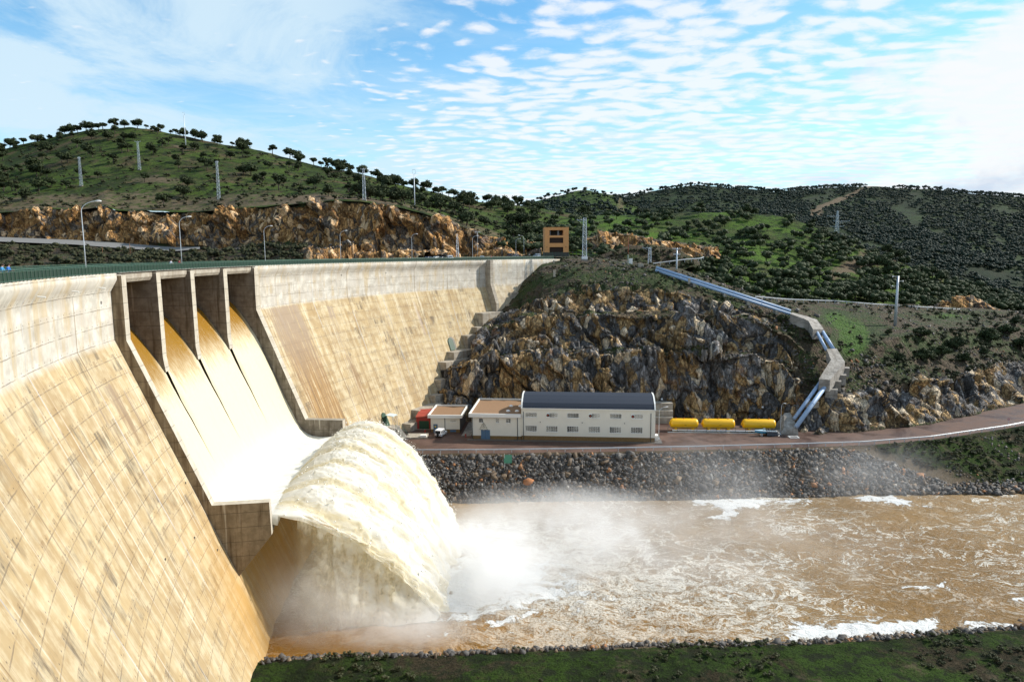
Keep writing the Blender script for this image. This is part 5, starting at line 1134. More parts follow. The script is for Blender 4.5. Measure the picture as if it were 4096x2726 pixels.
scrub_on('scrub_mound', 60, 2400, 2780, 0.1, 1.0, 56, 'scrub on the small mound by the side road', (0.2, 0.45))
it = []; rg3 = np.random.default_rng(57)
for i in range(2200):
    a_ = rg3.integers(18, 80); b_ = rg3.integers(40, 239)
    if fbm(BANK[a_, b_][None] * 1.0, 0.12, 3, 70)[0] < 0.46: continue
    it.append((BANK[a_, b_] - [0, 0, 0.1], rg3.uniform(0.03, 0.15)))
mass('scrub', 'low tufts growing on the near bank', it, M_SCRUB, 60, 0.6, 58)
it = []; C = []
for i in range(2500):
    a_ = rg3.integers(8, 60); b_ = rg3.integers(120, 230)
    if grassy[a_, b_] < 0.5: continue
    v_ = fbm(Gf[a_, b_][None], 0.12, 3, 72)[0]
    if v_ > 0.5 and len(it) < 420: it.append((Gf[a_, b_] - [0, 0, 0.1], rg3.uniform(0.05, 0.22)))
    elif v_ < 0.47 and len(C) < 350: C.append(Gf[a_, b_] + [0, 0, 0.05])
mass('scrub', 'tufts and low bushes on the grassy bank below the road', it, M_SCRUB, 60, 0.6, 59)
stones('stones', C, np.clip(rg3.lognormal(math.log(0.35), 0.5, len(C)), 0.12, 1.0), 'pale rubble on the grassy bank below the road', 85)
# bushes at the right of the penstock, near enough to be told apart
BUSH = [oak_shape(200 + i, *p) for i, p in enumerate(((3.4, 4.6, 11, 900, 0.24, 0.9), (2.6, 3.8, 9, 700, 0.22, 0.8), (4.2, 5.2, 13, 1100, 0.26, 1.0)))]
bproto = {}
for px, py, k, sc, lab in ((3600, 1445, 1, 0.9, 'bushy oak right of the concrete anchor block'), (3680, 1350, 0, 1.0, 'dark oak bush right below the perforated steel mast'), (3705, 1440, 2, 0.85, 'broad dark bush in the middle of the right slope'), (3770, 1430, 0, 1.1, 'rounded dark oak bush with open branches on the right slope'), (3820, 1400, 2, 1.0, 'large dark oak bush in the thicket on the right slope'), (3860, 1450, 1, 1.0, 'small dark bush at the lower edge of the right thicket'),
                           (3935, 1415, 1, 0.75, 'lone small bush between the two right thickets'), (3960, 1370, 2, 1.15, 'big dark bush at the left of the far right thicket'), (4030, 1345, 0, 1.2, 'tall dark bush in the far right thicket'), (4085, 1400, 2, 1.1, 'dark bush at the right edge of the picture'), (4060, 1300, 1, 1.1, 'dark bush at the top of the far right thicket'), (3555, 1335, 1, 0.6, 'little bush at the foot of the perforated steel mast'), (3130, 1290, 0, 0.75, 'bush beside the upper concrete anchor block')):
    d = Dv(px, py); G, Ts, pxs, at = SHEETS['rock_hillside']; pr = project(G); e = (pr[..., 0] - px) ** 2 + (pr[..., 1] - py) ** 2; i, j = np.unravel_index(np.argmin(e), e.shape); p = G[i, j] - [0, 0, 0.4]
    if k not in bproto: r = put_tree('bush', BUSH[k], p, lab, 'bush', 'bushes on the right slope', M_OAK); r.scale = (sc,) * 3; bproto[k] = r
    else: dup(bproto[k], p, rg.uniform(0, 6), lab, 'bushes on the right slope', sc)

def stones_on(sname, n, p0, p1, t0, t1, seed, label, sz, vmin=0.5):
    rg3 = np.random.default_rng(seed); G, Ts, pxs, at = SHEETS[sname]; C = []; tries = 0
    while len(C) < n and tries < n * 60:
        tries += 1; px = rg3.uniform(p0, p1); T = rg3.uniform(t0, t1); i = int(np.interp(T, Ts, np.arange(len(Ts)))); j = int(np.interp(px, pxs, np.arange(len(pxs))))
        if 'veg' in at and at['veg'][i, j] < vmin: continue
        if fbm(G[i, j][None], 0.07, 3, seed)[0] < 0.48: continue
        C.append(G[i, j] + [0, 0, 0.05])
    stones('stones', C, np.clip(rg3.lognormal(math.log(sz), 0.5, len(C)), 0.15, 1.8), label, seed)
stones_on('rock_hillside', 2200, 3000, 4400, 1.0, 7.9, 81, 'loose brown stones strewn over the slope below the upper guardrail', 0.5)
stones_on('rock_hillside', 900, 2000, 3150, 4.4, 8.6, 82, 'loose stones on the hilltop above the rock cliff', 0.42)
stones_on('rock_hillside', 500, 2000, 3150, 1.0, 3.2, 83, 'fallen stones lying on the cliff ledges', 0.5, 0.3)
stones_on('road_cutting', 700, 850, 1600, 0.3, 3.1, 84, 'rubble at the foot of the ochre cutting', 0.6, 0.0)
# ------------------------------------------------------------------ buildings and objects
M_WALL = flat('cream_render', (0.74, 0.70, 0.60), 0.85, var=0.05, scale=0.8)
M_TRIM = flat('white_trim', (0.78, 0.77, 0.73), 0.6, var=0.04)
M_SLATE = flat('dark_blue_roof', (0.015, 0.023, 0.040), 0.7, var=0.2, scale=3.0, bump=0.2)
M_GRAVEL = flat('brown_roof_gravel', (0.255, 0.15, 0.08), 0.95, var=0.45, scale=9.0, bump=0.4)
M_BROWNST = flat('brown_stone_plinth', (0.19, 0.115, 0.045), 0.9, var=0.5, scale=2.2, bump=0.4)
M_GLASS = flat('window_glass', (0.022, 0.028, 0.034), 0.3, var=0.3); M_GLASS.node_tree.nodes['Principled BSDF'].inputs['Specular IOR Level'].default_value = 0.2
M_BLUED = flat('blue_door_paint', (0.075, 0.15, 0.245), 0.5)
M_PIPE = flat('pipe_blue', (0.28, 0.385, 0.54), 0.5, 0.0, var=0.05)
M_GALV = flat('galvanised_steel', (0.50, 0.53, 0.56), 0.45, 0.35, var=0.08)
M_LAMP = flat('lamp_pole_white', (0.62, 0.67, 0.72), 0.4, 0.2, var=0.05)
M_YEL = flat('tank_yellow', (0.82, 0.45, 0.004), 0.40, var=0.07, scale=0.9)
M_BLACK = flat('black_rubber', (0.015, 0.015, 0.016), 0.7)
M_DARK = flat('dark_opening', (0.030, 0.014, 0.008), 0.9)
M_REDP = flat('red_paint', (0.32, 0.028, 0.022), 0.5, var=0.15)
M_GREENP = flat('dark_green_paint', (0.012, 0.055, 0.028), 0.5, var=0.15)
M_ORANGE = flat('orange_render', (0.62, 0.30, 0.115), 0.9, var=0.10, scale=0.7)
M_WHITE = flat('white_paint', (0.80, 0.80, 0.80), 0.35, var=0.03)
M_CURB = flat('wet_pavement', (0.12, 0.11, 0.10), 0.5, var=0.2)
M_MAST = flat('mast_steel', (0.42, 0.48, 0.54), 0.5, 0.2, var=0.1)
class Fr:
    def __init__(s, A, ang): s.A = np.array(A, float); s.u = np.array([math.cos(ang), math.sin(ang), 0]); s.v = np.array([-math.sin(ang), math.cos(ang), 0]); s.ax = [s.u, s.v, np.array([0, 0, 1.0])]
    def __call__(s, x, y, z): return s.A + s.u * x + s.v * y + np.array([0, 0, z])
    def box(s, mb, x0, x1, y0, y1, z0, z1, mi=0): return mb.box(s((x0 + x1) / 2, (y0 + y1) / 2, (z0 + z1) / 2), (x1 - x0, y1 - y0, z1 - z0), s.ax, mi)
def bpart(name, fr, args, m, parent, bevel=0.0):
    mb = MB(); [fr.box(mb, *a) for a in args]; return part(name, mb, m, parent, bevel=bevel)
def window(fr, x0, x1, z0, z1, nl, parent, name='window', lab=None, y=0.0):
    f = 0.075; mb = MB()
    fr.box(mb, x0, x1, y - 0.05, y + 0.06, z0, z0 + f); fr.box(mb, x0, x1, y - 0.05, y + 0.06, z1 - f, z1)
    for k in range(nl + 1):
        c = x0 + f / 2 + (x1 - x0 - f) * k / nl; fr.box(mb, c - f / 2, c + f / 2, y - 0.052, y + 0.058, z0 + f, z1 - f)
    fr.box(mb, x0 - 0.12, x1 + 0.12, y - 0.14, y + 0.05, z0 - 0.10, z0 - 0.003)
    w = part(name, mb, M_TRIM, parent)
    if lab: w['label'] = lab
    mb = MB(); fr.box(mb, x0 + f, x1 - f, y + 0.0, y + 0.04, z0 + f, z1 - f); part('pane', mb, M_GLASS, w)
    return w
def pipe_down(fr, x, z0, z1, parent, y=-0.1):
    mb = MB(); mb.tube([fr(x, y, z0), fr(x, y, z1)], 0.09, 8); part('drainpipe', mb, flat('dark_drainpipe', (0.07, 0.08, 0.08), 0.5), parent, True)
ANG = math.atan2(-0.0968, 0.9953)
# powerhouse
fm = Fr((2.4, 183.0, 9.0), ANG)
ph = thing('powerhouse', 'long cream two storey powerhouse with dark blue curved roof', 'building', fm(18, 0, 0))
Lm = 36.2; Dm = 13.0
bpart('wall', fm, [(0, Lm, 0, Dm, 1.35, 9.15)], M_WALL, ph)
bpart('plinth', fm, [(0.04, Lm - 0.04, 0.05, Dm - 0.05, -0.3, 1.35)], M_BROWNST, ph)
rp = [(-0.25, 9.15), (0.15, 9.75), (0.75, 10.45), (2.4, 11.25), (4.3, 11.95), (6.5, 12.1), (8.7, 11.95), (10.6, 11.25), (12.25, 10.45), (12.85, 9.75), (13.25, 9.15)]
def roof_prism(x0, x1, prof, m, name, off=0.0):
    mb = MB(); A = [fm(x0, y, z + off) for y, z in prof]; B_ = [fm(x1, y, z + off) for y, z in prof]; n = len(prof)
    mb.add(A + B_, [tuple(range(n)), tuple(range(2 * n - 1, n - 1, -1))] + [(i + 1, i, n + i, n + i + 1) for i in range(n - 1)] + [(0, n - 1, 2 * n - 1, n)]); return part(name, mb, m, ph)
roof = roof_prism(0.32, Lm - 0.32, rp, M_SLATE, 'roof')
for x0, x1 in ((-0.05, 0.32), (Lm - 0.32, Lm + 0.05)):
    roof_prism(x0, x1, [(y, z + 0.14) if 0 < i < len(rp) - 1 else (y - 0.1 if i == 0 else y + 0.1, z) for i, (y, z) in enumerate(rp)], M_TRIM, 'gable_edge')
bpart('eaves', fm, [(-0.1, Lm + 0.1, -0.32, 0.0, 8.95, 9.14)], M_TRIM, ph)
for i in range(6):
    x = 1.15 + i * 5.70 + (0.0 if i < 3 else 0.10)
    window(fm, x - 0.05 if i < 1 else x, x + 3.15, 6.55, 7.85, 4 if i % 2 == 0 else 4, ph, lab='narrow upper window strip')
    window(fm, x - 0.05, x + 3.1, 2.55, 4.25, 5, ph, lab='lower window with five upright lights')
    if i % 2 == 1:
        mb = MB(); c = fm(x + 0.45, -0.10, 7.2); mb.box(c, (0.85, 0.10, 1.15), fm.ax); fan = part('fan_panel', mb, M_TRIM, ph)
        mb = MB(); mb.lathe([(0, 0), (0.40, 0), (0.40, 0.06), (0.26, 0.06), (0.24, 0.02), (0, 0.02)], fm(x + 0.45, -0.16, 7.2), 16, [fm.u, np.array([0, 0, 1.0]), -fm.v]); part('fan_ring', mb, M_BLACK, fan)
        mb = MB(); mb.lathe([(0, 0), (0.15, 0), (0.12, 0.05), (0, 0.06)], fm(x + 0.45, -0.18, 7.2), 12, [fm.u, np.array([0, 0, 1.0]), -fm.v]); part('fan_hub', mb, flat('fan_orange', (0.75, 0.09, 0.02), 0.5), fan)
for x in (0.55, Lm - 1.2): pipe_down(fm, x, 0.05, 8.1, ph)
for x in (5.2, 16.6, 28.0):
    mb = MB(); mb.tube([fm(x, -0.02, 5.3), fm(x, -0.45, 5.45), fm(x, -0.55, 5.2)], 0.07, 6); part('wall_lamp', mb, M_BLACK, ph)
bpart('pavement', fm, [(-0.5, Lm + 1.9, -1.0, -0.01, -0.3, 0.16), (Lm + 0.01, Lm + 1.9, -0.01, 9, -0.3, 0.158)], M_CURB, ph)
# side porch blocks on the right gable
bpart('side_step', fm, [(Lm + 0.02, Lm + 1.0, 1.5, 3.5, 0.16, 1.6)], M_TRIM, ph)
# annex
fa = Fr((-11.3, 184.5, 9.0), ANG)
an = thing('annex', 'lower cream annex with brown gravel roof joined to the powerhouse', 'building', fa(6, 0, 0))
bpart('wall', fa, [(0, 13.75, 0, 19.3, 1.1, 6.6)], M_WALL, an)
bpart('plinth', fa, [(0.04, 13.6, 0.05, 19.2, -0.3, 1.1)], M_BROWNST, an)
bpart('parapet', fa, [(-0.75, 13.7, -0.75, -0.35, 6.45, 7.45), (-0.75, -0.35, -0.35, 19.6, 6.45, 7.45), (-0.35, 13.7, 19.2, 19.6, 6.45, 7.45)], M_TRIM, an)
bpart('roof', fa, [(-0.36, 13.7, -0.36, 19.25, 6.61, 7.05)], M_GRAVEL, an)
for x, y in ((9.7, 4.2), (12.2, 4.2), (9.9, 10.5), (12.6, 10.6)):
    mb = MB(); mb.lathe([(0.62, 0), (0.62, 0.15), (0.52, 0.3), (0.3, 0.45), (0.0, 0.5)], fa(x, y, 7.04), 14); part('skylight_dome', mb, M_WHITE, an, True)
for x0, x1 in ((2.0, 3.25), (6.7, 7.6), (9.5, 10.85)): window(fa, x0, x1, 4.75, 6.05, 2, an)
bpart('door', fa, [(2.55, 5.05, -0.08, 0.06, -0.1, 2.75)], M_BLUED, an)
d_ = an.children[-1]; bpart('door_seam', fa, [(3.79, 3.82, -0.10, -0.07, -0.05, 2.7)], M_BLACK, d_)
for x in (0.15, 12.7): pipe_down(fa, x, 0.05, 6.4, an)
bpart('pavement', fa, [(-1.2, 13.6, -1.3, -0.01, -0.3, 0.13)], M_CURB, an)
mb = MB(); cz = 2.85; cxx = 3.3; mm = flat('light_string_grey', (0.36, 0.33, 0.26), 0.7)
def tline(pts_): mb.tube([fa(cxx + x, -0.12, cz + z) for x, z in pts_], 0.055, 5)
for s_ in (-1, 1):
    tline([(0, 2.0), (0.28 * s_, 1.55), (0.62 * s_, 1.25), (0.35 * s_, 1.22), (0.62 * s_, 0.85), (0.95 * s_, 0.65), (0.55 * s_, 0.62), (0.85 * s_, 0.30), (1.25 * s_, 0.10), (0.8 * s_, -0.02), (0.15 * s_, 0.0), (0.15 * s_, -0.3)])
    tline([(0, 1.75), (0.2 * s_, 1.2), (0.0, 1.05)]); tline([(0, 1.0), (0.3 * s_, 0.55), (0.0, 0.4)])
tline([(-0.15, -0.3), (0.15, -0.3)])
tag(part('tree_decoration', mb, mm), 'wire outline of a Christmas tree fixed above the annex door', 'decoration')
# small transformer house
fs = Fr((-23.6, 192.2, 9.0), ANG * 0.7)
sm_ = thing('transformer_house', 'small cream flat roofed house with blue door behind the white van', 'building', fs(4, 0, 0))
bpart('wall', fs, [(0, 8.4, 0, 12.4, 0.95, 4.5)], M_WALL, sm_)
bpart('plinth', fs, [(0.04, 8.36, 0.05, 12.3, -0.3, 0.95)], M_BROWNST, sm_)
bpart('parapet', fs, [(-0.75, 9.15, -0.75, -0.35, 4.4, 5.3), (-0.75, -0.35, -0.35, 13.0, 4.4, 5.3), (8.75, 9.15, -0.35, 13.0, 4.4, 5.3), (-0.35, 8.75, 12.6, 13.0, 4.4, 5.3)], M_TRIM, sm_)
bpart('roof', fs, [(-0.36, 8.76, -0.36, 12.62, 4.51, 4.92)], M_GRAVEL, sm_)
dd = bpart('door', fs, [(0.75, 1.95, -0.07, 0.06, 0.0, 2.45)], M_BLUED, sm_)
bpart('warning_sign', fs, [(1.15, 1.55, -0.10, -0.075, 1.5, 1.95)], flat('sign_yellow', (0.80, 0.60, 0.03), 0.5), dd)
window(fs, 5.6, 7.4, 3.1, 3.75, 1, sm_); pipe_down(fs, 4.1, 0.05, 4.4, sm_)
bpart('vent_panel', fs, [(5.6, 7.3, -0.06, 0.05, 0.2, 0.75)], M_BLUED, sm_)
bpart('side_wall', fs, [(8.39, 8.47, 0.3, 12.0, 0.2, 4.3)], flat('dark_grey_panel', (0.07, 0.075, 0.085), 0.6, var=0.3, scale=4), sm_)  # dark grey panel laid over the right side of the house
bpart('path', fs, [(9.4, 12.0, -3.5, 12, -0.3, 0.10)], M_GREYC, sm_)
# red shed
fh = Fr((-28.3, 195.8, 9.0), -0.10)
sh = thing('shed', 'small red metal shed with a dark green door', 'shed', fh(2, 0, 0))
bpart('wall', fh, [(0, 4.4, 0, 5.0, 0.15, 3.6)], M_REDP, sh)
mb = MB(); A = [fh(-0.15, -0.2, 3.62), fh(4.55, -0.2, 3.95), fh(4.55, 5.2, 5.0), fh(-0.15, 5.2, 4.7)]; mb.hexa(A, [p + np.array([0, 0, 0.12]) for p in A]); part('roof', mb, flat('red_roof_sheet', (0.42, 0.06, 0.04), 0.45), sh)
for k in range(5):
    y = 0.3 + k * 1.05; mb = MB(); mb.tube([fh(-0.15, y, 3.80 + y * 0.20), fh(4.55, y, 4.13 + y * 0.195)], 0.05, 5); part('roof_rib', mb, flat('red_roof_rib', (0.55, 0.16, 0.12), 0.5), sh)
bpart('door', fh, [(0.9, 3.8, -0.08, 0.05, 0.18, 2.6)], M_GREENP, sh); bpart('base', fh, [(-0.1, 4.6, -0.4, 5.1, -0.3, 0.14)], M_CONC, sh)
# lower gallery entrance at the foot of the dam
ge = thing('gallery_entrance', 'dark green arched gallery door with pale canopy and steps at the dam foot', 'door', Q(159.2, 13.9, 12.8))
def arch(mb, th, z, w, h, s_off, depth=0.12, n=10):
    t = tang(th); o = outw(th); c = Q(th, float(face_s(z)) + s_off, z); sl = np.array([0, 0, 1.0]) - o / K
    pr = [(-w / 2, 0), (w / 2, 0)] + [(w / 2 * math.cos(a_), h - w / 2 + w / 2 * math.sin(a_)) for a_ in np.linspace(0, math.pi, n)]
    A = [c + t * x + sl * y for x, y in pr]; mb.hexa(A, [p + o * depth for p in A]); return c, t, o
mb = MB(); c, t, o = arch(mb, 159.4, 12.2, 2.3, 3.7, 0.02, 0.25); part('door', mb, M_GREENP, ge)
mb = MB(); mb.hexa([c + o * 0.3 + t * -1.6 + np.array([0, 0, 3.2]), c + o * 0.3 + t * 0.9 + np.array([0, 0, 3.2]), c + o * 2.4 + t * 0.9 + np.array([0, 0, 3.0]), c + o * 2.4 + t * -1.6 + np.array([0, 0, 3.0])], [p for p in [c + o * 0.0 + t * -1.6 + np.array([0, 0, 3.35]), c + o * 0.0 + t * 0.9 + np.array([0, 0, 3.35]), c + o * 2.4 + t * 0.9 + np.array([0, 0, 3.15]), c + o * 2.4 + t * -1.6 + np.array([0, 0, 3.15])]]); part('canopy', mb, flat('canopy_pale', (0.55, 0.66, 0.68), 0.4), ge)
for a_ in (-1.5, 0.8):
    mb = MB(); mb.tube([c + o * 2.3 + t * a_ + np.array([0, 0, -0.1]), c + o * 2.3 + t * a_ + np.array([0, 0, 3.05])], 0.06, 6); part('canopy_post', mb, M_GALV, ge)
mb = MB(); mb.box(c + o * 1.4 + np.array([0, 0, -1.6]), (3.4, 3.4, 3.2), [t, o, [0, 0, 1]]); part('landing', mb, M_CONC, ge)
mb = MB()
for k in range(9): mb.box(c + o * (3.3 + 0.32 * k) + np.array([0, 0, -0.20 - 0.34 * k - 1.0]), (2.0, 0.32, 2.0), [t, o, [0, 0, 1]])
part('stairs', mb, M_GREYC, ge)
for a_ in (-1.05, 1.05):
    mb = MB(); p0 = c + o * 3.2 + t * a_; p1 = c + o * 6.0 + t * a_ + np.array([0, 0, -3.0]); up_ = np.array([0, 0, 1.0])
    mb.tube([p0 + up_, p1 + up_], 0.04, 6); mb.tube([p0 + up_ * .5, p1 + up_ * .5], 0.03, 6)
    for k in range(5): q_ = p0 + (p1 - p0) * k / 4; mb.tube([q_, q_ + up_], 0.035, 6)
    part('handrail', mb, M_GREENL, ge)
ge2 = thing('gallery_entrance', 'dark green arched gallery door high on the dam above a toe block', 'door', Q(144.5, 7.4, 27.6))
mb = MB(); c, t, o = arch(mb, 144.45, 27.75, 2.4, 4.0, 0.02, 0.3); part('door', mb, M_GREENP, ge2)
mb = MB(); c, t, o = arch(mb, 144.20, 27.75, 2.9, 4.3, -0.02, 0.10); part('frame', mb, M_GREYC, ge2)
# yard furniture
fy = Fr(tuple(Pz(1625, 1755, 9.0)), 0.02)
sl = thing('slab', 'pale concrete slab with a hatch in front of the red shed', 'slab', fy(2, 0, 0)); bpart('base', fy, [(0, 5.8, 0, 4.6, -0.1, 0.45)], M_CONC, sl); bpart('hatch', fy, [(3.9, 5.5, 0.2, 1.5, 0.45, 0.95)], M_TRIM, sl)
fw = Fr(tuple(Pz(1615, 1716, 9.0)), 0.55)
wl2 = thing('wall', 'low concrete wall between the gallery steps and the red shed', 'wall', fw(2, 0, 0)); bpart('body', fw, [(0, 9.5, -0.3, 0.3, -0.3, 2.1)], M_GREYC, wl2)
for px, py, lab in ((1701, 1731, 'red hydrant beside the concrete slab'), (1863, 1747, 'red hydrant on the path left of the annex')):
    p = Pz(px, py, 9.0); h_ = thing('hydrant', lab, 'hydrant', p, 0, 'red hydrants in the yard'); mb = MB(); mb.lathe([(0.2, 0), (0.2, 0.1), (0.14, 0.15), (0.14, 0.75), (0.18, 0.8), (0.12, 0.95), (0.0, 1.0)], p, 10); part('body', mb, M_REDP, h_, True); mb = MB(); mb.tube([p + [-0.3, 0, 0.6], p + [0.3, 0, 0.6]], 0.08, 8); part('outlet', mb, M_REDP, h_)
# ------------------------------------------------------------------ vehicles
def wheel(parent, c, ax, r=0.33, w=0.22):
    a = np.asarray(ax, float); e1 = np.array([0, 0, 1.0]); e2 = np.cross(a, e1)
    mb = MB(); mb.lathe([(r * 0.6, -w / 2), (r * 0.92, -w / 2), (r, -w / 3), (r, w / 3), (r * 0.92, w / 2), (r * 0.6, w / 2)], c, 18, [e1, e2, a]); wh = part('wheel', mb, M_BLACK, parent, True)
    mb = MB(); mb.lathe([(0, -w / 2 - 0.01), (r * 0.6, -w / 2 - 0.01), (r * 0.6, w / 2 + 0.01), (0, w / 2 + 0.01)], c, 12, [e1, e2, a]); part('rim', mb, M_GALV, wh)
def car(name, label, cat, loc, rz, paint, kind='hatch', L=4.2, W=1.75, H=1.48, group=None):
    """built round the origin, nose towards +x"""
    r = thing(name, label, cat, (0, 0, 0), 0, group)
    bx0 = [(-L / 2, 0.42), (-L / 2 + 0.05, 0.95), (L / 2 - 1.15, 0.93), (L / 2 - 0.12, 0.74), (L / 2, 0.45), (L / 2 - 0.08, 0.26), (-L / 2 + 0.05, 0.26)]
    cab = {'hatch': [(-L / 2 + 0.08, 0.92), (-L / 2 + 0.35, H - 0.08), (-L / 2 + 0.8, H), (L / 2 - 2.05, H), (L / 2 - 1.2, 0.92)], 'saloon': [(-L / 2 + 0.75, 0.93), (-L / 2 + 1.25, H - 0.03), (-0.3, H), (L / 2 - 2.05, H - 0.02), (L / 2 - 1.25, 0.92)], 'box': [(-L / 2 + 0.02, 1.0), (-L / 2 + 0.06, H), (-L / 2 + 0.8, H + 0.02), (L / 2 - 1.75, H), (L / 2 - 1.4, 1.05)]}[kind]
    if kind == 'box': bx0 = [(-L / 2, 0.5), (-L / 2, 1.12), (L / 2 - 1.35, 1.12), (L / 2 - 0.05, 1.06), (L / 2, 0.55), (L / 2 - 0.08, 0.42), (-L / 2 + 0.05, 0.42)]
    def pris(pr, w0, w1, zt):
        ys = [(w0 + (w1 - w0) * max(0, (z - 0.9)) / max(0.01, zt - 0.9)) / 2 for x, z in pr]; mb = MB(); n = len(pr)
        mb.add([(x, -y, z) for (x, z), y in zip(pr, ys)] + [(x, y, z) for (x, z), y in zip(pr, ys)], [tuple(range(n)), tuple(range(2 * n - 1, n - 1, -1))] + [((i + 1) % n, i, n + i, n + (i + 1) % n) for i in range(n)]); return mb
    part('body', pris(bx0, W, W, 2), paint, r, bevel=0.06)
    part('cabin', pris(cab, W - 0.06, W - (0.36 if kind != 'box' else 0.16), H), paint, r, bevel=0.04)
    zc0, zc1 = (1.0, H - 0.14) if kind != 'box' else (1.2, H - 0.22)
    def yat(z): return ((W - 0.06) + ((W - (0.36 if kind != 'box' else 0.16)) - (W - 0.06)) * max(0, z - 0.9) / (H - 0.9)) / 2 + 0.008
    xb0 = np.interp(zc0, [cab[0][1], cab[1][1]], [cab[0][0], cab[1][0]]); xb1 = np.interp(zc1, [cab[0][1], cab[1][1]], [cab[0][0], cab[1][0]])
    xf0 = np.interp(zc0, [cab[-1][1], cab[-2][1]], [cab[-1][0], cab[-2][0]]); xf1 = np.interp(zc1, [cab[-1][1], cab[-2][1]], [cab[-1][0], cab[-2][0]])
    for s in (-1, 1):
        nwin = 3 if kind == 'box' else 2
        for k in range(nwin):
            a0 = k / nwin + 0.04; a1 = (k + 1) / nwin - 0.03; lo = lambda f: xb0 + 0.18 + (xf0 - xb0 - 0.36) * f; hi = lambda f: xb1 + 0.14 + (xf1 - xb1 - 0.28) * f
            mb = MB(); mb.add([(lo(a0), s * yat(zc0), zc0), (lo(a1), s * yat(zc0), zc0), (hi(a1), s * yat(zc1), zc1), (hi(a0), s * yat(zc1), zc1)], [(0, 1, 2, 3)]); part('side_window', mb, M_GLASS, r)
    for nm, x0, x1, sg in (('windscreen', xf0, xf1, 1), ('rear_window', xb0, xb1, -1)):
        mb = MB(); e = 0.012 * sg; k_ = 0.87; mb.add([(x0 + e, -yat(zc0) * k_, zc0), (x0 + e, yat(zc0) * k_, zc0), (x1 + e, yat(zc1) * k_, zc1), (x1 + e, -yat(zc1) * k_, zc1)], [(0, 1, 2, 3)]); part(nm, mb, M_GLASS, r)
    rw = 0.33 if kind != 'box' else 0.40
    for x in (-L / 2 + 0.78, L / 2 - 0.82):
        for s in (-1, 1): wheel(r, np.array([x, s * (W / 2 - 0.10), rw]), (0, 1, 0), rw)
    for s in (-1, 1):
        mb = MB(); mb.box((L / 2 - 0.10, s * (W / 2 - 0.3), 0.66), (0.16, 0.36, 0.16)); part('headlight', mb, M_WHITE, r)
        mb = MB(); mb.box((-L / 2 + 0.02, s * (W / 2 - 0.2), 0.85), (0.08, 0.2, 0.22)); part('tail_light', mb, M_REDP, r)
    for x in (L / 2 - 0.02, -L / 2 + 0.02):
        mb = MB(); mb.box((x, 0, 0.48), (0.16, W - 0.1, 0.18)); part('bumper', mb, M_BLACK if kind == 'box' else paint, r)
    r.location = [float(v_) for v_ in loc]; r.rotation_euler = (0, 0, rz); return r
pv = Pz(1764, 1742, 9.0)
van = car('off_roader', 'white boxy off road vehicle parked in front of the small house', 'off-road vehicle', pv, math.pi / 2 - 0.30, M_WHITE, 'box', 4.5, 1.9, 2.15)
mb = MB(); mb.lathe([(0, -0.12), (0.36, -0.12), (0.40, 0), (0.36, 0.12), (0, 0.12)], np.array(van.location) * 0 + np.array([-2.38, 0, 0.95]), 16, [np.array([0, 1.0, 0]), np.array([0, 0, 1.0]), np.array([1.0, 0, 0])])
me_ = bpy.data.meshes.new('spare_wheel'); me_.from_pydata(mb.v, [], mb.f); me_.materials.append(M_BLACK); link('spare_wheel', me_, van)
def th_at(px, s, z=CREST):
    t = np.linspace(124, 210, 4000); q = project(Q(t, s, z)); return float(t[np.argmin(abs(q[:, 0] - px))])
def road_dir(th): d = tang(th); return math.atan2(d[1], d[0])
for px, s, rzoff, col, kind, lab in ((1709, -4.6, 0.15, (0.02, 0.035, 0.075), 'hatch', 'dark blue car parked on the crest left of the white one'), (1740, -6.4, 0.1, (0.72, 0.74, 0.72), 'hatch', 'white car half hidden between two dark cars on the crest'), (1765, -4.4, 0.2, (0.012, 0.012, 0.016), 'saloon', 'black saloon parked between the white cars on the crest'), (1801, -4.8, 1.0, (0.75, 0.76, 0.78), 'box', 'white off-roader facing the camera on the dam crest'), (1928, -4.0, 0.8, (0.38, 0.47, 0.52), 'hatch', 'pale grey blue car by the crest corner')):
    t = th_at(px, s); car('parked_car', lab, 'car', Q(t, s, CREST), road_dir(t) + rzoff, flat('car_paint_%d' % px, col, 0.25), kind, 4.2, 1.78, 1.5 if kind != 'box' else 1.85, 'cars parked on the dam crest')
for px, col, lab, yy in ((2036, (0.02, 0.022, 0.025), 'dark car parked left of the orange gatehouse', 292), (2062, (0.45, 0.46, 0.47), 'silver car half hidden behind the green fence', 294), (2147, (0.55, 0.62, 0.70), 'pale blue car parked just left of the orange gatehouse', 288)):
    p = Py(px, 1029, yy); p[2] = 58.35; car('parked_car', lab, 'car', p, math.pi * 0.5 + 0.35, flat('car_paint_%d' % px, col, 0.3), 'hatch', group='cars parked on the dam crest')
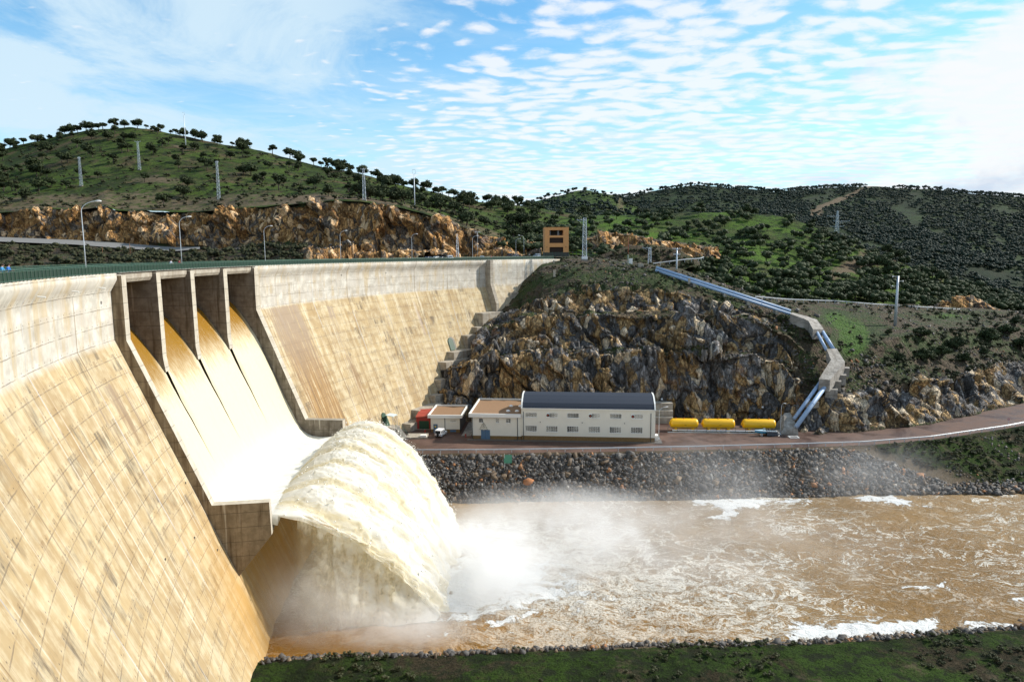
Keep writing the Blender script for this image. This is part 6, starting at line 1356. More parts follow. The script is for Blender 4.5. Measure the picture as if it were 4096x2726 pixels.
# ------------------------------------------------------------------ people on the crest
def skin_mesh(name, nodes, edges, m, parent, sub=1):
    """nodes: (x,y,z,r)"""
    me = bpy.data.meshes.new(name); me.from_pydata([n[:3] for n in nodes], edges, []); me.materials.append(m); o = link(name, me, parent)
    md = o.modifiers.new('skin', 'SKIN'); me.skin_vertices[0].data[0].use_root = True
    for i, n in enumerate(nodes): me.skin_vertices[0].data[i].radius = (n[3], n[3])
    sb_ = o.modifiers.new('smooth', 'SUBSURF'); sb_.levels = sub; sb_.render_levels = sub; return o
def person(label, loc, rz, top, legs, lean=0.0, arms='down', hair=(0.05, 0.03, 0.02), group='people on the dam crest'):
    r = thing('person', label, 'person', (0, 0, 0), 0, group); L_ = lean
    hip = (0, 0, 0.92); chest = (0.28 * L_, 0, 1.28); neck = (0.36 * L_, 0, 1.48); head = (0.42 * L_ + 0.03, 0, 1.64)
    hx = {'down': (0.05, 0.30, 0.80), 'rail': (0.50, 0.24, 1.08)}[arms]; ex = {'down': (-0.02, 0.28, 1.08), 'rail': (0.22, 0.30, 1.10)}[arms]
    def limb(s): return [(chest[0], s * 0.18, 1.40, 0.06), (ex[0] + 0.1 * L_, s * ex[1], ex[2], 0.045), (hx[0] + 0.1 * L_, s * hx[1], hx[2], 0.035)]
    nodes = [(*hip, 0.15), (*chest, 0.16), (*neck, 0.06), (*head, 0.10)]; edges = [(0, 1), (1, 2), (2, 3)]
    for s in (-1, 1):
        b_ = len(nodes); nodes += limb(s) + [(0.0, s * 0.10, 0.86, 0.09), (0.03, s * 0.11, 0.48, 0.065), (-0.02, s * 0.11, 0.08, 0.045), (0.13, s * 0.12, 0.03, 0.035)]
        edges += [(1, b_), (b_, b_ + 1), (b_ + 1, b_ + 2), (0, b_ + 3), (b_ + 3, b_ + 4), (b_ + 4, b_ + 5), (b_ + 5, b_ + 6)]
    skin_mesh('body', nodes, edges, flat('skin', (0.55, 0.33, 0.23), 0.6), r)
    jn = [(hip[0], 0, 0.93, 0.175), (*chest, 0.19), (neck[0], 0, 1.43, 0.09)]; je = [(0, 1), (1, 2)]
    for s in (-1, 1): b_ = len(jn); l_ = limb(s); jn += [(l_[0][0], l_[0][1], l_[0][2], 0.085), (*l_[1][:3], 0.065), tuple(np.array(l_[1][:3]) * 0.2 + np.array(l_[2][:3]) * 0.8) + (0.052,)]; je += [(1, b_), (b_, b_ + 1), (b_ + 1, b_ + 2)]
    skin_mesh('jacket', jn, je, flat('cloth_%02d%02d%02d' % tuple(int(99 * k) for k in top), top, 0.85), r)
    tn = [(0, 0, 0.93, 0.16)]; te = []
    for s in (-1, 1): b_ = len(tn); tn += [(0, s * 0.10, 0.84, 0.11), (0.03, s * 0.11, 0.48, 0.085), (-0.01, s * 0.11, 0.12, 0.07)]; te += [(0, b_), (b_, b_ + 1), (b_ + 1, b_ + 2)]
    skin_mesh('trousers', tn, te, flat('cloth_%02d%02d%02d' % tuple(int(99 * k) for k in legs), legs, 0.9), r)
    mb = MB(); mb.lathe([(0.0, -0.02), (0.10, 0.0), (0.118, 0.06), (0.10, 0.12), (0.05, 0.155), (0, 0.16)], np.array([head[0] - 0.02, 0, 1.62]), 12); part('hair', mb, flat('hair_%02d' % int(hair[0] * 99), hair, 0.8), r, True)
    mb = MB(); mb.box((head[0] + 0.105, 0, 1.63), (0.04, 0.025, 0.05)); part('nose', mb, flat('skin', (0.55, 0.33, 0.23)), r)
    r.location = [float(v_) for v_ in loc]; r.rotation_euler = (0, 0, rz); return r
BLUE = (0.03, 0.16, 0.50); JEAN = (0.04, 0.06, 0.12); DK = (0.02, 0.02, 0.025)
for px, s, top, legs, lean, arms, turn, lab in ((6, -0.55, (0.05, 0.25, 0.48), JEAN, 0.5, 'rail', 0, 'person in a blue jacket leaning on the railing at the left edge of the picture'), (30, -0.50, BLUE, JEAN, 0.6, 'rail', 0, 'person in a bright blue jacket leaning on the railing with arms stretched out'),
    (681, -0.45, (0.42, 0.46, 0.55), JEAN, 0.7, 'rail', 0, 'person in a pale grey top leaning on the railing above the spillway'), (714, -0.45, (0.22, 0.02, 0.03), DK, 0.8, 'rail', 0, 'person in a dark red jacket bent over the railing beside a lamp post'),
    (1557, -2.0, DK, DK, 0.1, 'down', 0.4, 'person in black, left one of a pair walking on the crest'), (1572, -2.0, (0.03, 0.03, 0.035), DK, 0.1, 'down', 0.4, 'person in black with a light cap, right one of a walking pair'), (1626, -1.2, (0.015, 0.02, 0.05), DK, 0.2, 'down', 2.5, 'person in dark navy standing alone behind the railing'), (1660, -1.5, (0.20, 0.07, 0.04), DK, 0.1, 'down', 1.0, 'person in a rusty brown jacket right of a lamp post'),
    (1965, -1.0, (0.35, 0.02, 0.03), DK, 0.1, 'down', 0.3, 'person in a red jacket standing at the crest corner'), (1975, -1.2, (0.03, 0.03, 0.04), DK, 0.1, 'down', 0.3, 'person in dark clothes beside the one in red')):
    t = th_at(px, s); d_ = outw(t); person(lab, Q(t, s, CREST), math.atan2(d_[1], d_[0]) + turn, top, legs, lean, arms)
for px, col, lab in ((2048, (0.04, 0.04, 0.05), 'person in dark clothes between the cars by the green fence'), (2067, (0.5, 0.5, 0.5), 'person in a white top beside the silver car'), (2118, (0.35, 0.42, 0.46), 'person in pale clothes near the curved street lamp')):
    p = Py(px, 1029, 287); p[2] = 58.3; person(lab, p, -1.5, col, DK)
# ------------------------------------------------------------------ lamps and masts
def lamp(label, base, h, armdir, arm=1.9, r0=0.065, group='street lamps along the dam crest', double=False):
    r = thing('street_lamp', label, 'street lamp', base, 0, group); b_ = np.array(base, float); d_ = np.array(armdir, float); d_ /= np.linalg.norm(d_)
    mb = MB(); up_ = np.array([0, 0, 1.0]); hs = h * 0.86
    path = [b_, b_ + up_ * h * 0.45, b_ + up_ * hs]; rr = [r0, r0 * 0.85, r0 * 0.7]
    if not double:
        for a_ in np.linspace(0.15, 1, 6): path.append(b_ + up_ * (hs + (h - hs) * math.sin(a_ * 1.45)) + d_ * arm * (1 - math.cos(a_ * 1.45))); rr.append(r0 * 0.62)
        end = [path[-1]]
    else:
        path += [b_ + up_ * h]; rr += [r0 * 0.7]; end = [b_ + up_ * h + d_ * 0.75, b_ + up_ * h - d_ * 0.75]; 
    mb.tube(path, rr, 8); part('pole', mb, M_LAMP, r, True)
    if double: mb = MB(); mb.tube([end[0], end[1]], 0.06, 6); part('crossarm', mb, M_LAMP, r)
    for e in end:
        mb = MB(); s_ = np.cross(up_, d_); mb.lathe([(0.0, -0.36), (0.10, -0.33), (0.17, -0.1), (0.17, 0.15), (0.10, 0.36), (0.0, 0.38)], e + d_ * (0.25 if not double else 0), 10, [s_, up_ * 0.7, d_]); part('lamp_head', mb, M_WHITE, r, True)
    mb = MB(); mb.lathe([(0.2, 0), (0.2, 0.05), (0.13, 0.35), (0.0, 0.36)], b_, 10); part('base', mb, M_LAMP, r)
    return r
for px, ytop, lab in ((347, 853, 'tall curved street lamp on the crest, the one nearest the left edge'), (729, 890, 'curved street lamp on the crest beside the person in dark red'), (1062, 915, 'curved street lamp on the crest above the right spillway wall'), (1364, 928, 'curved street lamp on the crest in front of the low talus mound'), (1649, 938, 'curved street lamp between the navy and the rusty brown person')):
    s = -0.9 if px < 1000 else -8.4
    t = th_at(px, s); b_ = Q(t, s, CREST + 0.02); q_ = project(b_); hh = (q_[1] - ytop) * np.linalg.norm(b_[:2]) / F
    lamp(lab, b_, hh, np.array([1.0, 0.15, 0]), 1.1 + 0.4 * (px < 500) + hh * 0.07)
t = th_at(1891, -8.4); b_ = Q(t, -8.4, CREST); lamp('curved street lamp beside the T shaped lamp at the crest end', b_, (project(b_)[1] - 944) * b_[1] / F, (1, 0, 0), 1.9)
def onY(px, py, Y): return Py(px, py, Y)
b_ = onY(1911, 1033, 284); lamp('T shaped double street lamp at the end of the rock cutting', b_, (1033 - 930) * 284 / F, (1, 0, 0), double=True)
b_ = onY(2096, 1030, 288); lamp('curved street lamp bending left beside the gatehouse fence', b_, (1030 - 942) * 288 / F, (-1, 0, 0), 2.0)
b_ = onY(2064, 1028, 300); lamp('small curved street lamp left of the gatehouse fence', b_, (1028 - 955) * 300 / F, (1, 0, 0), 1.8)
b_ = Pz(2635, 1755, 9.1); lamp('curved street lamp at the right end of the powerhouse', b_, (1755 - 1625) * b_[1] / F * 1.03, (1, 0.2, 0), 2.2, group='street lamps in the powerhouse yard')
b_ = Pz(3121, 1737, 9.05); lamp('slim street lamp right of the last yellow tank', b_, (1737 - 1608) * b_[1] / F * 1.03, (0.5, -0.6, 0), 0.8, group='street lamps in the powerhouse yard')
def lattice(mb, b_, h, w0, w1, n, r):
    up_ = np.array([0, 0, 1.0]); C_ = [(-1, -1), (1, -1), (1, 1), (-1, 1)]
    def P_(k, f): w = w0 + (w1 - w0) * f; return np.array(b_) + np.array([C_[k][0] * w / 2, C_[k][1] * w / 2, h * f])
    for k in range(4): mb.tube([P_(k, 0), P_(k, 1)], r, 4)
    for i in range(n):
        f0, f1 = i / n, (i + 1) / n
        for k in range(4):
            k2 = (k + 1) % 4; mb.tube([P_(k, f0), P_(k2, f1)] if i % 2 else [P_(k2, f0), P_(k, f1)], r * 0.7, 4, False); mb.tube([P_(k, f1), P_(k2, f1)], r * 0.6, 4, False)
def mast(label, base, h, w0, w1, arms, group='lattice masts of the power line', n=None, r=0.09, col=None, name='lattice_mast'):
    m_ = col or M_LAMP; r_ = thing(name, label, 'mast', base, 0, group); mb = MB(); lattice(mb, base, h, w0, w1, n or int(h / 1.1), r); part('lattice', mb, m_, r_)
    for z, l, dx in arms:
        mb = MB(); c = np.array(base) + [dx, 0, z]; mb.box(c, (l, 0.16, 0.16)); mb.tube([c + [-l / 2, 0, 0], c + [0, 0, -0.8]], 0.05, 4); mb.tube([c + [l / 2, 0, 0], c + [0, 0, -0.8]], 0.05, 4); a_ = part('crossarm', mb, m_, r_)
        for s_ in (-1, 0, 1): mb = MB(); mb.tube([c + [s_ * l * 0.46, 0, 0.05], c + [s_ * l * 0.46, 0, 0.5]], 0.07, 6); part('insulator', mb, M_WHITE, a_)
    mb = MB(); mb.box(np.array(base) + [0, 0, 0.0], (w0 + 0.6, w0 + 0.6, 0.7)); part('footing', mb, M_GREYC, r_)
    return r_
def nearest(sname, px, py):
    G, Ts, pxs, at = SHEETS[sname]; pr = project(G); e = (pr[..., 0] - px) ** 2 + (pr[..., 1] - py) ** 2; i, j = np.unravel_index(np.argmin(e), e.shape); return G[i, j].copy()
for bx_, by_, ty, lab, arms in ((326, 744, 633, 'leftmost of the lattice masts on the left hill', [(0.96, 2.0)]), (561, 676, 569, 'lattice mast with a wide T top below the hilltop', [(1.0, 4.2)]), (873, 797, 650, 'lattice mast standing alone on the lower middle slope', [(0.97, 2.0)]), (1460, 802, 679, 'lattice mast at the top edge of the ochre cutting', [(0.98, 3.0)])):
    b_ = nearest('left_hill', bx_, by_); h = (by_ - ty) * b_[1] / F; mast(lab, b_, h, 1.5, 0.8, [(h * f, l, 0) for f, l in arms], r=0.06, col=M_MAST)
def pole(label, base, h, r0, r1, m_, name='pole', extra=None, group=None, cat='pole'):
    r = thing(name, label, cat, base, 0, group); b_ = np.array(base, float); mb = MB(); mb.tube([b_ - [0, 0, 0.3], b_ + [0, 0, h * 0.5], b_ + [0, 0, h]], [r0, (r0 + r1) / 2, r1], 8); part('shaft', mb, m_, r, True)
    if extra: extra(r, b_, h)
    return r
def ringtop(r, b_, h):
    c = b_ + [0, 0, h]
    for s_ in (-1, 1): mb = MB(); mb.tube([c, c + [s_ * 0.7, 0, 1.0], c + [s_ * 1.0, 0, 2.2], c + [s_ * 0.5, 0, 2.7]], 0.09, 5); part('horn', mb, M_LAMP, r)
    mb = MB(); mb.tube([c + [-0.7, 0, 2.7], c + [0.7, 0, 2.7]], 0.09, 5); part('crossbar', mb, M_LAMP, r)
b_ = nearest('left_hill', 746, 598); pole('very tall white pole with a forked top on the hilltop', b_, (598 - 472) * b_[1] / F, 0.45, 0.24, M_LAMP, extra=ringtop, group='tall white poles')
b_ = nearest('left_hill', 1660, 838); pole('slim white pole with a forked top where the cutting slopes down', b_, (838 - 706) * b_[1] / F, 0.28, 0.16, M_LAMP, extra=ringtop, group='tall white poles')
b_ = onY(1830, 1030, 318); mast('thin pale lattice pole in front of the ochre cutting', b_, (1030 - 938) * 318 / F, 1.2, 0.5, [], r=0.05)
b_ = onY(2338, 1036, 272); b_[2] -= 0.3; mast('tall lattice mast on a white footing right of the gatehouse', b_, (1036 - 872) * 272 / F, 1.7, 1.1, [((1036 - 880) * 272 / F, 3.4, -1.4)], r=0.065, col=M_MAST)
mb = MB(); mb.box(b_ + [0, 0, 0.6], (2.2, 2.0, 1.4)); part('footing', mb, M_WHITE, [o for o in COL.objects if o.get('label', '').startswith('tall lattice mast on')][0], bevel=0.05)
b_ = onY(2598, 1066, 285); mast('short lattice mast beside the side road guardrail', b_, (1066 - 990) * 285 / F, 1.3, 0.9, [((1066 - 992) * 285 / F, 3.6, -1.2)], r=0.065, col=M_MAST)
def tarms(r, b_, h):
    for z, l in ((h - 0.3, 3.6), (h - 2.6, 2.6)):
        mb = MB(); c = b_ + [0, 0, z]; mb.box(c, (l, 0.16, 0.16)); a_ = part('crossarm', mb, M_LAMP, r)
        for s_ in (-1, -0.5, 0.5, 1): mb = MB(); mb.tube([c + [s_ * l * 0.46, 0, 0.05], c + [s_ * l * 0.46, 0, 0.5]], 0.08, 6); part('insulator', mb, M_WHITE, a_)
b_ = onY(2706, 1096, 278); pole('white power pole with two crossarms above the blue pipes', b_, (1096 - 993) * 278 / F, 0.42, 0.22, M_LAMP, 'power_pole', tarms)
def parms(r, b_, h):
    for k in range(14): mb = MB(); mb.box(b_ + [0, -0.36 + 0.012 * k, h * (0.06 + 0.06 * k)], (0.16, 0.05, 0.5)); part('slot', mb, M_DARK, r)
    for z, dx in ((h - 0.2, -2.0), (h - 1.9, 1.9), (h - 3.6, -2.0)):
        mb = MB(); mb.tube([b_ + [0, 0, z], b_ + [dx, 0, z + 0.1]], 0.07, 6); a_ = part('arm', mb, M_GALV, r); mb = MB(); mb.lathe([(0, -0.25), (0.2, -0.12), (0.2, 0.12), (0, 0.25)], b_ + [dx, 0, z - 0.05], 8); part('insulator', mb, M_WHITE, a_)
b_ = nearest('rock_hillside', 3580, 1306); pole('perforated grey steel mast with three insulator arms on the right slope', b_, (1306 - 1105) * b_[1] / F, 0.62, 0.34, M_GALV, 'steel_mast', parms, cat='mast')
b_ = onY(3345, 960, 480); b_[2] -= 3; mast('distant lattice pylon with long arms behind the middle hill', b_, 23, 3.0, 0.7, [(12.5, 10, 0), (16, 12, 3), (19.5, 9, -3)], n=12, r=0.10, col=M_MAST)
b_ = onY(2512, 1052, 262); ant = pole('thin red radio mast with a green foot on the rock hilltop', b_ + [0, 0, 3.2], 6.6, 0.12, 0.05, flat('rust_red', (0.30, 0.06, 0.03), 0.7), 'radio_mast', cat='mast'); mb = MB(); mb.tube([b_ - [0, 0, .3], b_ + [0, 0, 3.3]], 0.2, 8); part('foot', mb, flat('grey_green', (0.25, 0.30, 0.26), 0.7), ant)
fc = Fr(onY(2517, 1056, 259), 0.0); cb = thing('cabinet', 'white metal cabinet on the rock hilltop beside the red radio mast', 'cabinet', fc(0.5, 0, 0)); bpart('box', fc, [(0, 1.2, 0, 0.8, -0.3, 2.1)], M_WHITE, cb, 0.03); bpart('door_leaf', fc, [(0.08, 1.12, -0.03, 0.0, 0.1, 1.95)], M_TRIM, cb)
for px, py, w, h, lab in ((2562, 1068, 1.9, 1.2, 'small concrete box at the top of the blue pipes'), (2215, 1052, 0.5, 1.2, 'white concrete bollard near the dam end'), (2220, 1102, 0.9, 2.2, 'grey concrete stump on the abutment slope')):
    b_ = nearest('rock_hillside', px, py); fb = Fr(b_ - [w / 2, 0.8, 0], 0.0); t_ = thing('concrete_block', lab, 'block', fb(w / 2, 0, 0)); bpart('body', fb, [(0, w, 0, w * 0.8, -0.5, h)], M_CONC, t_, 0.04)
for px, py, h, lab in ((520, 1040, 6.5, 'reddish wooden pole on the scrub slope, the taller of two'), (411, 1042, 4.0, 'short brown wooden pole on the scrub slope')):
    b_ = nearest('road_cutting', px, py - 22); pole(lab, b_, h, 0.16, 0.10, flat('pole_wood', (0.22, 0.11, 0.06), 0.9), 'wooden_pole', group='wooden poles on the scrub slope')
# ------------------------------------------------------------------ orange gatehouse
fg = Fr((14.0, 290.0, 59.4), 0.02)
gh = thing('gatehouse', 'square orange gatehouse with three dark openings at the dam end', 'building', fg(5, 0, 0))
gw = []
op = [(2.1, 7.9)]; zs = [(0.95, 3.15), (4.8, 7.1), (8.0, 10.2)]
gw += [(0, 2.1, 0, 9.5, 0.9, 11.2), (7.9, 10.2, 0, 9.5, 0.9, 11.2)]
for z0, z1 in ((3.15, 4.8), (7.1, 8.0), (10.2, 11.2)): gw.append((2.1, 7.9, 0.003, 9.5, z0, z1))
gw.append((2.1, 7.9, 9.2, 9.49, 0.9, 8.0))
bpart('wall', fg, gw, M_ORANGE, gh)
bpart('plinth', fg, [(-0.05, 10.25, -0.05, 9.55, -0.8, 0.9)], flat('dark_plinth', (0.06, 0.055, 0.05), 0.9), gh)
bpart('opening_shade', fg, [(2.1, 7.9, 0.5, 0.7, 0.9, 3.15)], M_DARK, gh); bpart('opening_shade', fg, [(2.1, 7.9, 0.5, 0.7, 4.8, 7.1)], M_DARK, gh)  # dark panels put in for the shade inside the two lower openings
bpart('back_wall', fg, [(2.1, 7.9, 6.0, 6.2, 8.0, 10.2)], flat('inner_grey', (0.10, 0.105, 0.10), 0.9), gh)
for x in (2.5, 5.7, 6.1): bpart('column', fg, [(x, x + 0.14, 2.0, 2.2, 8.0, 10.2)], M_GALV, gh)
for x in (0.9, 8.9): bpart('wall_lamp', fg, [(x, x + 0.2, -0.12, 0, 2.9, 3.3)], M_BLACK, gh)
bpart('roof_edge', fg, [(-0.06, 10.26, -0.06, 9.56, 11.2, 11.4)], M_ORANGE, gh)
fen = thing('fence', 'dark green post fence around the orange gatehouse', 'fence', onY(2180, 1036, 283))
fp = [onY(px, 1040, Yf) for px, Yf in ((2055, 292), (2110, 289), (2165, 284), (2210, 283), (2260, 283), (2320, 284), (2360, 288), (2392, 296))]; k = 0
for a_, c_ in zip(fp[:-1], fp[1:]):
    for i in range(4):
        p = a_ + (c_ - a_) * i / 4; p[2] = 58.0; mb = MB(); mb.tube([p, p + [0, 0, 2.6]], 0.07, 6); part('post', mb, M_GREENP, fen)
    for z in (0.3, 1.3, 2.3): mb = MB(); q0 = a_.copy(); q1 = c_.copy(); q0[2] = q1[2] = 58.0 + z; mb.tube([q0, q1], 0.03, 4); part('wire', mb, M_GREENP, fen)
# ------------------------------------------------------------------ guardrails
def guardrail(label, path, h, spacing, m_, group='guardrails'):
    path = np.array(path); r = thing('guardrail', label, 'guardrail', path[len(path) // 2], 0, group)
    seg = np.concatenate([[0], np.cumsum(np.linalg.norm(np.diff(path, axis=0), axis=1))]); at_ = lambda d: np.array([np.interp(d, seg, path[:, k]) for k in range(3)])
    n = int(seg[-1] / 1.5); pts_ = [at_(d) for d in np.linspace(0, seg[-1], n)]; up_ = np.array([0, 0, 1.0]); prof = [(0.0, h - 0.36), (0.09, h - 0.30), (0.09, h - 0.22), (0.02, h - 0.17), (0.09, h - 0.12), (0.09, h - 0.05), (0.0, h)]
    G = []
    for i, p in enumerate(pts_):
        t_ = pts_[min(i + 1, n - 1)] - pts_[max(i - 1, 0)]; nrm = np.array([t_[1], -t_[0], 0]); nrm /= np.linalg.norm(nrm) + 1e-9; G.append([p + nrm * a_ + up_ * z for a_, z in prof + [(-0.03, h - 0.05), (-0.03, h - 0.31), (0.0, h - 0.36)]])
    mb = MB(); mb.grid(np.array(G)); part('rail', mb, m_, r)
    for d in np.arange(0.5, seg[-1], spacing):
        p = at_(d); mb = MB(); mb.box(p + [0, 0, h / 2 - 0.15], (0.14, 0.14, h + 0.2)); part('post', mb, m_, r)
    return r
guardrail('long galvanised guardrail between the red road and the riprap', EDGE[(rpx > 1600) & (rpx < 4500)] + [0, 0.25, 0.0], 1.15, 4.6, M_GALV)
gpx = np.linspace(3020, 3860, 60); gpath = [nearest('rock_hillside', a_, np.interp(a_, [3020, 3160, 3350, 3490, 3640, 3860], [1198, 1209, 1215, 1226, 1236, 1248])) + [0, 0, 0.1] for a_ in gpx]
gpath = np.array(gpath); gpath[:, 1] = np.convolve(np.pad(gpath[:, 1], 4, 'edge'), np.ones(9) / 9, 'valid'); gpath = np.array([Py(a_, np.interp(a_, [3020, 3160, 3350, 3490, 3640, 3860], [1196, 1206, 1212, 1223, 1233, 1245]), y_ - 2.0) for a_, y_ in zip(gpx, gpath[:, 1])])
guardrail('pale guardrail along the upper road above the concrete anchor blocks', gpath, 1.1, 6.0, M_GALV)
sp0 = np.array([Py(a_, b_, y_) for a_, b_, y_ in ((2602, 1064, 292), (2680, 1054, 297), (2740, 1046, 303), (2800, 1042, 310), (2815, 1036, 318))]); guardrail('short pale guardrail on the side road behind the short lattice mast', sp0, 1.2, 5.0, M_GALV)
# ------------------------------------------------------------------ penstock
ps = thing('penstock', 'twin pale blue pipes running down the hill through two concrete blocks', 'pipeline', onY(3160, 1254, 229))
def pipeline(a_, c_, r, n=1):
    mb = MB(); mb.tube([a_, c_], r, 16); p_ = part('pipe', mb, M_PIPE, ps, True); d_ = (c_ - a_) / np.linalg.norm(c_ - a_)
    for f in np.linspace(0, 1, n + 2)[1:-1]: mb = MB(); q_ = a_ + (c_ - a_) * f; mb.tube([q_ - d_ * 0.12, q_ + d_ * 0.12], r + 0.07, 16); part('collar', mb, M_PIPE, p_)
u0, u1 = onY(2622, 1080, 244), onY(3162, 1256, 222); ofs = np.array([0.5, 1.2, 0.95])
pipeline(u0, u1, 0.48, 4); pipeline(u0 + ofs, u1 + ofs, 0.48, 4)
for f in (0.30, 0.53, 0.70, 0.9):
    q_ = u0 + (u1 - u0) * f; mb = MB(); mb.box(q_ + [0.2, 0.6, -1.0], (1.0, 2.6, 1.4)); part('cradle', mb, M_CONC, ps)
q_ = u0 + (u1 - u0) * 0.26; mb = MB(); mb.box(q_ + [0, -0.9, 0.0], (0.7, 0.5, 2.0)); part('marker_block', mb, M_CONC, ps)
pipeline(onY(3263, 1320, 216), onY(3306, 1400, 206), 0.48, 1); pipeline(onY(3286, 1320, 217), onY(3334, 1397, 207), 0.58, 1)
pipeline(onY(3284, 1524, 197), onY(3176, 1674, 188), 0.50, 1); pipeline(onY(3312, 1528, 196), onY(3184, 1707, 185), 0.62, 1)
def sweep_block(name, stations, h):
    """stations: (left top corner, right top corner); box section h deep"""
    mb = MB(); G = np.array([[a_, b_, b_ - [0, 0, h], a_ - [0, 0, h], a_] for a_, b_ in stations]); mb.grid(G, flip=True); mb.add(G[0][:4], [(0, 1, 2, 3)]); mb.add(G[-1][:4], [(3, 2, 1, 0)]); return part(name, mb, M_GREYC, ps)
sweep_block('anchor_block', [(onY(3160, 1254, 220.5), onY(3170, 1249, 224)), (onY(3216, 1274, 218.5), onY(3228, 1264, 223)), (onY(3234, 1283, 217.5), onY(3268, 1278, 221.5)), (onY(3252, 1316, 213.5), onY(3295, 1315, 216))], 3.2)
sweep_block('anchor_block', [(onY(3306, 1395, 204), onY(3347, 1393, 206)), (onY(3324, 1438, 201.5), onY(3380, 1446, 202.5)), (onY(3276, 1514, 194.5), onY(3320, 1519, 194))], 3.4)
for a_, b_, Y_, w_, dp, h_ in ((3385, 1470, 203.5, 2.2, 3.0, 2.6), (3372, 1498, 200.5, 2.2, 3.0, 3.0), (3352, 1522, 198, 2.2, 3.0, 3.0), (3330, 1555, 195.5, 3.2, 3.0, 3.0)):
    c = onY(a_, b_, Y_); mb = MB(); mb.box(c + [0, 0.5, -h_ / 2], (w_, dp, h_), [[0.90, -0.43, 0], [0.43, 0.90, 0], [0, 0, 1]]); part('buttress', mb, M_GREYC, ps, bevel=0.04)
b0, b1 = Pz(3126, 1738, 9.0), Pz(3192, 1738, 9.0)
mb = MB(); A = [b0 + [-1.2, 0, -0.3], b1 + [0, -0.5, -0.3], b1 + [0.2, 6.0, -0.3], b0 + [-0.6, 6.0, -0.3]]; B_ = [b0 + [0.6, 0.3, 1.2], b1 + [-0.2, 0, 2.2], b1 + [-0.4, 5.0, 5.2], b0 + [2.4, 4.5, 5.2]]; mb.hexa(A, B_); part('base_block', mb, M_GREYC, ps)
q_ = (onY(3284, 1524, 199) + onY(3176, 1674, 189)) / 2; mb = MB(); mb.box(q_ + [1.0, -0.6, -1.3], (3.4, 1.6, 1.7)); part('cradle', mb, M_CONC, ps)
# ------------------------------------------------------------------ yellow tanks
ft = Fr(tuple(Pz(2690, 1727, 9.0)), math.atan2(-2.0, 29.3))
def tank(x0, L_, label, n_s):
    r = thing('tank', label, 'tank', ft(x0 + L_ / 2, 1.6, 0), 0, 'yellow tanks'); R_ = 1.45; c0 = ft(x0, 1.7, 2.15); up_ = np.array([0, 0, 1.0]); mb = MB()
    pr = [(0, 0), (R_ * 0.5, 0.06), (R_ * 0.80, 0.22), (R_ * 0.95, 0.5), (R_, 0.85), (R_, L_ - 0.85), (R_ * 0.95, L_ - 0.5), (R_ * 0.80, L_ - 0.22), (R_ * 0.5, L_ - 0.06), (0, L_)]
    mb.lathe(pr, c0, 32, [ft.v, up_, ft.u]); part('vessel', mb, M_YEL, r, True)
    for f in np.linspace(0.2, 0.8, n_s): mb = MB(); ft.box(mb, x0 + L_ * f - 0.35, x0 + L_ * f + 0.35, 0.75, 2.65, -0.1, 1.25); part('saddle', mb, M_YEL, r)
    for f in (0.2, 0.5, 0.8): mb = MB(); c = ft(x0 + L_ * f, 1.7, 3.55); mb.lathe([(0.16, 0), (0.16, 0.15), (0.22, 0.15), (0.22, 0.22), (0, 0.22)], c, 10); part('fitting', mb, flat('fitting_rust', (0.45, 0.12, 0.02), 0.6), r)
    mb = MB(); mb.lathe([(0.42, 0), (0.42, 0.12), (0.36, 0.14), (0, 0.14)], ft(x0 - 0.1, 1.7, 2.15), 14, [ft.v, up_, -ft.u]); part('manhole', mb, M_YEL, r)
    mb = MB(); ft.box(mb, x0 + L_ * 0.48, x0 + L_ * 0.56, 0.22, 0.27, 2.0, 2.08); part('nameplate', mb, M_BLACK, r)
tank(-0.5, 8.0, 'yellow horizontal tank nearest the powerhouse', 2); tank(8.6, 9.2, 'middle one of three yellow horizontal tanks', 3); tank(19.9, 9.3, 'yellow horizontal tank behind the blue boat', 2)
pp = thing('pipe_run', 'white pipe on the ground under the yellow tanks', 'pipe', ft(14, 0.3, 0)); mb = MB(); mb.tube([ft(0, 0.45, 0.42), ft(26, 0.45, 0.42)], 0.2, 10); part('pipe', mb, M_WHITE, pp, True)
for x in (3, 8.1, 14, 18.9, 23): bpart('support', ft, [(x, x + 0.25, 0.25, 0.65, -0.1, 0.24)], M_GREYC, pp)
tf_ = thing('fence', 'low green rail fence along the yellow tanks', 'fence', ft(14, 0.0, 0))
for x in np.arange(-1.4, 31.2, 2.72): bpart('post', ft, [(x, x + 0.07, -0.25, -0.18, -0.1, 1.5)], M_GREENP, tf_)
for z in (0.15, 1.45): mb = MB(); mb.tube([ft(-1.4, -0.21, z), ft(31, -0.21, z)], 0.05, 5); part('rail', mb, M_GREENL, tf_)
bpart('kerb', ft, [(-1.4, 31, -0.4, -0.26, -0.1, 0.14)], M_TRIM, tf_)
fcw = Fr(tuple(Pz(2628, 1700, 9.0)), ANG); cw = thing('wall', 'stepped concrete wall between the powerhouse and the tanks', 'wall', fcw(3, 0, 0))
bpart('body', fcw, [(-2, 5.2, 5.0, 8, -0.2, 5.6), (-2, 5.1, 3.6, 5.0, -0.2, 3.6), (-2, 5.0, 2.4, 3.6, -0.2, 1.8)], M_CONC, cw)
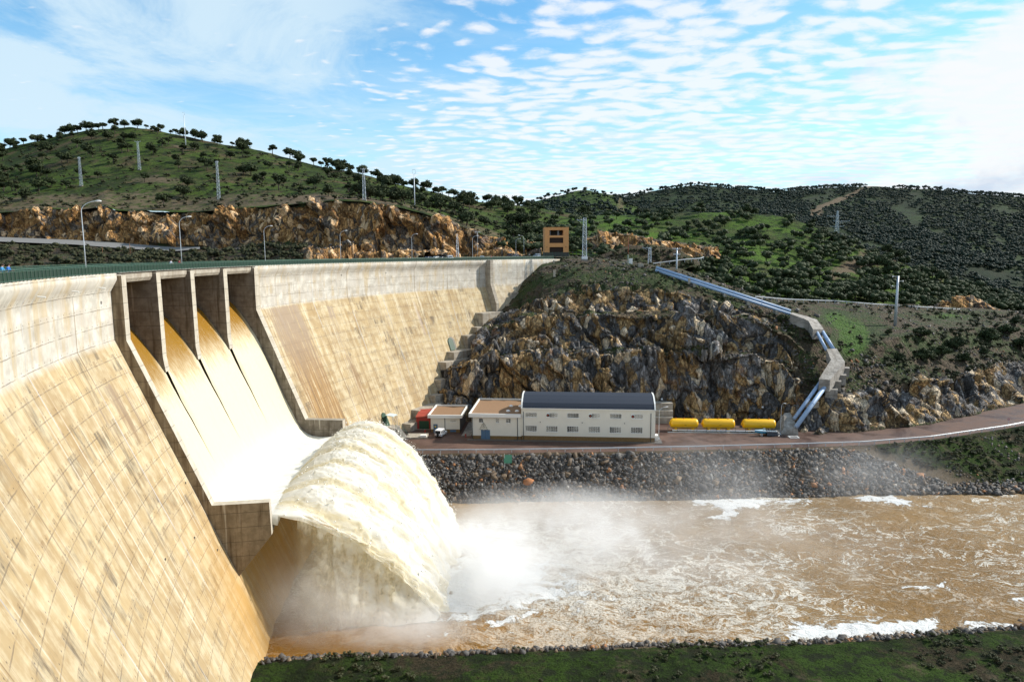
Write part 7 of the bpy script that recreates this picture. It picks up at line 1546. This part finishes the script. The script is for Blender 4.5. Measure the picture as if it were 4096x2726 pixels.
# boat under a dark tarpaulin
pb = Pz(3070, 1741, 9.0); bt = thing('boat', 'small blue and white motorboat half wrapped in a black tarpaulin', 'boat', pb)
def hull(z0, wf, x0, x1, zt, n=12):
    G = []
    for f in np.linspace(0, 1, n):
        w = wf * (1 - (1 - min(1, f * 1.7 + 0.02)) ** 2) ; x = x0 + (x1 - x0) * f; zk = z0 + 0.5 * (1 - min(1, f * 2.2)) ** 2
        G.append([pb + np.array([x, -w, zt + 0.18 * (1 - f)]), pb + np.array([x, -w * 0.8, (zk + zt) / 2]), pb + np.array([x, 0, zk]), pb + np.array([x, w * 0.8, (zk + zt) / 2]), pb + np.array([x, w, zt + 0.18 * (1 - f)])])
    return np.array(G)
G = hull(0.55, 0.95, -3.6, 2.2, 1.45); mb = MB(); mb.grid(G[:, [0, 1, 2, 3, 4]]); mb.add(G[-1], [(0, 1, 2, 3, 4)]); part('hull', mb, flat('boat_blue', (0.10, 0.42, 0.70), 0.25), bt, True)
mb = MB(); mb.grid(np.stack([G[:, 0], (G[:, 0] + G[:, 4]) / 2 + [0, 0, 0.12], G[:, 4]], 1)); part('deck', mb, flat('boat_deck', (0.42, 0.62, 0.74), 0.3), bt, True)
mb = MB(); mb.grid(np.stack([G[:, 0] + [0, -0.03, 0.03], G[:, 0] + [0, -0.03, -0.14]], 1)); part('stripe', mb, M_WHITE, bt)
mb = MB(); mb.add([pb + np.array(q_) for q_ in ((-1.3, -0.7, 1.66), (-1.3, 0.7, 1.66), (-0.8, 0.6, 2.15), (-0.8, -0.6, 2.15))], [(0, 1, 2, 3)]); part('windscreen', mb, flat('boat_screen', (0.35, 0.42, 0.45), 0.1), bt)
mb = MB(); gxx, gyy = np.meshgrid(np.linspace(-0.6, 3.2, 30), np.linspace(-1.35, 1.35, 16), indexing='ij'); zz = np.clip(1.75 - (abs(gyy) / 1.25) ** 3 * 1.35 - np.clip((gxx - 2.3) / 0.9, 0, 1) * 0.8, 0.15, 3) + (fbm(np.stack([gxx, gyy, 0 * gxx], -1), 1.8, 3, 90) - 0.5) * 0.7
mb.grid(np.stack([gxx, gyy, zz], -1) + pb); part('tarpaulin', mb, flat('black_tarpaulin', (0.012, 0.014, 0.020), 0.35), bt, True)
for x in (-1.8, 1.4): mb = MB(); mb.box(pb + [x, 0, 0.35], (0.2, 1.6, 0.7)); part('trailer_beam', mb, M_GALV, bt)
fr_ = Fr(tuple(Pz(3160, 1752, 9.0)), -0.05); mh = thing('frame', 'pale rectangular frame lying on the red road near the pipe base', 'frame', fr_(1.2, 0, 0))
bpart('side', fr_, [(0, 2.6, 0, 0.22, 0, 0.22), (0, 2.6, 1.7, 1.92, 0, 0.22)], M_TRIM, mh); bpart('end', fr_, [(0, 0.22, 0.22, 1.7, 0, 0.219), (2.38, 2.6, 0.22, 1.7, 0, 0.219)], M_TRIM, mh)
# signs
ps_ = nearest_f = None
def on_bank(px, py):
    pr = project(Gf); e = (pr[..., 0] - px) ** 2 + (pr[..., 1] - py) ** 2; i, j = np.unravel_index(np.argmin(e), e.shape); return Gf[i, j].copy()
b_ = on_bank(2022, 1890); sg = thing('notice_board', 'blank green board on a thin post standing in the riprap', 'sign', b_); mb = MB(); mb.tube([b_ - [0, 0, .3], b_ + [0, 0, 5.0]], 0.06, 6); part('post', mb, M_GALV, sg)
mb = MB(); mb.box(b_ + [0.85, -0.1, 3.7], (2.0, 0.08, 2.1), [[1, 0.0, 0], [0, 0.90, -0.42], [0, 0.42, 0.90]]); part('board', mb, flat('board_green', (0.05, 0.19, 0.11), 0.6), sg)
b_ = EDGE[np.argmin(abs(rpx - 4046))] + [0, 1.2, 0]; rs = thing('road_sign', 'small round red rimmed road sign by the road at the right', 'sign', b_); mb = MB(); mb.tube([b_, b_ + [0, 0, 2.6]], 0.04, 6); part('post', mb, M_GALV, rs)
mb = MB(); mb.lathe([(0, 0), (0.36, 0), (0.36, 0.03), (0, 0.03)], b_ + [0, -0.06, 2.4], 16, [[1, 0, 0], [0, 0, 1], [0, -1, 0]]); dsc = part('disc', mb, flat('sign_red', (0.45, 0.03, 0.04), 0.5), rs); mb = MB(); mb.lathe([(0, 0.035), (0.25, 0.035), (0.25, 0.045), (0, 0.045)], b_ + [0, -0.06, 2.4], 16, [[1, 0, 0], [0, 0, 1], [0, -1, 0]]); part('face', mb, flat('sign_cream', (0.45, 0.38, 0.36), 0.5), dsc)
b_ = on_bank(2115, 1930); V = ICO_V * np.random.default_rng(4).uniform(0.8, 1.25, (12, 1)) * [1.5, 1.0, 1.15] + b_ + [0, -0.3, 0.3]
tag(fastmesh('boulder', V, ICO_F, flat('orange_boulder', (0.36, 0.15, 0.06), 0.9, var=0.3)), 'large orange boulder among the grey riprap', 'boulder')
for px, py, lab in ((2645, 1592, 'small white box on the rock face above the first tank'), (3044, 1624, 'small white box on the rock face above the last tank')):
    b_ = nearest('rock_hillside', px, py) + [0, -0.9, 0]; t_ = thing('floodlight', lab, 'floodlight', b_, 0, 'floodlights on the rock face'); mb = MB(); mb.box(b_, (0.55, 0.3, 0.45)); part('housing', mb, M_WHITE, t_, bevel=0.03); mb = MB(); mb.tube([b_, b_ + [0, 1.4, -0.2]], 0.06, 6); part('bracket', mb, M_GALV, t_)
